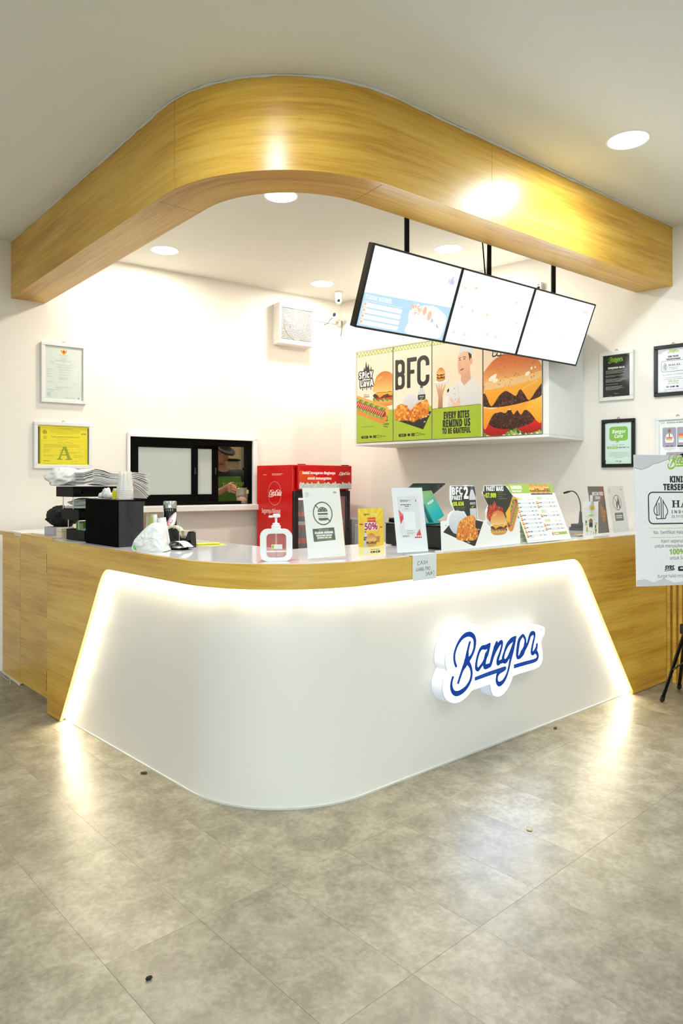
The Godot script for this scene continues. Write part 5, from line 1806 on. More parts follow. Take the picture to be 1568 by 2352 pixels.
func build_frames():
	framed(on_left(2.885, 2.054), 0.342, 0.473, 0.026, Color(0.90, 0.90, 0.90), print_certificate(), "framed_certificate", "white framed pale green certificate, the upper of the two on the left wall")
	framed(on_left(2.937, 1.536), 0.443, 0.366, 0.028, Color(0.90, 0.90, 0.90), print_yellow_certificate(), "framed_certificate", "white framed yellow certificate with a large green letter A, on the left wall")
	framed(on_right(2.662, 2.044), 0.256, 0.370, 0.028, Color(0.90, 0.895, 0.87), print_policy(), "framed_poster", "white framed black policy poster beside the cupboard on the right wall")
	framed(on_right(2.680, 1.540), 0.249, 0.362, 0.026, Color(0.025, 0.025, 0.025), print_care(), "framed_poster", "black framed mint poster with a green speech bubble on the right wall")
	framed(on_right(3.063, 2.046), 0.262, 0.366, 0.026, Color(0.025, 0.025, 0.025), print_halal(240, 340, Color(0.88, 0.89, 0.90)), "framed_poster", "black framed pale halal notice at the upper right of the right wall")
	framed(on_right(3.078, 1.49), 0.29, 0.405, 0.022, Color(0.90, 0.91, 0.91), print_party(), "framed_poster", "white framed party rules poster with cake drawings, behind the poster stand")

# ------------------------------------------------------------------ fan, cameras, box on the wall
func build_wall_fittings():
	var pale := M(Color(0.93, 0.925, 0.90), 0.4)
	var o := thing("exhaust_fan", "square white extractor fan with a round slatted grille high on the left wall", "fan", on_left(0.80, 2.738))
	var W := 0.39
	var g := G.new()
	g.box(Vector3(W, 0.045, 0.12), Vector3(W / 2, 0.0225, 0.06), 0.006)
	g.box(Vector3(W, 0.045, 0.12), Vector3(W / 2, W - 0.0225, 0.06), 0.006)
	g.box(Vector3(0.022, W - 0.08, 0.12), Vector3(0.011, W / 2, 0.06), 0.004)
	g.box(Vector3(0.022, W - 0.08, 0.12), Vector3(W - 0.011, W / 2, 0.06), 0.004)
	obj("housing", g, pale, o)
	obj("back_plate", bx(Vector3(W - 0.02, W - 0.02, 0.01), Vector3(W / 2, W / 2, 0.006)), M(Color(0.42, 0.40, 0.37), 0.7), o)
	var ring := []
	for i in 36:
		ring.append(Vector3(W / 2 + cos(TAU * i / 36) * 0.142, W / 2 + sin(TAU * i / 36) * 0.148, 0.1135))
	obj("ring", tb(ring, 0.0028, 6, true), M(Color(0.50, 0.48, 0.44), 0.5), o)
	var n := 24
	for i in n:
		obj("slat", bx(Vector3(W - 0.046, 0.0078, 0.006), Vector3(W / 2, 0.05 + (W - 0.1) * (i + 0.5) / n, 0.110), 0.0008), M(Color(0.66, 0.65, 0.62), 0.5), o)
	obj("rib", bx(Vector3(0.004, W - 0.09, 0.006), Vector3(W * 0.36, W / 2, 0.104)), M(Color(0.8, 0.79, 0.76), 0.5), o)
	obj("hub", lt([Vector2(0.0, 0), Vector2(0.045, 0), Vector2(0.045, 0.03), Vector2(0.0, 0.04)], 20), pale, o, Transform3D(Basis(Vector3.RIGHT, PI / 2), Vector3(W / 2, W / 2, 0.05)))
	for i in 5:
		var a := TAU * i / 5
		obj("blade", bx(Vector3(0.095, 0.07, 0.004), Vector3(0.085, 0, 0), 0.001), pale, o, Transform3D(Basis(Vector3.BACK, a) * Basis(Vector3.RIGHT, 0.5), Vector3(W / 2, W / 2, 0.062)))
	obj("pull_cord", tb([Vector3(0.31, 0, 0.10), Vector3(0.315, -0.02, 0.10), Vector3(0.31, -0.2, 0.06)], 0.0018, 5), M(Color(0.75, 0.72, 0.65), 0.8), o)
	# dome camera under the ceiling
	var d := thing("dome_camera", "white dome security camera hung from the ceiling in the corner", "security camera", at(-0.026, CEIL, -6.78))
	obj("base", lt([Vector2(0.0, -0.062), Vector2(0.030, -0.062), Vector2(0.036, -0.045), Vector2(0.042, -0.004), Vector2(0.042, 0.0), Vector2(0, 0)], 24), pale, d)
	var bl := G.new()
	bl.ball(Vector3(0, -0.083, 0), Vector3(0.033, 0.036, 0.033), 20)
	obj("ball", bl, pale, d)
	var ey := G.new()
	ey.ball(Vector3(-0.002, -0.088, 0.0265), Vector3(0.016, 0.016, 0.009), 14)
	obj("lens", ey, M(Color(0.03, 0.03, 0.05), 0.1), d)
	# bullet camera on the left wall
	var c := thing("bullet_camera", "small white bullet security camera on the left wall near the corner", "security camera", on_left(0.10, 3.075, 0.0))
	obj("body", lt([Vector2(0.0, 0), Vector2(0.021, 0.0), Vector2(0.023, 0.006), Vector2(0.023, 0.085), Vector2(0.026, 0.09), Vector2(0.026, 0.12), Vector2(0.02, 0.122), Vector2(0.0, 0.122)], 18), pale, c, Transform3D(Basis(Vector3(0.25, 0, 1).normalized(), PI / 2 - 0.12) , Vector3(0.05, 0, 0.085)))
	obj("bracket", tb([Vector3(0.06, -0.05, 0.0), Vector3(0.045, -0.045, 0.05), Vector3(0.015, -0.02, 0.08)], [0.022, 0.012, 0.010], 10), pale, c)
	obj("lens_ring", lt([Vector2(0.0, 0), Vector2(0.02, 0), Vector2(0.02, 0.004), Vector2(0.0, 0.004)], 16), M(Color(0.10, 0.16, 0.22), 0.2), c, Transform3D(Basis(Vector3(0.25, 0, 1).normalized(), PI / 2 - 0.12), Vector3(0.05, 0, 0.085)) * Transform3D(Basis(), Vector3(0, 0.1222, 0)))
	obj("cable", tb([Vector3(0.05, -0.02, 0.07), Vector3(0.075, -0.05, 0.05), Vector3(0.085, -0.12, 0.02), Vector3(0.085, -0.16, 0.004)], 0.003, 6), M(Color(0.3, 0.28, 0.25), 0.5), c)
	obj("rear_cable", tb([Vector3(-0.07, -0.01, 0.085), Vector3(-0.085, -0.03, 0.06), Vector3(-0.09, -0.06, 0.03), Vector3(-0.12, -0.07, 0.004)], 0.003, 6), M(Color(0.3, 0.28, 0.25), 0.5), c)
	var tr := thing("cable_trunking", "thin white cable duct along the left wall from the fan to the corner", "cable duct", on_left(0.405, 3.035))
	obj("duct", bx(Vector3(0.33, 0.014, 0.012), Vector3(0.165, 0, 0.006), 0.002), pale, tr)
	var bxx := thing("wall_box", "small white electrical box on the right wall above the menu screens", "electrical box", on_right(2.06, 2.955))
	obj("case", bx(Vector3(0.14, 0.09, 0.04), Vector3(0.07, 0.045, 0.021), 0.004), M(Color(0.80, 0.80, 0.78), 0.4), bxx)
	obj("socket", bx(Vector3(0.02, 0.025, 0.004), Vector3(0.115, 0.04, 0.043)), black, bxx)
	obj("lamp", bx(Vector3(0.01, 0.008, 0.004), Vector3(0.115, 0.068, 0.043)), M(Color(0.7, 0.1, 0.08), 0.4), bxx)

# ------------------------------------------------------------------ drinks fridge
func build_fridge():
	var o := thing("drinks_fridge", "tall red drinks fridge with a glass door and white lettering", "fridge", at(-0.42, 0, -6.10, 43))
	var red := M(Color(0.78, 0.015, 0.02), 0.25)
	var W := 0.67
	var D := 0.53
	var Hh := 1.581
	var g := G.new()
	g.box(Vector3(0.03, Hh - 0.02, D - 0.01), Vector3(0.015, Hh / 2, -D / 2), 0.004)
	g.box(Vector3(0.03, Hh - 0.02, D - 0.01), Vector3(W - 0.015, Hh / 2, -D / 2), 0.004)
	g.box(Vector3(W, 0.03, D - 0.01), Vector3(W / 2, Hh - 0.015, -D / 2), 0.004)
	g.box(Vector3(W - 0.06, 1.25, 0.02), Vector3(W / 2, 0.72, -D + 0.02))
	g.box(Vector3(W - 0.05, 0.18, D - 0.03), Vector3(W / 2, 0.1, -D / 2), 0.004)
	g.box(Vector3(W - 0.06, 0.2, D - 0.06), Vector3(W / 2, Hh - 0.13, -D / 2))
	obj("cabinet", g, red, o)
	var sp := G.new()
	sp.board(D - 0.02, Hh - 0.02, 0.001)
	obj("side_print", sp, MT(print_fridge_side(), 0.25), o, Transform3D(Basis(Vector3.UP, -PI / 2), Vector3(-0.0012, 0.01, -D + 0.012)))
	var hd := obj("header", bx(Vector3(W - 0.035, 0.215, 0.035), Vector3(W / 2 + 0.02, Hh - 0.1075, 0.017), 0.004), red, o)
	var hp := G.new()
	hp.board(W - 0.045, 0.205, 0.001)
	obj("header_print", hp, MT(print_fridge_head(), 0.25), hd, Transform3D(Basis(), Vector3(0.042, Hh - 0.21, 0.0362)))
	for x in [0.07, W - 0.08]:
		obj("hinge_cap", bx(Vector3(0.07, 0.008, 0.03), Vector3(x + 0.02, Hh + 0.004, 0.01), 0.002), M(Color(0.35, 0.02, 0.03), 0.4), o)
	var dk := M(Color(0.10, 0.012, 0.014), 0.3)
	var dr := G.new()
	dr.box(Vector3(W, 0.05, 0.03), Vector3(W / 2, Hh - 0.255, 0.002), 0.004)
	dr.box(Vector3(W, 0.05, 0.03), Vector3(W / 2, 0.23, 0.002), 0.004)
	dr.box(Vector3(0.05, 1.05, 0.03), Vector3(0.025, 0.78, 0.002), 0.004)
	dr.box(Vector3(0.05, 1.05, 0.03), Vector3(W - 0.025, 0.78, 0.002), 0.004)
	var door := obj("door_frame", dr, dk, o)
	obj("glass", bx(Vector3(W - 0.1, 1.05, 0.006), Vector3(W / 2, 0.78, 0.002)), clear(0.08), door)
	obj("handle", tb([Vector3(W - 0.03, 0.6, 0.017), Vector3(W - 0.03, 0.6, 0.05), Vector3(W - 0.03, 1.0, 0.05), Vector3(W - 0.03, 1.0, 0.017)], 0.009, 8), M(Color(0.12, 0.12, 0.12), 0.3), door)
	obj("light_tube", bx(Vector3(W - 0.14, 0.014, 0.014), Vector3(W / 2, Hh - 0.30, -0.05), 0.003), glow(Color(0.95, 0.97, 1.0), 1.6), o)
	for y in [0.22, 0.52, 0.82, 1.06]:
		var s := G.new()
		for k in 11:
			s.box(Vector3(0.004, 0.004, D - 0.08), Vector3(0.05 + (W - 0.1) * k / 10.0, y, -D / 2))
		s.box(Vector3(W - 0.07, 0.03, 0.004), Vector3(W / 2, y + 0.008, -0.03))
		obj("shelf", s, M(Color(0.65, 0.66, 0.66), 0.3, 0.3), o)
	# bottles inside, each a thing of its own
	var body := lt([Vector2(0, 0.0), Vector2(0.026, 0.0), Vector2(0.031, 0.01), Vector2(0.030, 0.06), Vector2(0.028, 0.085), Vector2(0.031, 0.11), Vector2(0.029, 0.14), Vector2(0.012, 0.195), Vector2(0.011, 0.21), Vector2(0, 0.21)], 16)
	var bm := body.done()
	var cola_m := M(Color(0.05, 0.012, 0.01), 0.12)
	var cap := lt([Vector2(0.0125, 0.203), Vector2(0.014, 0.206), Vector2(0.014, 0.222), Vector2(0.012, 0.224), Vector2(0, 0.224)], 14).done()
	var lab := lt([Vector2(0.0318, 0.062), Vector2(0.0308, 0.085), Vector2(0.0318, 0.107)], 16).done()
	var first: Node3D = null
	for y in [0.824, 1.064]:
		for i in 3:
			var xf := o.transform * Transform3D(Basis(), Vector3(0.105 + i * 0.075, y, -0.085))
			var lb := "dark red-capped cola bottle, %s on the %s shelf of the red fridge" % [["nearest the hinge", "second from the hinge", "third from the hinge"][i], "upper" if y > 1.0 else "middle"]
			if first == null:
				first = thing("cola_bottle", lb, "bottle", xf, "cola bottles inside the red fridge")
				obj("body", bm, cola_m, first)
				obj("cap", cap, M(Color(0.8, 0.02, 0.03), 0.4), first)
				obj("label_band", lab, M(Color(0.75, 0.04, 0.05), 0.5), first)
			else:
				dup(first, xf, lb)
	# grey drawer cabinet beside it
	var c := thing("drawer_cabinet", "pale grey plastic drawer cabinet beside the red fridge", "drawer cabinet", at(0.105, 0, -6.615, 43))
	obj("case", bx(Vector3(0.30, 1.09, 0.28), Vector3(0.15, 0.545, -0.14), 0.01), M(Color(0.62, 0.63, 0.63), 0.4), c)
	for i in 4:
		var dd := obj("drawer", bx(Vector3(0.27, 0.235, 0.02), Vector3(0.15, 0.15 + i * 0.255, 0.008), 0.006), M(Color(0.68, 0.69, 0.69), 0.4), c)
		obj("knob", bx(Vector3(0.08, 0.018, 0.02), Vector3(0.15, 0.2 + i * 0.255, 0.024), 0.004), M(Color(0.5, 0.51, 0.51), 0.4), dd)

# ------------------------------------------------------------------ things standing on the right arm of the worktop
# an acrylic stand: front and back sheet, foot, and the print between
func acrylic_stand(called: String, label: String, cat: String, xf: Transform3D, w: float, h: float, pic: Texture2D, tilt: float, deep := 0.07) -> Node3D:
	var o := thing(called, label, cat, xf)
	var lean := Transform3D(Basis(Vector3.RIGHT, deg_to_rad(tilt)), Vector3(0, 0.003, 0))
	var b := G.new()
	b.board(w - 0.004, h - 0.012, 0.0008)
	var pm := MT(pic, 0.25)
	pm.albedo_color = Color(0.94, 0.94, 0.94)
	obj("print", b, pm, o, lean * Transform3D(Basis(), Vector3(0.002, 0.006, -0.0006)))
	var g := G.new()
	g.xf = lean
	g.box(Vector3(w, h, 0.002), Vector3(w / 2, h / 2, 0.0016), 0.0004)
	g.xf = Transform3D()
	g.box(Vector3(w, 0.003, deep), Vector3(w / 2, 0.0016, -deep / 2), 0.0004)
	obj("acrylic_front", g, acrylic, o)
	var k := G.new()
	k.xf = lean
	k.box(Vector3(w, h, 0.002), Vector3(w / 2, h / 2, -0.0034), 0.0004)
	obj("acrylic_back", k, acrylic, o)
	return o

func build_counter_right():
	var y := TOP
	acrylic_stand("table_sign", "clear acrylic stand with a crossed-out burger notice beside the soap dispenser", "sign", at(-0.149, y, -3.157, 36.5), 0.213, 0.333, print_noburger(), -9)
	acrylic_stand("promo_card", "small yellow promotion card with a red 50% offer on the counter", "sign", at(0.079, y, -3.249, 38), 0.159, 0.233, print_yellow(), -2, 0.05)
	acrylic_stand("payment_sign", "white acrylic payment sign with red corner triangles on the counter", "sign", at(0.271, y, -3.423, 30), 0.19, 0.332, print_payment(), -9.6)
	acrylic_stand("table_sign", "clear acrylic stand with a crossed-out dog notice at the right end of the counter", "sign", at(1.868, y, -4.845, 39.5), 0.215, 0.335, print_nopets(), -8.6)
	acrylic_stand("table_sign", "dark grey-brown acrylic table card about fries beside the crossed-out dog notice", "sign", at(1.685, y, -4.716, 41), 0.212, 0.332, print_mug(0), -8, 0.05)
	var mp := print_menu()
	var white_board := M(Color(0.93, 0.93, 0.92), 0.4)
	for i in 2:
		var w := 0.46
		var o := thing("menu_board", ["leaning menu price board with a green burger header on the counter", "second menu board standing mostly hidden behind the green-headed price board"][i], "menu", at(1.07 - i * 0.067, y, -4.05 - i * 0.008, 41))
		var lean := Transform3D(Basis(Vector3.RIGHT, deg_to_rad(-22.5)), Vector3(0, 0.004, 0))
		var b := G.new()
		b.board(w, 0.368 if i == 0 else 0.362, 0.003)
		obj("board", b, MT(mp, 0.25), o, lean)
		var st := G.new()
		st.box(Vector3(w * 0.6, 0.003, 0.036), Vector3(w * 0.5, 0.0016, -0.018), 0.0004)
		obj("acrylic_foot", st, acrylic, o)
		var lip := G.new()
		lip.box(Vector3(w * 0.45, 0.012, 0.003), Vector3(w * 0.3, 0.008, 0.004), 0.0004)
		obj("lip", lip, acrylic, o)
	# the cut-out offers card
	var co := thing("offer_display", "white cut-out offers display with fried chicken and burger pictures and two prices", "display card", at(0.504, y, -3.522, 43.8))
	var pts := [-2, 0, 712, 0, 722, 139, 700, 142, 712, 190, 716, 226, 710, 259, 690, 264, 672, 268, 602, 331, 550, 333, 396, 330, 390, 298, 370, 296, 372, 288, 420, 222, 392, 186, 390, 142, 364, 140, 318, 152, 314, 262, 308, 296, 302, 327, 280, 331, 262, 328, 236, 333, 192, 329, 96, 330, 88, 268, 92, 236, 118, 204, 97, 199, 68, 181, 56, 152, 4, 152]
	var poly := PackedVector2Array()
	for i in range(0, pts.size(), 2):
		poly.append(Vector2(pts[i], pts[i + 1]) * 0.001)
	var g := G.new()
	g.prism(poly, -0.005, 0.0, false, Rect2(0, 0, 0.74, 0.34))
	obj("card", g, MT(print_cards(), 0.4), co, Transform3D(Basis(Vector3.RIGHT, deg_to_rad(-4.3)), Vector3(0, 0.006, 0)))
	var foot := G.new()
	foot.box(Vector3(0.70, 0.005, 0.055), Vector3(0.36, 0.0026, -0.030), 0.001)
	obj("foot", foot, white_board, co)
	# cash drawer and till stand
	var dr := thing("cash_drawer", "black metal cash drawer behind the payment sign", "cash drawer", at(0.245, y, -3.955, -47))
	obj("body", bx(Vector3(0.42, 0.115, 0.36), Vector3(0.21, 0.064, -0.18), 0.004), M(Color(0.02, 0.02, 0.022), 0.4), dr)
	obj("top_plate", bx(Vector3(0.425, 0.006, 0.365), Vector3(0.21, 0.125, -0.18), 0.002), M(Color(0.25, 0.28, 0.28), 0.35, 0.4), dr)
	for x in [0.04, 0.38]:
		obj("foot", bx(Vector3(0.03, 0.007, 0.03), Vector3(x, 0.0035, -0.04), 0.001), M(Color(0.6, 0.6, 0.6), 0.5), dr)
	var pr := thing("receipt_printer", "low black receipt printer with a brown lid edge on the cash drawer", "printer", at(0.262, y + 0.129, -3.962, -47))
	obj("body", bx(Vector3(0.14, 0.018, 0.15), Vector3(0.07, 0.009, -0.075), 0.004), black, pr)
	obj("lid", bx(Vector3(0.14, 0.008, 0.15), Vector3(0.07, 0.0225, -0.075), 0.003), M(Color(0.35, 0.25, 0.18), 0.4), pr)
	var ts := thing("till_stand", "teal-green tablet till stand with white lettering, seen from behind", "till stand", at(0.497, y + 0.1305, -3.775, 38))
	var lean := Transform3D(Basis(Vector3.BACK, deg_to_rad(26)) * Basis(Vector3.RIGHT, deg_to_rad(-12)), Vector3(0, 0.004, 0))
	var tp := G.new()
	tp.board(0.085, 0.185, 0.006)
	obj("upright", tp, MT(print_stand(), 0.3), ts, lean)
	var teal := M(Color(0.05, 0.55, 0.56), 0.3)
	obj("base_plate", bx(Vector3(0.18, 0.006, 0.16), Vector3(0.0, 0.003, -0.07), 0.002), teal, ts)
	obj("side_flange", bx(Vector3(0.006, 0.18, 0.03), Vector3(-0.003, 0.09, -0.018), 0.001), teal, ts, lean)
	obj("pale_plate", bx(Vector3(0.06, 0.12, 0.004), Vector3(-0.05, 0.07, -0.04), 0.001), M(Color(0.86, 0.80, 0.76), 0.5), ts)
	var tab := obj("tablet", bx(Vector3(0.24, 0.165, 0.009), Vector3(0.0, 0.0, 0.0), 0.004), M(Color(0.10, 0.105, 0.11), 0.3), ts, Transform3D(Basis(Vector3.RIGHT, deg_to_rad(58)), Vector3(-0.055, 0.172, -0.05)))
	obj("camera_hole", lt([Vector2(0, 0), Vector2(0.007, 0), Vector2(0.007, 0.002), Vector2(0, 0.002)], 14), M(Color(0.01, 0.01, 0.01), 0.1), tab, Transform3D(Basis(Vector3.RIGHT, PI / 2), Vector3(0.1, 0.06, 0.004)))
	# taped note
	var n2 := front.pt(2.0)
	var s0 := 0.0
	for i in 400:
		var s := front.total * i / 400.0
		if front.pt(s).x < 0.338:
			s0 = s
	var pv := front.p3(s0, TOP, 0.0012)
	var nt := thing("paper_note", "handwritten paper note taped over the front edge of the counter", "note", Transform3D(Basis(Vector3(front.nrm(s0 + 0.08).y, 0, -front.nrm(s0 + 0.08).x), Vector3.UP, Vector3(front.nrm(s0 + 0.08).x, 0, front.nrm(s0 + 0.08).y)), pv))
	var ng := G.new()
	ng.board(0.168, 0.122, 0.0006)
	obj("paper", ng, MT(print_note(), 0.6), nt, Transform3D(Basis(), Vector3(0, -0.12, 0.0008)))
	obj("folded_edge", bx(Vector3(0.168, 0.0012, 0.05), Vector3(0.084, 0.0014, -0.0245)), M(Color(0.86, 0.87, 0.865), 0.6), nt)
	# microphone
	var mk := M(Color(0.20, 0.215, 0.22), 0.4)
	var mc := thing("desk_microphone", "dark grey gooseneck microphone behind the clear donation box", "microphone", at(1.77, y, -5.24, 40))
	var mb := G.new()
	mb.xf = Transform3D(Basis(Vector3.RIGHT, -PI / 2), Vector3.ZERO)
	mb.prism(rrect(0.15, 0.12, 0.05, Vector2(-0.01, 0)), 0.001, 0.022, true)
	mb.prism(rrect(0.12, 0.09, 0.04, Vector2(0.0, 0.01)), 0.022, 0.045, true)
	obj("base", mb, mk, mc)
	obj("socket", lt([Vector2(0.022, 0.04), Vector2(0.014, 0.06), Vector2(0.010, 0.125), Vector2(0.007, 0.14), Vector2(0, 0.14)], 14), mk, mc, Transform3D(Basis(), Vector3(0.01, 0, 0)))
	var neck := []
	for i in 15:
		var a := i / 14.0 * 1.75
		neck.append(Vector3(0.01 - 0.15 * (1 - cos(a)), 0.135 + 0.155 * sin(a) , 0.02 * i / 14.0))
	obj("gooseneck", tb(neck, 0.0045, 8), mk, mc)
	var e: Vector3 = neck[14]
	obj("capsule", tb([e, e + Vector3(-0.03, -0.004, 0), e + Vector3(-0.075, -0.01, 0.002)], [0.006, 0.008, 0.007], 10), M(Color(0.03, 0.03, 0.03), 0.6), mc)
	# donation box
	var db := thing("donation_box", "clear acrylic donation box with a printed front and a yellow padlock", "donation box", at(1.53, y, -4.485, 40))
	var W := 0.20
	var D := 0.26
	var Hh := 0.265
	var pane := {"front_pane": [Vector3(W, Hh, 0.003), Vector3(W / 2, Hh / 2, -0.0015)], "back_pane": [Vector3(W, Hh, 0.003), Vector3(W / 2, Hh / 2, -D + 0.0015)], "side_pane": [Vector3(0.003, Hh, D - 0.006), Vector3(0.0015, Hh / 2, -D / 2)], "right_side_pane": [Vector3(0.003, Hh, D - 0.006), Vector3(W - 0.0015, Hh / 2, -D / 2)], "lid": [Vector3(W + 0.006, 0.004, D + 0.006), Vector3(W / 2, Hh + 0.002, -D / 2)], "floor_plate": [Vector3(W - 0.006, 0.003, D - 0.006), Vector3(W / 2, 0.003, -D / 2)]}
	for k in pane:
		obj("pane" if k.ends_with("pane") else k, bx(pane[k][0], pane[k][1] + Vector3(0, 0.001, 0), 0.0006), acrylic, db)
	var dp := G.new()
	dp.board(W - 0.02, Hh * 0.83, 0.0006)
	obj("front_print", dp, MT(print_mug(1), 0.25), db, Transform3D(Basis(), Vector3(0.01, 0.008, 0.0012)))
	obj("hasp", bx(Vector3(0.03, 0.06, 0.003), Vector3(W * 0.52, Hh - 0.025, 0.003), 0.001), M(Color(0.86, 0.86, 0.85), 0.3), db)
	var pk := obj("padlock", bx(Vector3(0.030, 0.026, 0.012), Vector3(W * 0.53, Hh - 0.075, 0.010), 0.003), M(Color(0.80, 0.62, 0.02), 0.35), db)
	obj("shackle", tb([Vector3(W * 0.53 - 0.009, Hh - 0.062, 0.010), Vector3(W * 0.53 - 0.009, Hh - 0.045, 0.010), Vector3(W * 0.53, Hh - 0.036, 0.010), Vector3(W * 0.53 + 0.009, Hh - 0.045, 0.010), Vector3(W * 0.53 + 0.009, Hh - 0.062, 0.010)], 0.0025, 6), M(Color(0.7, 0.7, 0.7), 0.25, 0.9), pk)
	for i in 3:
		var nb := obj("banknote", bx(Vector3(0.07, 0.002, 0.13), Vector3.ZERO, 0.0004), M([Color(0.62, 0.72, 0.32), Color(0.86, 0.86, 0.84), Color(0.60, 0.45, 0.40)][i], 0.7), null, db.transform * at(0.07 + i * 0.03, 0.008 + i * 0.0035, -0.13, 20 + i * 30))
		tag(nb, ["greenish banknote", "whitish banknote", "brownish banknote"][i] + " lying on the bottom of the clear donation box", "banknote")
	# soap dispenser
	var so := thing("soap_dispenser", "white framed pump dispenser with a small label at the curve of the counter", "soap dispenser", at(-0.292, y, -3.15, 8))
	var wh := M(Color(0.90, 0.895, 0.88), 0.35)
	var fr := G.new()
	var outer := rrect(0.142, 0.142, 0.034, Vector2(0, 0.0715), 6)
	var hole := rrect(0.088, 0.106, 0.018, Vector2(0.0, 0.071), 6)
	for i in outer.size():
		var j := (i + 1) % outer.size()
		var zf := 0.026
		fr.q(Vector3(outer[i].x, outer[i].y, zf), Vector3(outer[j].x, outer[j].y, zf), Vector3(hole[j].x, hole[j].y, zf), Vector3(hole[i].x, hole[i].y, zf))
		fr.q(Vector3(outer[j].x, outer[j].y, -zf), Vector3(outer[i].x, outer[i].y, -zf), Vector3(hole[i].x, hole[i].y, -zf), Vector3(hole[j].x, hole[j].y, -zf))
		fr.q(Vector3(outer[i].x, outer[i].y, -zf), Vector3(outer[j].x, outer[j].y, -zf), Vector3(outer[j].x, outer[j].y, zf), Vector3(outer[i].x, outer[i].y, zf), null, 1)
		fr.q(Vector3(hole[j].x, hole[j].y, -zf), Vector3(hole[i].x, hole[i].y, -zf), Vector3(hole[i].x, hole[i].y, zf), Vector3(hole[j].x, hole[j].y, zf), null, 2)
	obj("frame", fr, wh, so)
	var fl := G.new()
	fl.prism(rrect(0.084, 0.102, 0.018, Vector2(0, 0.071)), -0.02, 0.018, true)
	obj("clear_bottle", fl, clear(0.34, Color(0.80, 0.55, 0.54)), so)
	obj("crossbar", bx(Vector3(0.088, 0.006, 0.006), Vector3(0, 0.045, 0.023), 0.001), wh, so)
	obj("dip_tube", tb([Vector3(0, 0.02, 0), Vector3(0, 0.13, 0)], 0.005, 8), wh, so)
	obj("collar", lt([Vector2(0.0, 0.142), Vector2(0.021, 0.142), Vector2(0.021, 0.158), Vector2(0.016, 0.16), Vector2(0.016, 0.168), Vector2(0.008, 0.17), Vector2(0.0055, 0.172), Vector2(0.0055, 0.195), Vector2(0, 0.195)], 20), wh, so)
	var head := G.new()
	head.box(Vector3(0.034, 0.016, 0.022), Vector3(0.002, 0.202, 0), 0.004)
	head.box(Vector3(0.02, 0.010, 0.014), Vector3(-0.024, 0.198, 0), 0.003)
	obj("pump_head", head, wh, so)
	var lb := obj("label_sticker", bx(Vector3(0.048, 0.020, 0.0008), Vector3(0.002, 0.066, 0.0272)), M(Color(0.88, 0.87, 0.84), 0.5), so)
	obj("label_mark", bx(Vector3(0.010, 0.014, 0.0008), Vector3(-0.015, 0.066, 0.028)), M(Color(0.62, 0.70, 0.12), 0.5), lb)

# ------------------------------------------------------------------ things on the left arm of the worktop
func sheet_stack(g: G, n: int, w: float, d: float, th: float, jitter: float, bow: float):
	for i in n:
		var y := i * th
		var ox := rng.randf_range(-jitter, jitter)
		var oz := rng.randf_range(-jitter, jitter) * 0.5
		var seg := 8
		for s in seg:
			var x0 := -w / 2 + w * s / seg + ox
			var x1 := -w / 2 + w * (s + 1) / seg + ox
			var k0 := float(s) / seg
			var k1 := float(s + 1) / seg
			var f := 1.0 - float(i) / n
			var y0 := y + bow * (exp(-pow((k0 - 0.16) / 0.16, 2)) + 0.35 * exp(-pow((k0 - 0.75) / 0.2, 2))) * (1.0 - 0.6 * f) - 0.085 * f * pow(maxf(0.0, (k0 - 0.72) / 0.28), 1.5)
			var y1 := y + bow * (exp(-pow((k1 - 0.16) / 0.16, 2)) + 0.35 * exp(-pow((k1 - 0.75) / 0.2, 2))) * (1.0 - 0.6 * f) - 0.085 * f * pow(maxf(0.0, (k1 - 0.72) / 0.28), 1.5)
			var a := Vector3(x0, y0, d / 2 + oz)
			var b := Vector3(x1, y1, d / 2 + oz)
			var t := Vector3.UP * th * 0.72
			var k := Vector3(0, 0, -d)
			g.q(a, b, b + t, a + t)
			g.q(b + k, a + k, a + k + t, b + k + t)
			g.q(a + t, b + t, b + t + k, a + t + k)
			g.q(a + k, b + k, b, a)
			if s == 0:
				g.q(a + k, a, a + t, a + k + t)
			if s == seg - 1:
				g.q(b, b + k, b + k + t, b + t)

func crumple(r: Vector3, seed_: int, rough: float, n := 26) -> ArrayMesh:
	var no := FastNoiseLite.new()
	no.seed = seed_
	no.frequency = 1.0
	no.fractal_octaves = 3
	var g := G.new()
	var P := []
	for i in n + 1:
		var row := []
		var a := -PI / 2 + PI * i / n
		for j in 2 * n:
			var t := TAU * j / (2 * n)
			var dir := Vector3(cos(a) * cos(t), sin(a), -cos(a) * sin(t))
			var k := 1.0 + rough * no.get_noise_3dv(dir * 1.8) + rough * 0.5 * absf(no.get_noise_3dv(dir * 4.0)) + rough * 0.28 * absf(no.get_noise_3dv(dir * 9.0))
			var v := dir * r * k
			v.y = maxf(v.y, -r.y * 0.82)
			row.append(v)
		P.append(row)
	for i in n:
		for j in 2 * n:
			var j2 := (j + 1) % (2 * n)
			g.q(P[i][j], P[i][j2], P[i + 1][j2], P[i + 1][j], null, 1)
	return g.done()

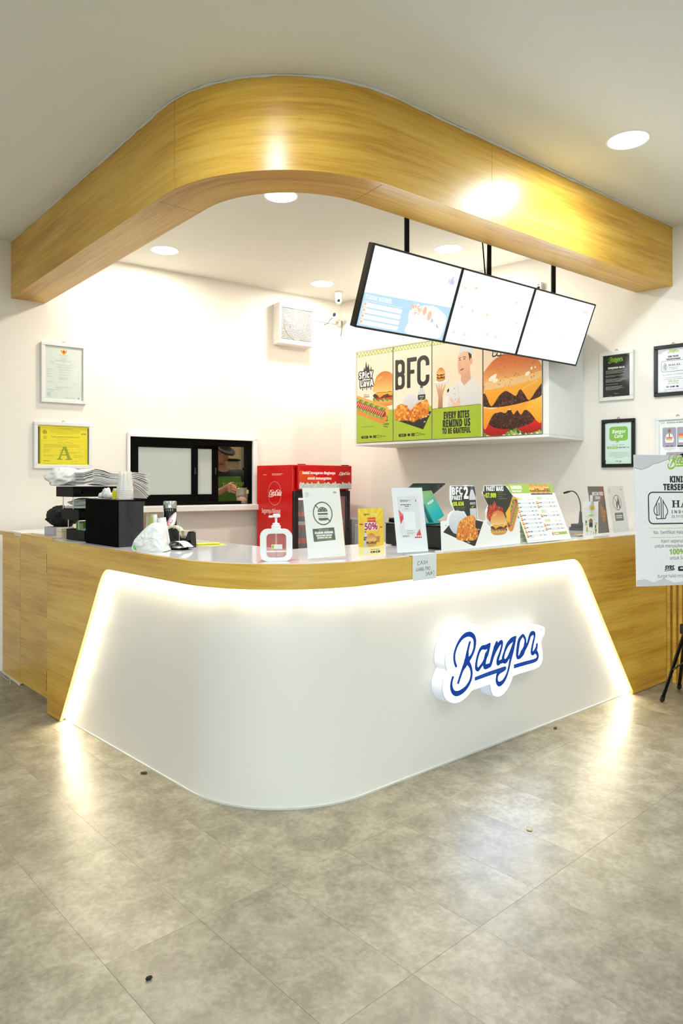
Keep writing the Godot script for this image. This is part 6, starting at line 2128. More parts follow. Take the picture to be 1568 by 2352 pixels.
func tray(o: Node3D, y: float, z0: float, m: Material):
	var x0 := 0.0
	var mv := Transform3D(Basis(), Vector3(0, 0, z0))
	var W := 0.34
	var D := 0.25
	var Hh := 0.062
	var t := obj("tray", bx(Vector3(W, 0.004, D), Vector3(x0 + W / 2, y, -D / 2)), m, o, mv)
	var g := G.new()
	g.box(Vector3(0.003, Hh, D), Vector3(x0 + 0.0015, y + Hh / 2, -D / 2), 0.001)
	g.box(Vector3(0.003, Hh, D), Vector3(x0 + W - 0.0015, y + Hh / 2, -D / 2), 0.001)
	g.box(Vector3(W, Hh, 0.003), Vector3(x0 + W / 2, y + Hh / 2, -D + 0.0015), 0.001)
	g.box(Vector3(W, 0.012, 0.003), Vector3(x0 + W / 2, y + Hh - 0.006, -0.0015), 0.001)
	g.box(Vector3(W, 0.016, 0.003), Vector3(x0 + W / 2, y + 0.008, -0.0015), 0.001)
	for q in [[0.0, 0.05], [0.20, 0.22], [0.325, 0.34]]:
		g.box(Vector3(q[1] - q[0], Hh, 0.003), Vector3(x0 + (q[0] + q[1]) / 2, y + Hh / 2, -0.0015), 0.001)
	for i in 11:
		g.box(Vector3(0.006, 0.052, 0.003), Vector3(x0 + 0.064 + i * 0.0125, y + Hh / 2, -0.0015), 0.0, Basis(Vector3.BACK, 0.6))
	for i in 7:
		g.box(Vector3(0.006, 0.052, 0.003), Vector3(x0 + 0.232 + i * 0.0125, y + Hh / 2, -0.0015), 0.0, Basis(Vector3.BACK, 0.6))
	obj("slotted_sides", g, m, t)

func build_counter_left():
	var y := TOP
	var yaw := -45.0
	var steel := M(Color(0.72, 0.72, 0.71), 0.25, 0.9)
	var paper := M(Color(0.90, 0.89, 0.875), 0.8)
	# tiered tray rack
	var rk := thing("tray_rack", "black three-tier document tray rack at the left end of the counter", "tray rack", at(-1.527, y, -4.193, 45))
	tray(rk, 0.004, 0.0, black)
	tray(rk, 0.125, -0.075, black)
	tray(rk, 0.265, -0.15, black)
	for q in [[0.006, 0.06, -0.09, 0.125], [0.334, 0.06, -0.09, 0.125], [0.006, 0.06, -0.235, 0.125], [0.334, 0.06, -0.235, 0.125], [0.006, 0.185, -0.165, 0.265], [0.334, 0.185, -0.165, 0.265], [0.006, 0.185, -0.31, 0.265], [0.334, 0.185, -0.31, 0.265]]:
		obj("rod", tb([Vector3(q[0], q[1], q[2]), Vector3(q[0], q[3], q[2])], 0.003, 6), steel, rk)
	var pb := obj("paper_bag_stack", null, paper, null, rk.transform * Transform3D(Basis(), Vector3(0.30, 0.330, -0.27)))
	var g := G.new()
	sheet_stack(g, 17, 0.44, 0.2, 0.0046, 0.012, 0.035)
	pb.mesh = g.done()
	tag(pb, "thick stack of folded white paper bags on the top tray of the rack", "paper bags")
	var bag := obj("plastic_bag", crumple(Vector3(0.10, 0.062, 0.085), 3, 0.30), M(Color(0.93, 0.92, 0.90), 0.35), null, rk.transform * Transform3D(Basis(), Vector3(0.045, 0.382, -0.385)))
	tag(bag, "crumpled white plastic bag at the left end of the top tray", "bag")
	var lids := thing("lid_bag", "clear bag of white lids lying on the middle tray of the rack", "bag", rk.transform * Transform3D(Basis(), Vector3(0.112, 0.1895, -0.30)))
	obj("flat_lid", lt([Vector2(0, 0), Vector2(0.092, 0), Vector2(0.097, 0.006), Vector2(0.09, 0.012), Vector2(0, 0.012)], 28), M(Color(0.86, 0.86, 0.84), 0.3), lids)
	obj("wrapped_lids", crumple(Vector3(0.10, 0.028, 0.08), 9, 0.28), M(Color(0.80, 0.81, 0.77), 0.3), lids, Transform3D(Basis(), Vector3(0.04, 0.034, 0)))
	var rc := thing("receipt_pile", "loose white receipts heaped in the lowest tray of the rack", "receipts", rk.transform * Transform3D(Basis(), Vector3(0.10, 0.010, -0.10)))
	for i in 6:
		obj("receipt", bx(Vector3(0.16, 0.0012, 0.07), Vector3.ZERO), M(Color(0.84, 0.84, 0.83), 0.7), rc, at(rng.randf_range(-.02, .05), 0.012 + i * 0.009, rng.randf_range(-.03, .03), rng.randf_range(-40, 40), rng.randf_range(-12, 12), rng.randf_range(-8, 12)))
	obj("hanging_receipt", bx(Vector3(0.022, 0.060, 0.001), Vector3(-0.075, 0.026, 0.108)), M(Color(0.80, 0.80, 0.79), 0.7), rc, at(0, 0, 0, 0, 0, -14))
	var gb := thing("green_box", "lime green carton with dark lettering behind the lowest tray", "box", rk.transform * Transform3D(Basis(), Vector3(0.05, 0.009, -0.20)))
	obj("carton", bx(Vector3(0.13, 0.10, 0.03), Vector3(0.06, 0.051, 0), 0.002), M(Color(0.40, 0.62, 0.04), 0.5), gb)
	obj("side_label", bx(Vector3(0.03, 0.07, 0.001), Vector3(0.012, 0.055, 0.016)), M(Color(0.80, 0.85, 0.62), 0.5), gb)
	obj("dark_print", bx(Vector3(0.04, 0.04, 0.001), Vector3(0.09, 0.055, 0.016)), M(Color(0.12, 0.20, 0.03), 0.5), gb)
	var pch := obj("black_pouch", crumple(Vector3(0.13, 0.075, 0.09), 21, 0.22), M(Color(0.012, 0.012, 0.013), 0.8), null, at(-1.90, y + 0.118, -4.80, yaw))
	tag(pch, "soft black pouch at the far left behind the tray rack", "pouch")
	var lv := obj("grey_box", bx(Vector3(0.15, 0.055, 0.14), Vector3(0, 0.028, 0), 0.003), M(Color(0.70, 0.70, 0.78), 0.5), null, at(-1.90, y, -4.75, yaw))
	tag(lv, "low pale lavender box under the black pouch", "box")
	var wb := thing("white_box", "small cream carton beside the lowest tray of the rack", "box", at(-1.775, y, -4.51, yaw))
	obj("carton", bx(Vector3(0.07, 0.062, 0.07), Vector3(0, 0.0315, 0), 0.002), M(Color(0.88, 0.83, 0.72), 0.6), wb)
	obj("lid_line", bx(Vector3(0.071, 0.0015, 0.071), Vector3(0, 0.04, 0)), M(Color(0.55, 0.50, 0.42), 0.7), wb)
	# big black box
	var bb := thing("utensil_box", "large matt black box standing on the left part of the counter", "box", at(-1.489, y, -4.103, -46.8))
	var bg := G.new()
	bg.box(Vector3(0.418, 0.255, 0.018), Vector3(0.209, 0.1285, -0.009), 0.002)
	bg.box(Vector3(0.418, 0.255, 0.018), Vector3(0.209, 0.1285, -0.141), 0.002)
	bg.box(Vector3(0.018, 0.255, 0.114), Vector3(0.009, 0.1285, -0.075), 0.002)
	bg.box(Vector3(0.018, 0.255, 0.114), Vector3(0.409, 0.1285, -0.075), 0.002)
	obj("shell", bg, M(Color(0.006, 0.006, 0.007), 0.7, 0.0, 0.12), bb)
	obj("lid", bx(Vector3(0.38, 0.01, 0.114), Vector3(0.209, 0.25, -0.075), 0.002), M(Color(0.012, 0.012, 0.013), 0.5), bb)
	var cr := thing("crumpled_receipts", "few crumpled receipts on top of the black box", "receipts", bb.transform * Transform3D(Basis(), Vector3(0.12, 0.257, -0.07)))
	for i in 3:
		obj("scrap", crumple(Vector3(0.03 + i * 0.006, 0.018 + (i % 2) * 0.012, 0.02), 40 + i, 0.5, 8), paper, cr, Transform3D(Basis(), Vector3(-0.05 + i * 0.055, 0.018 + (i % 2) * 0.01, 0)))
	# stacked clear cups, upside down
	var cup := lt([Vector2(0.046, 0.0), Vector2(0.0475, 0.004), Vector2(0.045, 0.008), Vector2(0.034, 0.108), Vector2(0.0325, 0.110), Vector2(0.0, 0.110)], 28).done()
	var cm := M(Color(0.90, 0.89, 0.86), 0.2)
	cm = clear(0.30, Color(0.95, 0.94, 0.91), 0.2)
	var c0: Node3D = null
	for i in 6:
		var xf := bb.transform * Transform3D(Basis(), Vector3(0.352, 0.2565 + i * 0.0095, -0.072))
		var lb: String = ["lowest", "second from the bottom", "third from the bottom", "third from the top", "second from the top", "topmost"][i] + " of the clear cups stacked upside down on the black box"
		if c0 == null:
			c0 = thing("plastic_cup", lb, "cup", xf, "stacked clear cups on the black box")
			obj("cup_wall", cup, cm, c0)
		else:
			dup(c0, xf, lb)
	var yb := thing("yellow_carton", "tiny yellow carton beside the stacked cups on the black box", "carton", bb.transform * Transform3D(Basis(), Vector3(0.285, 0.2565, -0.05)))
	obj("carton", bx(Vector3(0.04, 0.05, 0.025), Vector3(0, 0.025, 0), 0.002), M(Color(0.86, 0.84, 0.05), 0.5), yb)
	obj("carton_top", bx(Vector3(0.026, 0.012, 0.02), Vector3(0, 0.056, 0), 0.002), M(Color(0.90, 0.90, 0.75), 0.5), yb)
	# clear brochure holder against the box
	var bh := thing("brochure_holder", "empty clear acrylic brochure holder in front of the black box", "brochure holder", at(-1.195, y, -3.785, -34))
	for q in [[Vector3(0.15, 0.25, 0.003), Vector3(0.075, 0.126, 0.0)], [Vector3(0.15, 0.25, 0.003), Vector3(0.075, 0.126, -0.05)], [Vector3(0.003, 0.25, 0.047), Vector3(0.0015, 0.126, -0.025)], [Vector3(0.003, 0.25, 0.047), Vector3(0.1485, 0.126, -0.025)], [Vector3(0.15, 0.003, 0.05), Vector3(0.075, 0.0025, -0.025)], [Vector3(0.144, 0.003, 0.045), Vector3(0.075, 0.085, -0.025)]]:
		obj("pane", bx(q[0], q[1], 0.0005), acrylic, bh)
	var b2 := thing("card_holder", "small clear acrylic holder with a green-edged kraft card behind the tissue pack", "card holder", at(-1.20, y, -4.03, 10))
	for q in [[Vector3(0.14, 0.17, 0.003), Vector3(0.07, 0.086, 0.0)], [Vector3(0.14, 0.17, 0.003), Vector3(0.07, 0.086, -0.06)], [Vector3(0.003, 0.17, 0.057), Vector3(0.1385, 0.086, -0.03)]]:
		obj("pane", bx(q[0], q[1], 0.0005), acrylic, b2)
	var kc := obj("kraft_card", bx(Vector3(0.075, 0.17, 0.003), Vector3.ZERO, 0.0004), M(Color(0.64, 0.50, 0.36), 0.7), null, b2.transform * at(0.04, 0.092, -0.025, 0, -6, 0))
	tag(kc, "brown kraft card standing in the small clear holder", "card")
	var gc := obj("green_card", bx(Vector3(0.022, 0.16, 0.004), Vector3.ZERO, 0.0004), M(Color(0.62, 0.70, 0.32), 0.7), null, b2.transform * at(0.098, 0.088, -0.035, 30, -4, -14))
	tag(gc, "narrow leaning lime green card in the small clear holder", "card")
	# tissue pack, sprayer bottle
	var tp := thing("tissue_pack", "white plastic tissue pouch with a green corner near the counter edge", "tissue pack", at(-0.968, y, -3.60, -8))
	var prof := PackedVector2Array([Vector2(-0.076, 0.0), Vector2(0.076, 0.0), Vector2(0.078, 0.03), Vector2(0.070, 0.10), Vector2(0.050, 0.135), Vector2(0.015, 0.145), Vector2(-0.025, 0.12), Vector2(-0.06, 0.085), Vector2(-0.082, 0.05)])
	var tg := G.new()
	var no := FastNoiseLite.new()
	no.seed = 4
	no.frequency = 14.0
	var layers := 9
	var rows := []
	for l in layers:
		var z := lerpf(-0.045, 0.045, l / (layers - 1.0))
		var k := sqrt(maxf(0.0, 1.0 - pow(z / 0.052, 4)))
		var row := []
		for i in prof.size():
			for j in 4:
				var v := prof[i].cubic_interpolate(prof[(i + 1) % prof.size()], prof[(i + prof.size() - 1) % prof.size()], prof[(i + 2) % prof.size()], j / 4.0)
				v = Vector2(v.x, maxf(v.y, 0.0) * (0.55 + 0.45 * k))
				var w := no.get_noise_3d(v.x, v.y, z) * 0.010 * (1.0 if v.y > 0.02 else 0.0)
				row.append(Vector3(v.x * (0.9 + 0.1 * k) + w, v.y + w, z + no.get_noise_3d(v.y, v.x, z + 3.0) * 0.008))
		rows.append(row)
	var rn: int = rows[0].size()
	for l in layers - 1:
		for i in rn:
			tg.q(rows[l][i], rows[l][(i + 1) % rn], rows[l + 1][(i + 1) % rn], rows[l + 1][i])
	for l in [0, layers - 1]:
		var sgn := -1.0 if l == 0 else 1.0
		var prev: Array = rows[l]
		for r in 6:
			var k: float = [0.85, 0.68, 0.5, 0.32, 0.15, 0.0][r]
			var nxt := []
			for i in rn:
				var v: Vector3 = rows[l][i]
				var m := Vector3(0, 0.055, v.z).lerp(v, k)
				m.z = rows[l][0].z + sgn * (0.006 + 0.004 * r - 0.0005 * r * r) + (v.z - rows[l][0].z) * k + no.get_noise_3d(m.x * 2.2, m.y * 2.2, 7.0 + sgn) * 0.012
				if r == 5:
					m = Vector3(0, 0.055, rows[l][0].z + sgn * 0.016)
				nxt.append(m)
			for i in rn:
				var i2 := (i + 1) % rn
				if l == 0:
					tg.q(prev[i2], prev[i], nxt[i], nxt[i2])
				else:
					tg.q(prev[i], prev[i2], nxt[i2], nxt[i])
			prev = nxt
	obj("pouch", tg, M(Color(0.90, 0.90, 0.88), 0.3), tp)
	obj("green_print", crumple(Vector3(0.022, 0.024, 0.006), 5, 0.2, 8), M(Color(0.42, 0.78, 0.45), 0.4), tp, Transform3D(Basis(), Vector3(-0.058, 0.028, 0.044)))
	obj("dark_print", bx(Vector3(0.014, 0.004, 0.001), Vector3(0.05, 0.012, 0.052)), M(Color(0.25, 0.25, 0.28), 0.5), tp)
	obj("small_lettering", bx(Vector3(0.022, 0.006, 0.001), Vector3(0, 0, 0)), M(Color(0.45, 0.5, 0.6), 0.5), tp, at(-0.052, 0.066, 0.0445, 0, 0, -35))
	var sb := thing("white_bottle", "slim white plastic bottle leaning behind the tissue pack", "bottle", at(-0.955, y, -3.722, -8))
	obj("body", tb([Vector3(0.03, 0.001, 0), Vector3(0.018, 0.08, 0), Vector3(0.006, 0.165, 0)], [0.028, 0.026, 0.022], 14), M(Color(0.90, 0.91, 0.92), 0.35), sb)
	obj("nozzle", tb([Vector3(-0.02, 0.06, 0.0), Vector3(-0.028, 0.15, 0), Vector3(-0.032, 0.182, 0)], [0.014, 0.012, 0.012], 12), M(Color(0.90, 0.89, 0.87), 0.35), sb)
	# tumbler
	var tm := thing("tumbler", "black steel tumbler with a silver lid and an oval sticker", "tumbler", at(-0.955, y, -3.93, 60))
	obj("body", lt([Vector2(0, 0), Vector2(0.034, 0.0), Vector2(0.036, 0.004), Vector2(0.036, 0.204), Vector2(0.034, 0.208), Vector2(0, 0.208)], 28), MT(print_sticker(), 0.2), tm, at(0, 0, 0, 82))
	obj("lid", lt([Vector2(0.034, 0.208), Vector2(0.037, 0.212), Vector2(0.037, 0.242), Vector2(0.033, 0.248), Vector2(0.0, 0.249)], 28), steel, tm)
	# tape dispenser
	var td := thing("tape_dispenser", "glossy black tape dispenser with a roll of cream tape", "tape dispenser", at(-0.945, y, -3.86, -18))
	var side := PackedVector2Array([Vector2(0.0, 0.0), Vector2(0.155, 0.0), Vector2(0.150, 0.082), Vector2(0.136, 0.086), Vector2(0.120, 0.050), Vector2(0.095, 0.052), Vector2(0.075, 0.072), Vector2(0.06, 0.05), Vector2(0.0, 0.045)])
	var tdg := G.new()
	tdg.prism(side, -0.028, 0.028)
	var glossy := M(Color(0.010, 0.010, 0.011), 0.12)
	obj("body", tdg, glossy, td)
	var rr := Transform3D(Basis(Vector3.RIGHT, PI / 2), Vector3(0.037, 0.064, -0.018))
	obj("tape_roll", lt([Vector2(0.042, 0), Vector2(0.053, 0), Vector2(0.053, 0.036), Vector2(0.042, 0.036), Vector2(0.042, 0.0)], 32), M(Color(0.84, 0.80, 0.68), 0.4), td, rr)
	obj("hub", lt([Vector2(0, -0.004), Vector2(0.041, -0.004), Vector2(0.041, 0.040), Vector2(0.034, 0.044), Vector2(0, 0.044)], 28), glossy, td, rr)
	obj("cutter", bx(Vector3(0.014, 0.006, 0.046), Vector3(0.143, 0.089, 0), 0.001), steel, td)
	obj("tape_end", bx(Vector3(0.075, 0.0012, 0.03), Vector3(0.108, 0.090, 0)), M(Color(0.86, 0.83, 0.74), 0.4), td)
	# receipt spike
	var rs := thing("receipt_spike", "steel receipt spike with skewered slips on a round black base", "receipt spike", at(-0.850, y, -3.700))
	obj("base", lt([Vector2(0, 0), Vector2(0.046, 0), Vector2(0.048, 0.006), Vector2(0.042, 0.010), Vector2(0.042, 0.010), Vector2(0, 0.011)], 28), black, rs)
	obj("disc", lt([Vector2(0, 0.0105), Vector2(0.04, 0.0105), Vector2(0.04, 0.019), Vector2(0.036, 0.021), Vector2(0, 0.021)], 28), steel, rs)
	obj("spike", tb([Vector3(0, 0.02, 0), Vector3(0, 0.15, 0), Vector3(-0.001, 0.182, 0)], [0.0016, 0.0014, 0.0004], 6), steel, rs)
	for i in 3:
		var slip := G.new()
		var wv := 0.062 + i * 0.006
		var sgm := 10
		for s in sgm:
			var xa := -wv + 2 * wv * s / sgm
			var xb := -wv + 2 * wv * (s + 1) / sgm
			var ya := 0.036 + i * 0.004 - 0.026 * pow(absf(xa) / wv, 2.2)
			var yb2 := 0.036 + i * 0.004 - 0.026 * pow(absf(xb) / wv, 2.2)
			slip.q(Vector3(xa, ya, 0.028), Vector3(xb, yb2, 0.028), Vector3(xb, yb2, -0.028), Vector3(xa, ya, -0.028), null, 1)
			slip.q(Vector3(xb, yb2 - 0.0008, 0.028), Vector3(xa, ya - 0.0008, 0.028), Vector3(xa, ya - 0.0008, -0.028), Vector3(xb, yb2 - 0.0008, -0.028), null, 2)
		var sp := obj("paper_slip", slip, M(Color(0.84, 0.83, 0.84), 0.7), null, rs.transform * at(0, 0, 0, 10 - i * 24))
		tag(sp, ["lowest", "middle", "topmost"][i] + " of the white slips skewered on the receipt spike", "paper slip", "slips on the receipt spike")
	var yp := thing("yellow_leaflet", "bright yellow leaflet lying flat behind the tape dispenser", "leaflet", at(-0.735, y, -3.965, 25))
	obj("sheet", bx(Vector3(0.16, 0.0015, 0.10), Vector3(0, 0.0012, 0)), M(Color(0.86, 0.85, 0.08), 0.4), yp)
	obj("fold", bx(Vector3(0.13, 0.0015, 0.05), Vector3(-0.01, 0.006, -0.02)), M(Color(0.78, 0.80, 0.10), 0.4), yp, at(0, 0, 0, 0, 6, 0))

# ------------------------------------------------------------------ poster easel at the right
func build_easel():
	var yaw := 13.6
	var o := thing("poster_easel", "black tripod easel holding the large halal poster at the right edge", "easel", at(1.70, 0, -4.064, yaw))
	var w := 0.70
	var h := 0.762
	var y0 := 0.824
	var lean := Transform3D(Basis(Vector3.RIGHT, deg_to_rad(-2.0)), Vector3(0, y0, 0))
	var pz := -0.02
	var c := w / 2 + 0.02
	obj("mast", bx(Vector3(0.022, 0.84, 0.016), Vector3(c, h / 2 - 0.05, pz), 0.003), black, o, lean)
	obj("top_clamp", bx(Vector3(0.09, 0.022, 0.016), Vector3(c, h - 0.002, -0.013), 0.003), black, o, lean)
	obj("bottom_clamp", bx(Vector3(0.09, 0.028, 0.016), Vector3(c, 0.008, -0.013), 0.003), black, o, lean)
	obj("hub", bx(Vector3(0.05, 0.06, 0.05), Vector3(c, 0.55, -0.05), 0.006), black, o)
	obj("lower_pole", tb([Vector3(c, 0.36, -0.05), Vector3(c, 0.86, -0.035)], 0.011, 8), black, o)
	var inv := o.transform.affine_inverse()
	var feet := [inv * Vector3(2.075, 0.008, -4.573), inv * Vector3(2.325, 0.008, -4.86), inv * Vector3(2.42, 0.008, -4.15)]
	var hub := Vector3(c, 0.55, -0.05)
	for f in feet:
		var fv: Vector3 = f
		var leg := obj("leg", tb([hub, fv.lerp(hub, 0.06)], 0.011, 8), black, o)
		obj("rubber_foot", tb([fv.lerp(hub, 0.075), fv.lerp(hub, 0.02), fv], [0.013, 0.015, 0.010], 10), M(Color(0.05, 0.05, 0.05), 0.8), leg)
		obj("brace", tb([Vector3(c, 0.36, -0.05), fv.lerp(hub, 0.45)], 0.005, 6), black, o)
	var p := thing("halal_poster", "large pale poster with torn-paper edges held on the black easel", "poster", o.transform * lean)
	var g := G.new()
	g.board(w, h, 0.004)
	obj("sheet", g, MT(print_halal(640, 696, Color(0.905, 0.90, 0.895)), 0.5), p)
	# the clamps' front lips belong to the easel
	obj("clamp_lip", bx(Vector3(0.09, 0.02, 0.003), Vector3(c, h + 0.001, 0.0025), 0.001), black, o, lean)
	obj("clamp_lip", bx(Vector3(0.09, 0.026, 0.003), Vector3(c, 0.008, 0.0025), 0.001), black, o, lean)

# crumbs of dirt and a leaf left on the floor
func build_litter():
	var col := [Color(0.22, 0.20, 0.08), Color(0.05, 0.05, 0.04), Color(0.30, 0.26, 0.10), Color(0.66, 0.62, 0.50)]
	var lab := ["small olive leaf scrap on the floor left of the counter's white front", "tiny black crumb on the floor at the lower left", "small brownish leaf scrap on the floor below the lit sign", "flat pale scrap stuck to the floor where the sign's light falls"]
	var pos := [[-0.965, -3.448, 0.016], [-0.551, -2.018, 0.009], [1.237, -4.083, 0.014], [0.770, -2.893, 0.018]]
	for i in 4:
		var o := obj("floor_scrap", crumple(Vector3(pos[i][2], 0.002 if i == 3 else 0.005, pos[i][2] * 0.6), 60 + i, 0.4, 8), M(col[i], 0.8), null, at(pos[i][0], 0.0046 if i != 3 else 0.0019, pos[i][1], 30 * i))
		tag(o, lab[i], "litter")

# ------------------------------------------------------------------ the cook in the kitchen: distance fields meshed as surface nets
# bones: [a, b, radius at a, radius at b]
static func bone_dist(p: Vector3, k: Array) -> float:
	var a: Vector3 = k[0]
	var ab: Vector3 = k[1] - a
	var t := clampf((p - a).dot(ab) / maxf(ab.length_squared(), 1e-9), 0.0, 1.0)
	return p.distance_to(a + ab * t) - lerpf(k[2], k[3], t)

static func smooth_field(p: Vector3, bones: Array, k: float) -> float:
	var d := 1e9
	for b in bones:
		var e := bone_dist(p, b)
		if e > d + k:
			continue
		if d > e + k:
			d = e
			continue
		var h := clampf(0.5 + 0.5 * (d - e) / k, 0.0, 1.0)
		d = lerpf(d, e, h) - k * h * (1.0 - h)
	return d

func nets(g: G, lo: Vector3, hi: Vector3, cell: float, f: Callable):
	var n := Vector3i(((hi - lo) / cell).ceil()) + Vector3i.ONE
	var val := PackedFloat32Array()
	val.resize(n.x * n.y * n.z)
	# a coarse look first: far blocks are skipped
	val.fill(1.0)
	var st := 4
	for bx_ in range(0, n.x, st):
		for by_ in range(0, n.y, st):
			for bz_ in range(0, n.z, st):
				var mid := lo + (Vector3(bx_, by_, bz_) + Vector3.ONE * (st * 0.5)) * cell
				var dm: float = f.call(mid)
				if absf(dm) > cell * st * 1.25:
					if dm < 0.0:
						for x in range(bx_, mini(bx_ + st, n.x)):
							for y in range(by_, mini(by_ + st, n.y)):
								for z in range(bz_, mini(bz_ + st, n.z)):
									val[(x * n.y + y) * n.z + z] = -1.0
					continue
				for x in range(bx_, mini(bx_ + st, n.x)):
					for y in range(by_, mini(by_ + st, n.y)):
						for z in range(bz_, mini(bz_ + st, n.z)):
							val[(x * n.y + y) * n.z + z] = f.call(lo + Vector3(x, y, z) * cell)
	var vert := {}
	var sx := n.y * n.z
	var sy := n.z
	for x in n.x - 1:
		for y in n.y - 1:
			for z in n.z - 1:
				var i := x * sx + y * sy + z
				var c := [val[i], val[i + sx], val[i + sy], val[i + sx + sy], val[i + 1], val[i + sx + 1], val[i + sy + 1], val[i + sx + sy + 1]]
				var neg := 0
				for q in c:
					if q < 0.0:
						neg += 1
				if neg == 0 or neg == 8:
					continue
				var s := Vector3.ZERO
				var m := 0
				for e in [[0, 1], [2, 3], [4, 5], [6, 7], [0, 2], [1, 3], [4, 6], [5, 7], [0, 4], [1, 5], [2, 6], [3, 7]]:
					var va: float = c[e[0]]
					var vb: float = c[e[1]]
					if (va < 0.0) != (vb < 0.0):
						var t := clampf(va / (va - vb), 0.02, 0.98)
						var pa := Vector3(e[0] & 1, (e[0] >> 1) & 1, (e[0] >> 2) & 1)
						var pb := Vector3(e[1] & 1, (e[1] >> 1) & 1, (e[1] >> 2) & 1)
						s += pa.lerp(pb, t)
						m += 1
				vert[i] = lo + (Vector3(x, y, z) + s / m) * cell
	for i in vert:
		var z: int = i % n.z
		var y: int = (i / n.z) % n.y
		var x: int = i / sx
		if x == 0 or y == 0 or z == 0:
			continue
		var v0 := val[i]
		for ax in 3:
			var step: int = [sx, sy, 1][ax]
			var u: int = [sy, 1, sx][ax]
			var w: int = [1, sx, sy][ax]
			var v1 := val[i + step]
			if (v0 < 0.0) == (v1 < 0.0):
				continue
			if not (vert.has(i - u) and vert.has(i - w) and vert.has(i - u - w)):
				continue
			if v0 < 0.0:
				g.q(vert[i - u - w], vert[i - w], vert[i], vert[i - u], null, 1)
			else:
				g.q(vert[i - u - w], vert[i - u], vert[i], vert[i - w], null, 1)

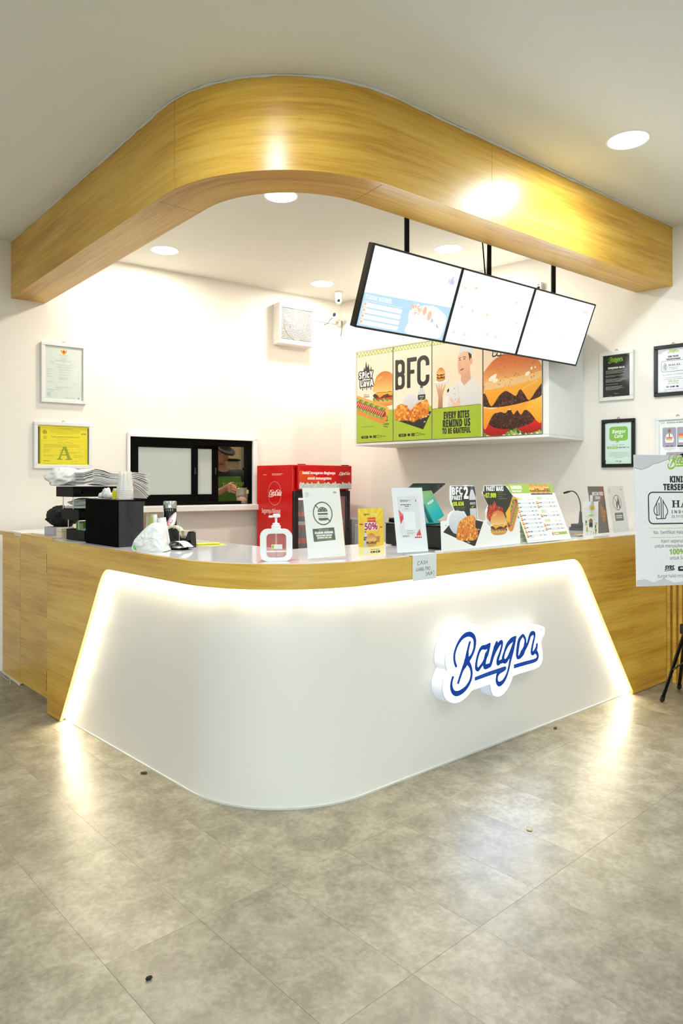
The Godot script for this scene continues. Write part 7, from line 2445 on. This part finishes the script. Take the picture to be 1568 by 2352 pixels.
func build_person():
	var o := thing("person", "cook in green apron and dark cap bending over a box behind the hatch", "person", on_left(1.08, 0.0, -0.56) * Transform3D(Basis().scaled(Vector3.ONE * 1.055), Vector3.ZERO))
	var skin := M(Color(0.62, 0.42, 0.31), 0.5)
	var R := [Vector3(0.20, 1.40, 0.03), Vector3(0.245, 1.16, 0.14), Vector3(0.115, 1.30, 0.345)]
	var L := [Vector3(-0.20, 1.40, 0.03), Vector3(-0.26, 1.17, 0.13), Vector3(-0.115, 1.30, 0.345)]
	var body := [[Vector3(0, 0.98, 0), Vector3(0, 1.16, 0.0), 0.145, 0.125], [Vector3(-0.06, 1.30, 0.03), Vector3(0.06, 1.30, 0.03), 0.115, 0.115], [Vector3(0, 1.16, 0.0), Vector3(0, 1.34, 0.03), 0.12, 0.12], [Vector3(-0.17, 1.41, 0.03), Vector3(0.17, 1.41, 0.03), 0.055, 0.055], [Vector3(0, 1.40, 0.03), Vector3(-0.015, 1.54, 0.075), 0.062, 0.05]]
	for s in [1, -1]:
		var hip := Vector3(0.09 * s, 0.93, 0)
		var knee := Vector3(0.10 * s, 0.50, 0.03)
		var ank := Vector3(0.10 * s, 0.09, -0.02)
		body.append([hip, knee, 0.085, 0.055])
		body.append([knee, ank, 0.055, 0.038])
		body.append([ank + Vector3(0, -0.045, 0), ank + Vector3(0.01 * s, -0.05, 0.15), 0.04, 0.032])
		var arm: Array = R if s == 1 else L
		body.append([arm[0], arm[1], 0.05, 0.04])
		body.append([arm[1], arm[2], 0.04, 0.027])
	var g := G.new()
	var f := func(p): return smooth_field(p, body, 0.035)
	nets(g, Vector3(-0.36, 0.0, -0.2), Vector3(0.36, 1.60, 0.40), 0.016, f)
	# hands: palm, four fingers and a thumb each, closed on the sides of the box
	for s in [1, -1]:
		var wr: Vector3 = R[2] if s == 1 else L[2]
		var hb := [[wr, wr + Vector3(-0.012 * s, 0.012, 0.045), 0.026, 0.030], [wr + Vector3(-0.012 * s, 0.03, 0.05), wr + Vector3(-0.012 * s, -0.02, 0.055), 0.020, 0.018]]
		for i in 4:
			var k := wr + Vector3(-0.012 * s, 0.034 - i * 0.019, 0.062)
			var ln: float = [0.034, 0.040, 0.037, 0.028][i]
			var k2 := k + Vector3(-0.006 * s, -0.004, ln)
			hb.append([k, k2, 0.0095, 0.0088])
			hb.append([k2, k2 + Vector3(-0.014 * s, -0.008, ln * 0.55), 0.0088, 0.0080])
			hb.append([k2 + Vector3(-0.014 * s, -0.008, ln * 0.55), k2 + Vector3(-0.024 * s, -0.014, ln * 0.75), 0.0080, 0.0072])
		hb.append([wr + Vector3(-0.012 * s, 0.022, 0.022), wr + Vector3(-0.030 * s, 0.046, 0.050), 0.013, 0.0105])
		hb.append([wr + Vector3(-0.030 * s, 0.046, 0.050), wr + Vector3(-0.040 * s, 0.048, 0.082), 0.0105, 0.0085])
		var fh := func(p): return smooth_field(p, hb, 0.006)
		nets(g, wr + Vector3(-0.085, -0.075, -0.03), wr + Vector3(0.085, 0.085, 0.17), 0.0045, fh)
	# head, bent forward and turned to the work
	var H := Vector3(-0.045, 1.635, 0.115)
	var hbx := Basis(Vector3.UP, 0.25) * Basis(Vector3.RIGHT, 0.35)
	var hd := [[Vector3(0, 0.025, -0.012), Vector3(0, 0.035, -0.03), 0.078, 0.080], [Vector3(0, -0.03, 0.02), Vector3(0, -0.075, 0.045), 0.056, 0.036], [Vector3(-0.03, -0.06, 0.03), Vector3(0.03, -0.06, 0.03), 0.032, 0.032], [Vector3(0, 0.012, 0.080), Vector3(0, -0.022, 0.098), 0.010, 0.014],
		[Vector3(-0.035, 0.028, 0.066), Vector3(0.035, 0.028, 0.066), 0.016, 0.016], [Vector3(-0.02, -0.052, 0.075), Vector3(0.02, -0.052, 0.075), 0.010, 0.010], [Vector3(0.078, 0.0, -0.005), Vector3(0.080, -0.025, 0.0), 0.016, 0.011], [Vector3(-0.078, 0.0, -0.005), Vector3(-0.080, -0.025, 0.0), 0.016, 0.011]]
	var fd := func(p):
		var q: Vector3 = hbx.inverse() * (p - H)
		var d := smooth_field(q, hd, 0.016)
		for sx in [-1, 1]:
			d = maxf(d, 0.012 - q.distance_to(Vector3(0.031 * sx, 0.008, 0.088)))
		return d
	nets(g, H - Vector3(0.14, 0.16, 0.15), H + Vector3(0.14, 0.16, 0.17), 0.0055, fd)
	obj("body", g, skin, o)
	var hx := Transform3D(hbx, H)
	for sx in [-1, 1]:
		var e := G.new()
		e.ball(Vector3(0.031 * sx, 0.008, 0.074), Vector3(0.0115, 0.008, 0.0115), 12)
		var eye := obj("eye", e, M(Color(0.85, 0.83, 0.80), 0.2), o, hx)
		var ir := G.new()
		ir.ball(Vector3(0.031 * sx, 0.006, 0.0835), Vector3(0.005, 0.005, 0.003), 10)
		obj("iris", ir, M(Color(0.07, 0.04, 0.03), 0.1), eye)
		obj("eyebrow", tb([Vector3(0.016 * sx, 0.030, 0.083), Vector3(0.033 * sx, 0.034, 0.081), Vector3(0.047 * sx, 0.029, 0.072)], 0.0032, 6), M(Color(0.05, 0.035, 0.03), 0.8), o, hx)
	obj("mouth", tb([Vector3(-0.022, -0.051, 0.083), Vector3(0, -0.053, 0.087), Vector3(0.022, -0.051, 0.083)], 0.0032, 6), M(Color(0.45, 0.20, 0.17), 0.5), o, hx)
	# hair under a dark cap
	var hg := G.new()
	var hr := func(p):
		var q: Vector3 = hbx.inverse() * (p - H)
		var d := smooth_field(q, [[Vector3(0, 0.03, -0.014), Vector3(0, 0.04, -0.034), 0.083, 0.085]], 0.01)
		return maxf(d, maxf(q.z - 0.012 - q.y * 0.4, -q.y - 0.03))
	nets(hg, H - Vector3(0.13, 0.13, 0.16), H + Vector3(0.13, 0.17, 0.12), 0.007, hr)
	obj("hair", hg, M(Color(0.03, 0.024, 0.02), 0.7), o)
	var cg := G.new()
	var cf := func(p):
		var q: Vector3 = hbx.inverse() * (p - H)
		var d := smooth_field(q, [[Vector3(0, 0.036, -0.012), Vector3(0, 0.046, -0.03), 0.088, 0.088]], 0.01)
		var brim: float = maxf(absf(q.y - 0.052 + q.z * 0.25) - 0.010, Vector2(q.x * 0.95, q.z - 0.055).length() - 0.085)
		brim = maxf(brim, -q.z + 0.03)
		return minf(maxf(d, 0.034 - q.y + q.z * 0.12), brim)
	nets(cg, H - Vector3(0.13, 0.08, 0.16), H + Vector3(0.13, 0.19, 0.20), 0.007, cf)
	obj("cap", cg, M(Color(0.04, 0.04, 0.04), 0.7), o)
	# clothes follow the body
	var shirt := []
	for i in [0, 1, 2, 3]:
		shirt.append([body[i][0], body[i][1], body[i][2] + 0.014, body[i][3] + 0.014])
	for arm in [R, L]:
		shirt.append([arm[0], (arm[0] as Vector3).lerp(arm[1], 0.62), 0.066, 0.058])
	var sg := G.new()
	var sf := func(p): return maxf(smooth_field(p, shirt, 0.04), 0.90 - p.y)
	nets(sg, Vector3(-0.36, 0.88, -0.22), Vector3(0.36, 1.50, 0.24), 0.014, sf)
	obj("shirt", sg, M(Color(0.05, 0.062, 0.055), 0.8), o)
	var trs := []
	for b in body:
		if b[0].y < 0.95 and b[1].y > 0.05 and absf(b[0].x) < 0.15:
			trs.append([b[0], b[1], b[2] + 0.016, b[3] + 0.018])
	trs.append([Vector3(-0.06, 0.96, 0), Vector3(0.06, 0.96, 0), 0.125, 0.125])
	var tg := G.new()
	var tf := func(p): return maxf(smooth_field(p, trs, 0.03), maxf(0.10 - p.y, p.y - 0.99))
	nets(tg, Vector3(-0.28, 0.08, -0.2), Vector3(0.28, 1.01, 0.2), 0.016, tf)
	obj("trousers", tg, M(Color(0.03, 0.03, 0.035), 0.8), o)
	var ag := G.new()
	var af := func(p):
		var d := absf(smooth_field(p, shirt.slice(0, 4), 0.05) - 0.012) - 0.009
		return maxf(d, maxf(maxf(p.y - 1.41, 0.55 - p.y), maxf(absf(p.x) - 0.155 - (0.02 if p.y < 1.1 else 0.0), 0.02 - p.z)))
	nets(ag, Vector3(-0.22, 0.90, -0.02), Vector3(0.22, 1.44, 0.24), 0.009, af)
	obj("apron", ag, M(Color(0.26, 0.40, 0.08), 0.8), o)
	var wordm := TextMesh.new()
	wordm.text = "Bangor"
	var ft := SystemFont.new()
	ft.font_names = PackedStringArray(["Droid Serif"])
	ft.font_weight = 700
	wordm.font = ft
	wordm.font_size = 32
	wordm.pixel_size = 0.0021
	wordm.depth = 0.002
	obj("lettering", wordm, M(Color(0.50, 0.66, 0.10), 0.7), o, Transform3D(Basis(Vector3.RIGHT, -0.10) * Basis(Vector3.BACK, 0.12), Vector3(0.045, 1.335, 0.200)))
	# the food box between the hands on the sill
	var bx_ := thing("food_box", "clear plastic food box held by the cook on the sill of the hatch", "food box", on_left(1.115, 1.2275, -0.035))
	var cl := clear(0.22, Color(0.85, 0.78, 0.70), 0.08)
	obj("tub", lt([Vector2(0, 0.001), Vector2(0.062, 0.001), Vector2(0.066, 0.004), Vector2(0.076, 0.075), Vector2(0.08, 0.078)], 4, 30), cl, bx_, at(0, 0, 0, 20))
	obj("hinged_lid", lt([Vector2(0.08, 0.080), Vector2(0.074, 0.090), Vector2(0.066, 0.145), Vector2(0.06, 0.15), Vector2(0, 0.15)], 4, 30), cl, bx_, at(0, 0, 0, 20))
	obj("filling", crumple(Vector3(0.045, 0.03, 0.045), 17, 0.3, 8), M(Color(0.62, 0.42, 0.28), 0.6), bx_, Transform3D(Basis(), Vector3(0, 0.034, 0)))
	obj("yellow_mark", bx(Vector3(0.022, 0.035, 0.002), Vector3(0.03, 0.115, 0.055)), M(Color(0.75, 0.78, 0.15), 0.5), bx_)

func _ready():
	rng.seed = 7
	set_camera_and_light()
	make_materials()
	build_room()
	build_downlights()
	build_bulkhead()
	build_counter()
	build_cupboard()
	build_fridge()
	build_screens()
	build_sign()
	build_easel()
	build_frames()
	build_wall_fittings()
	build_counter_right()
	build_counter_left()
	build_person()
	build_litter()
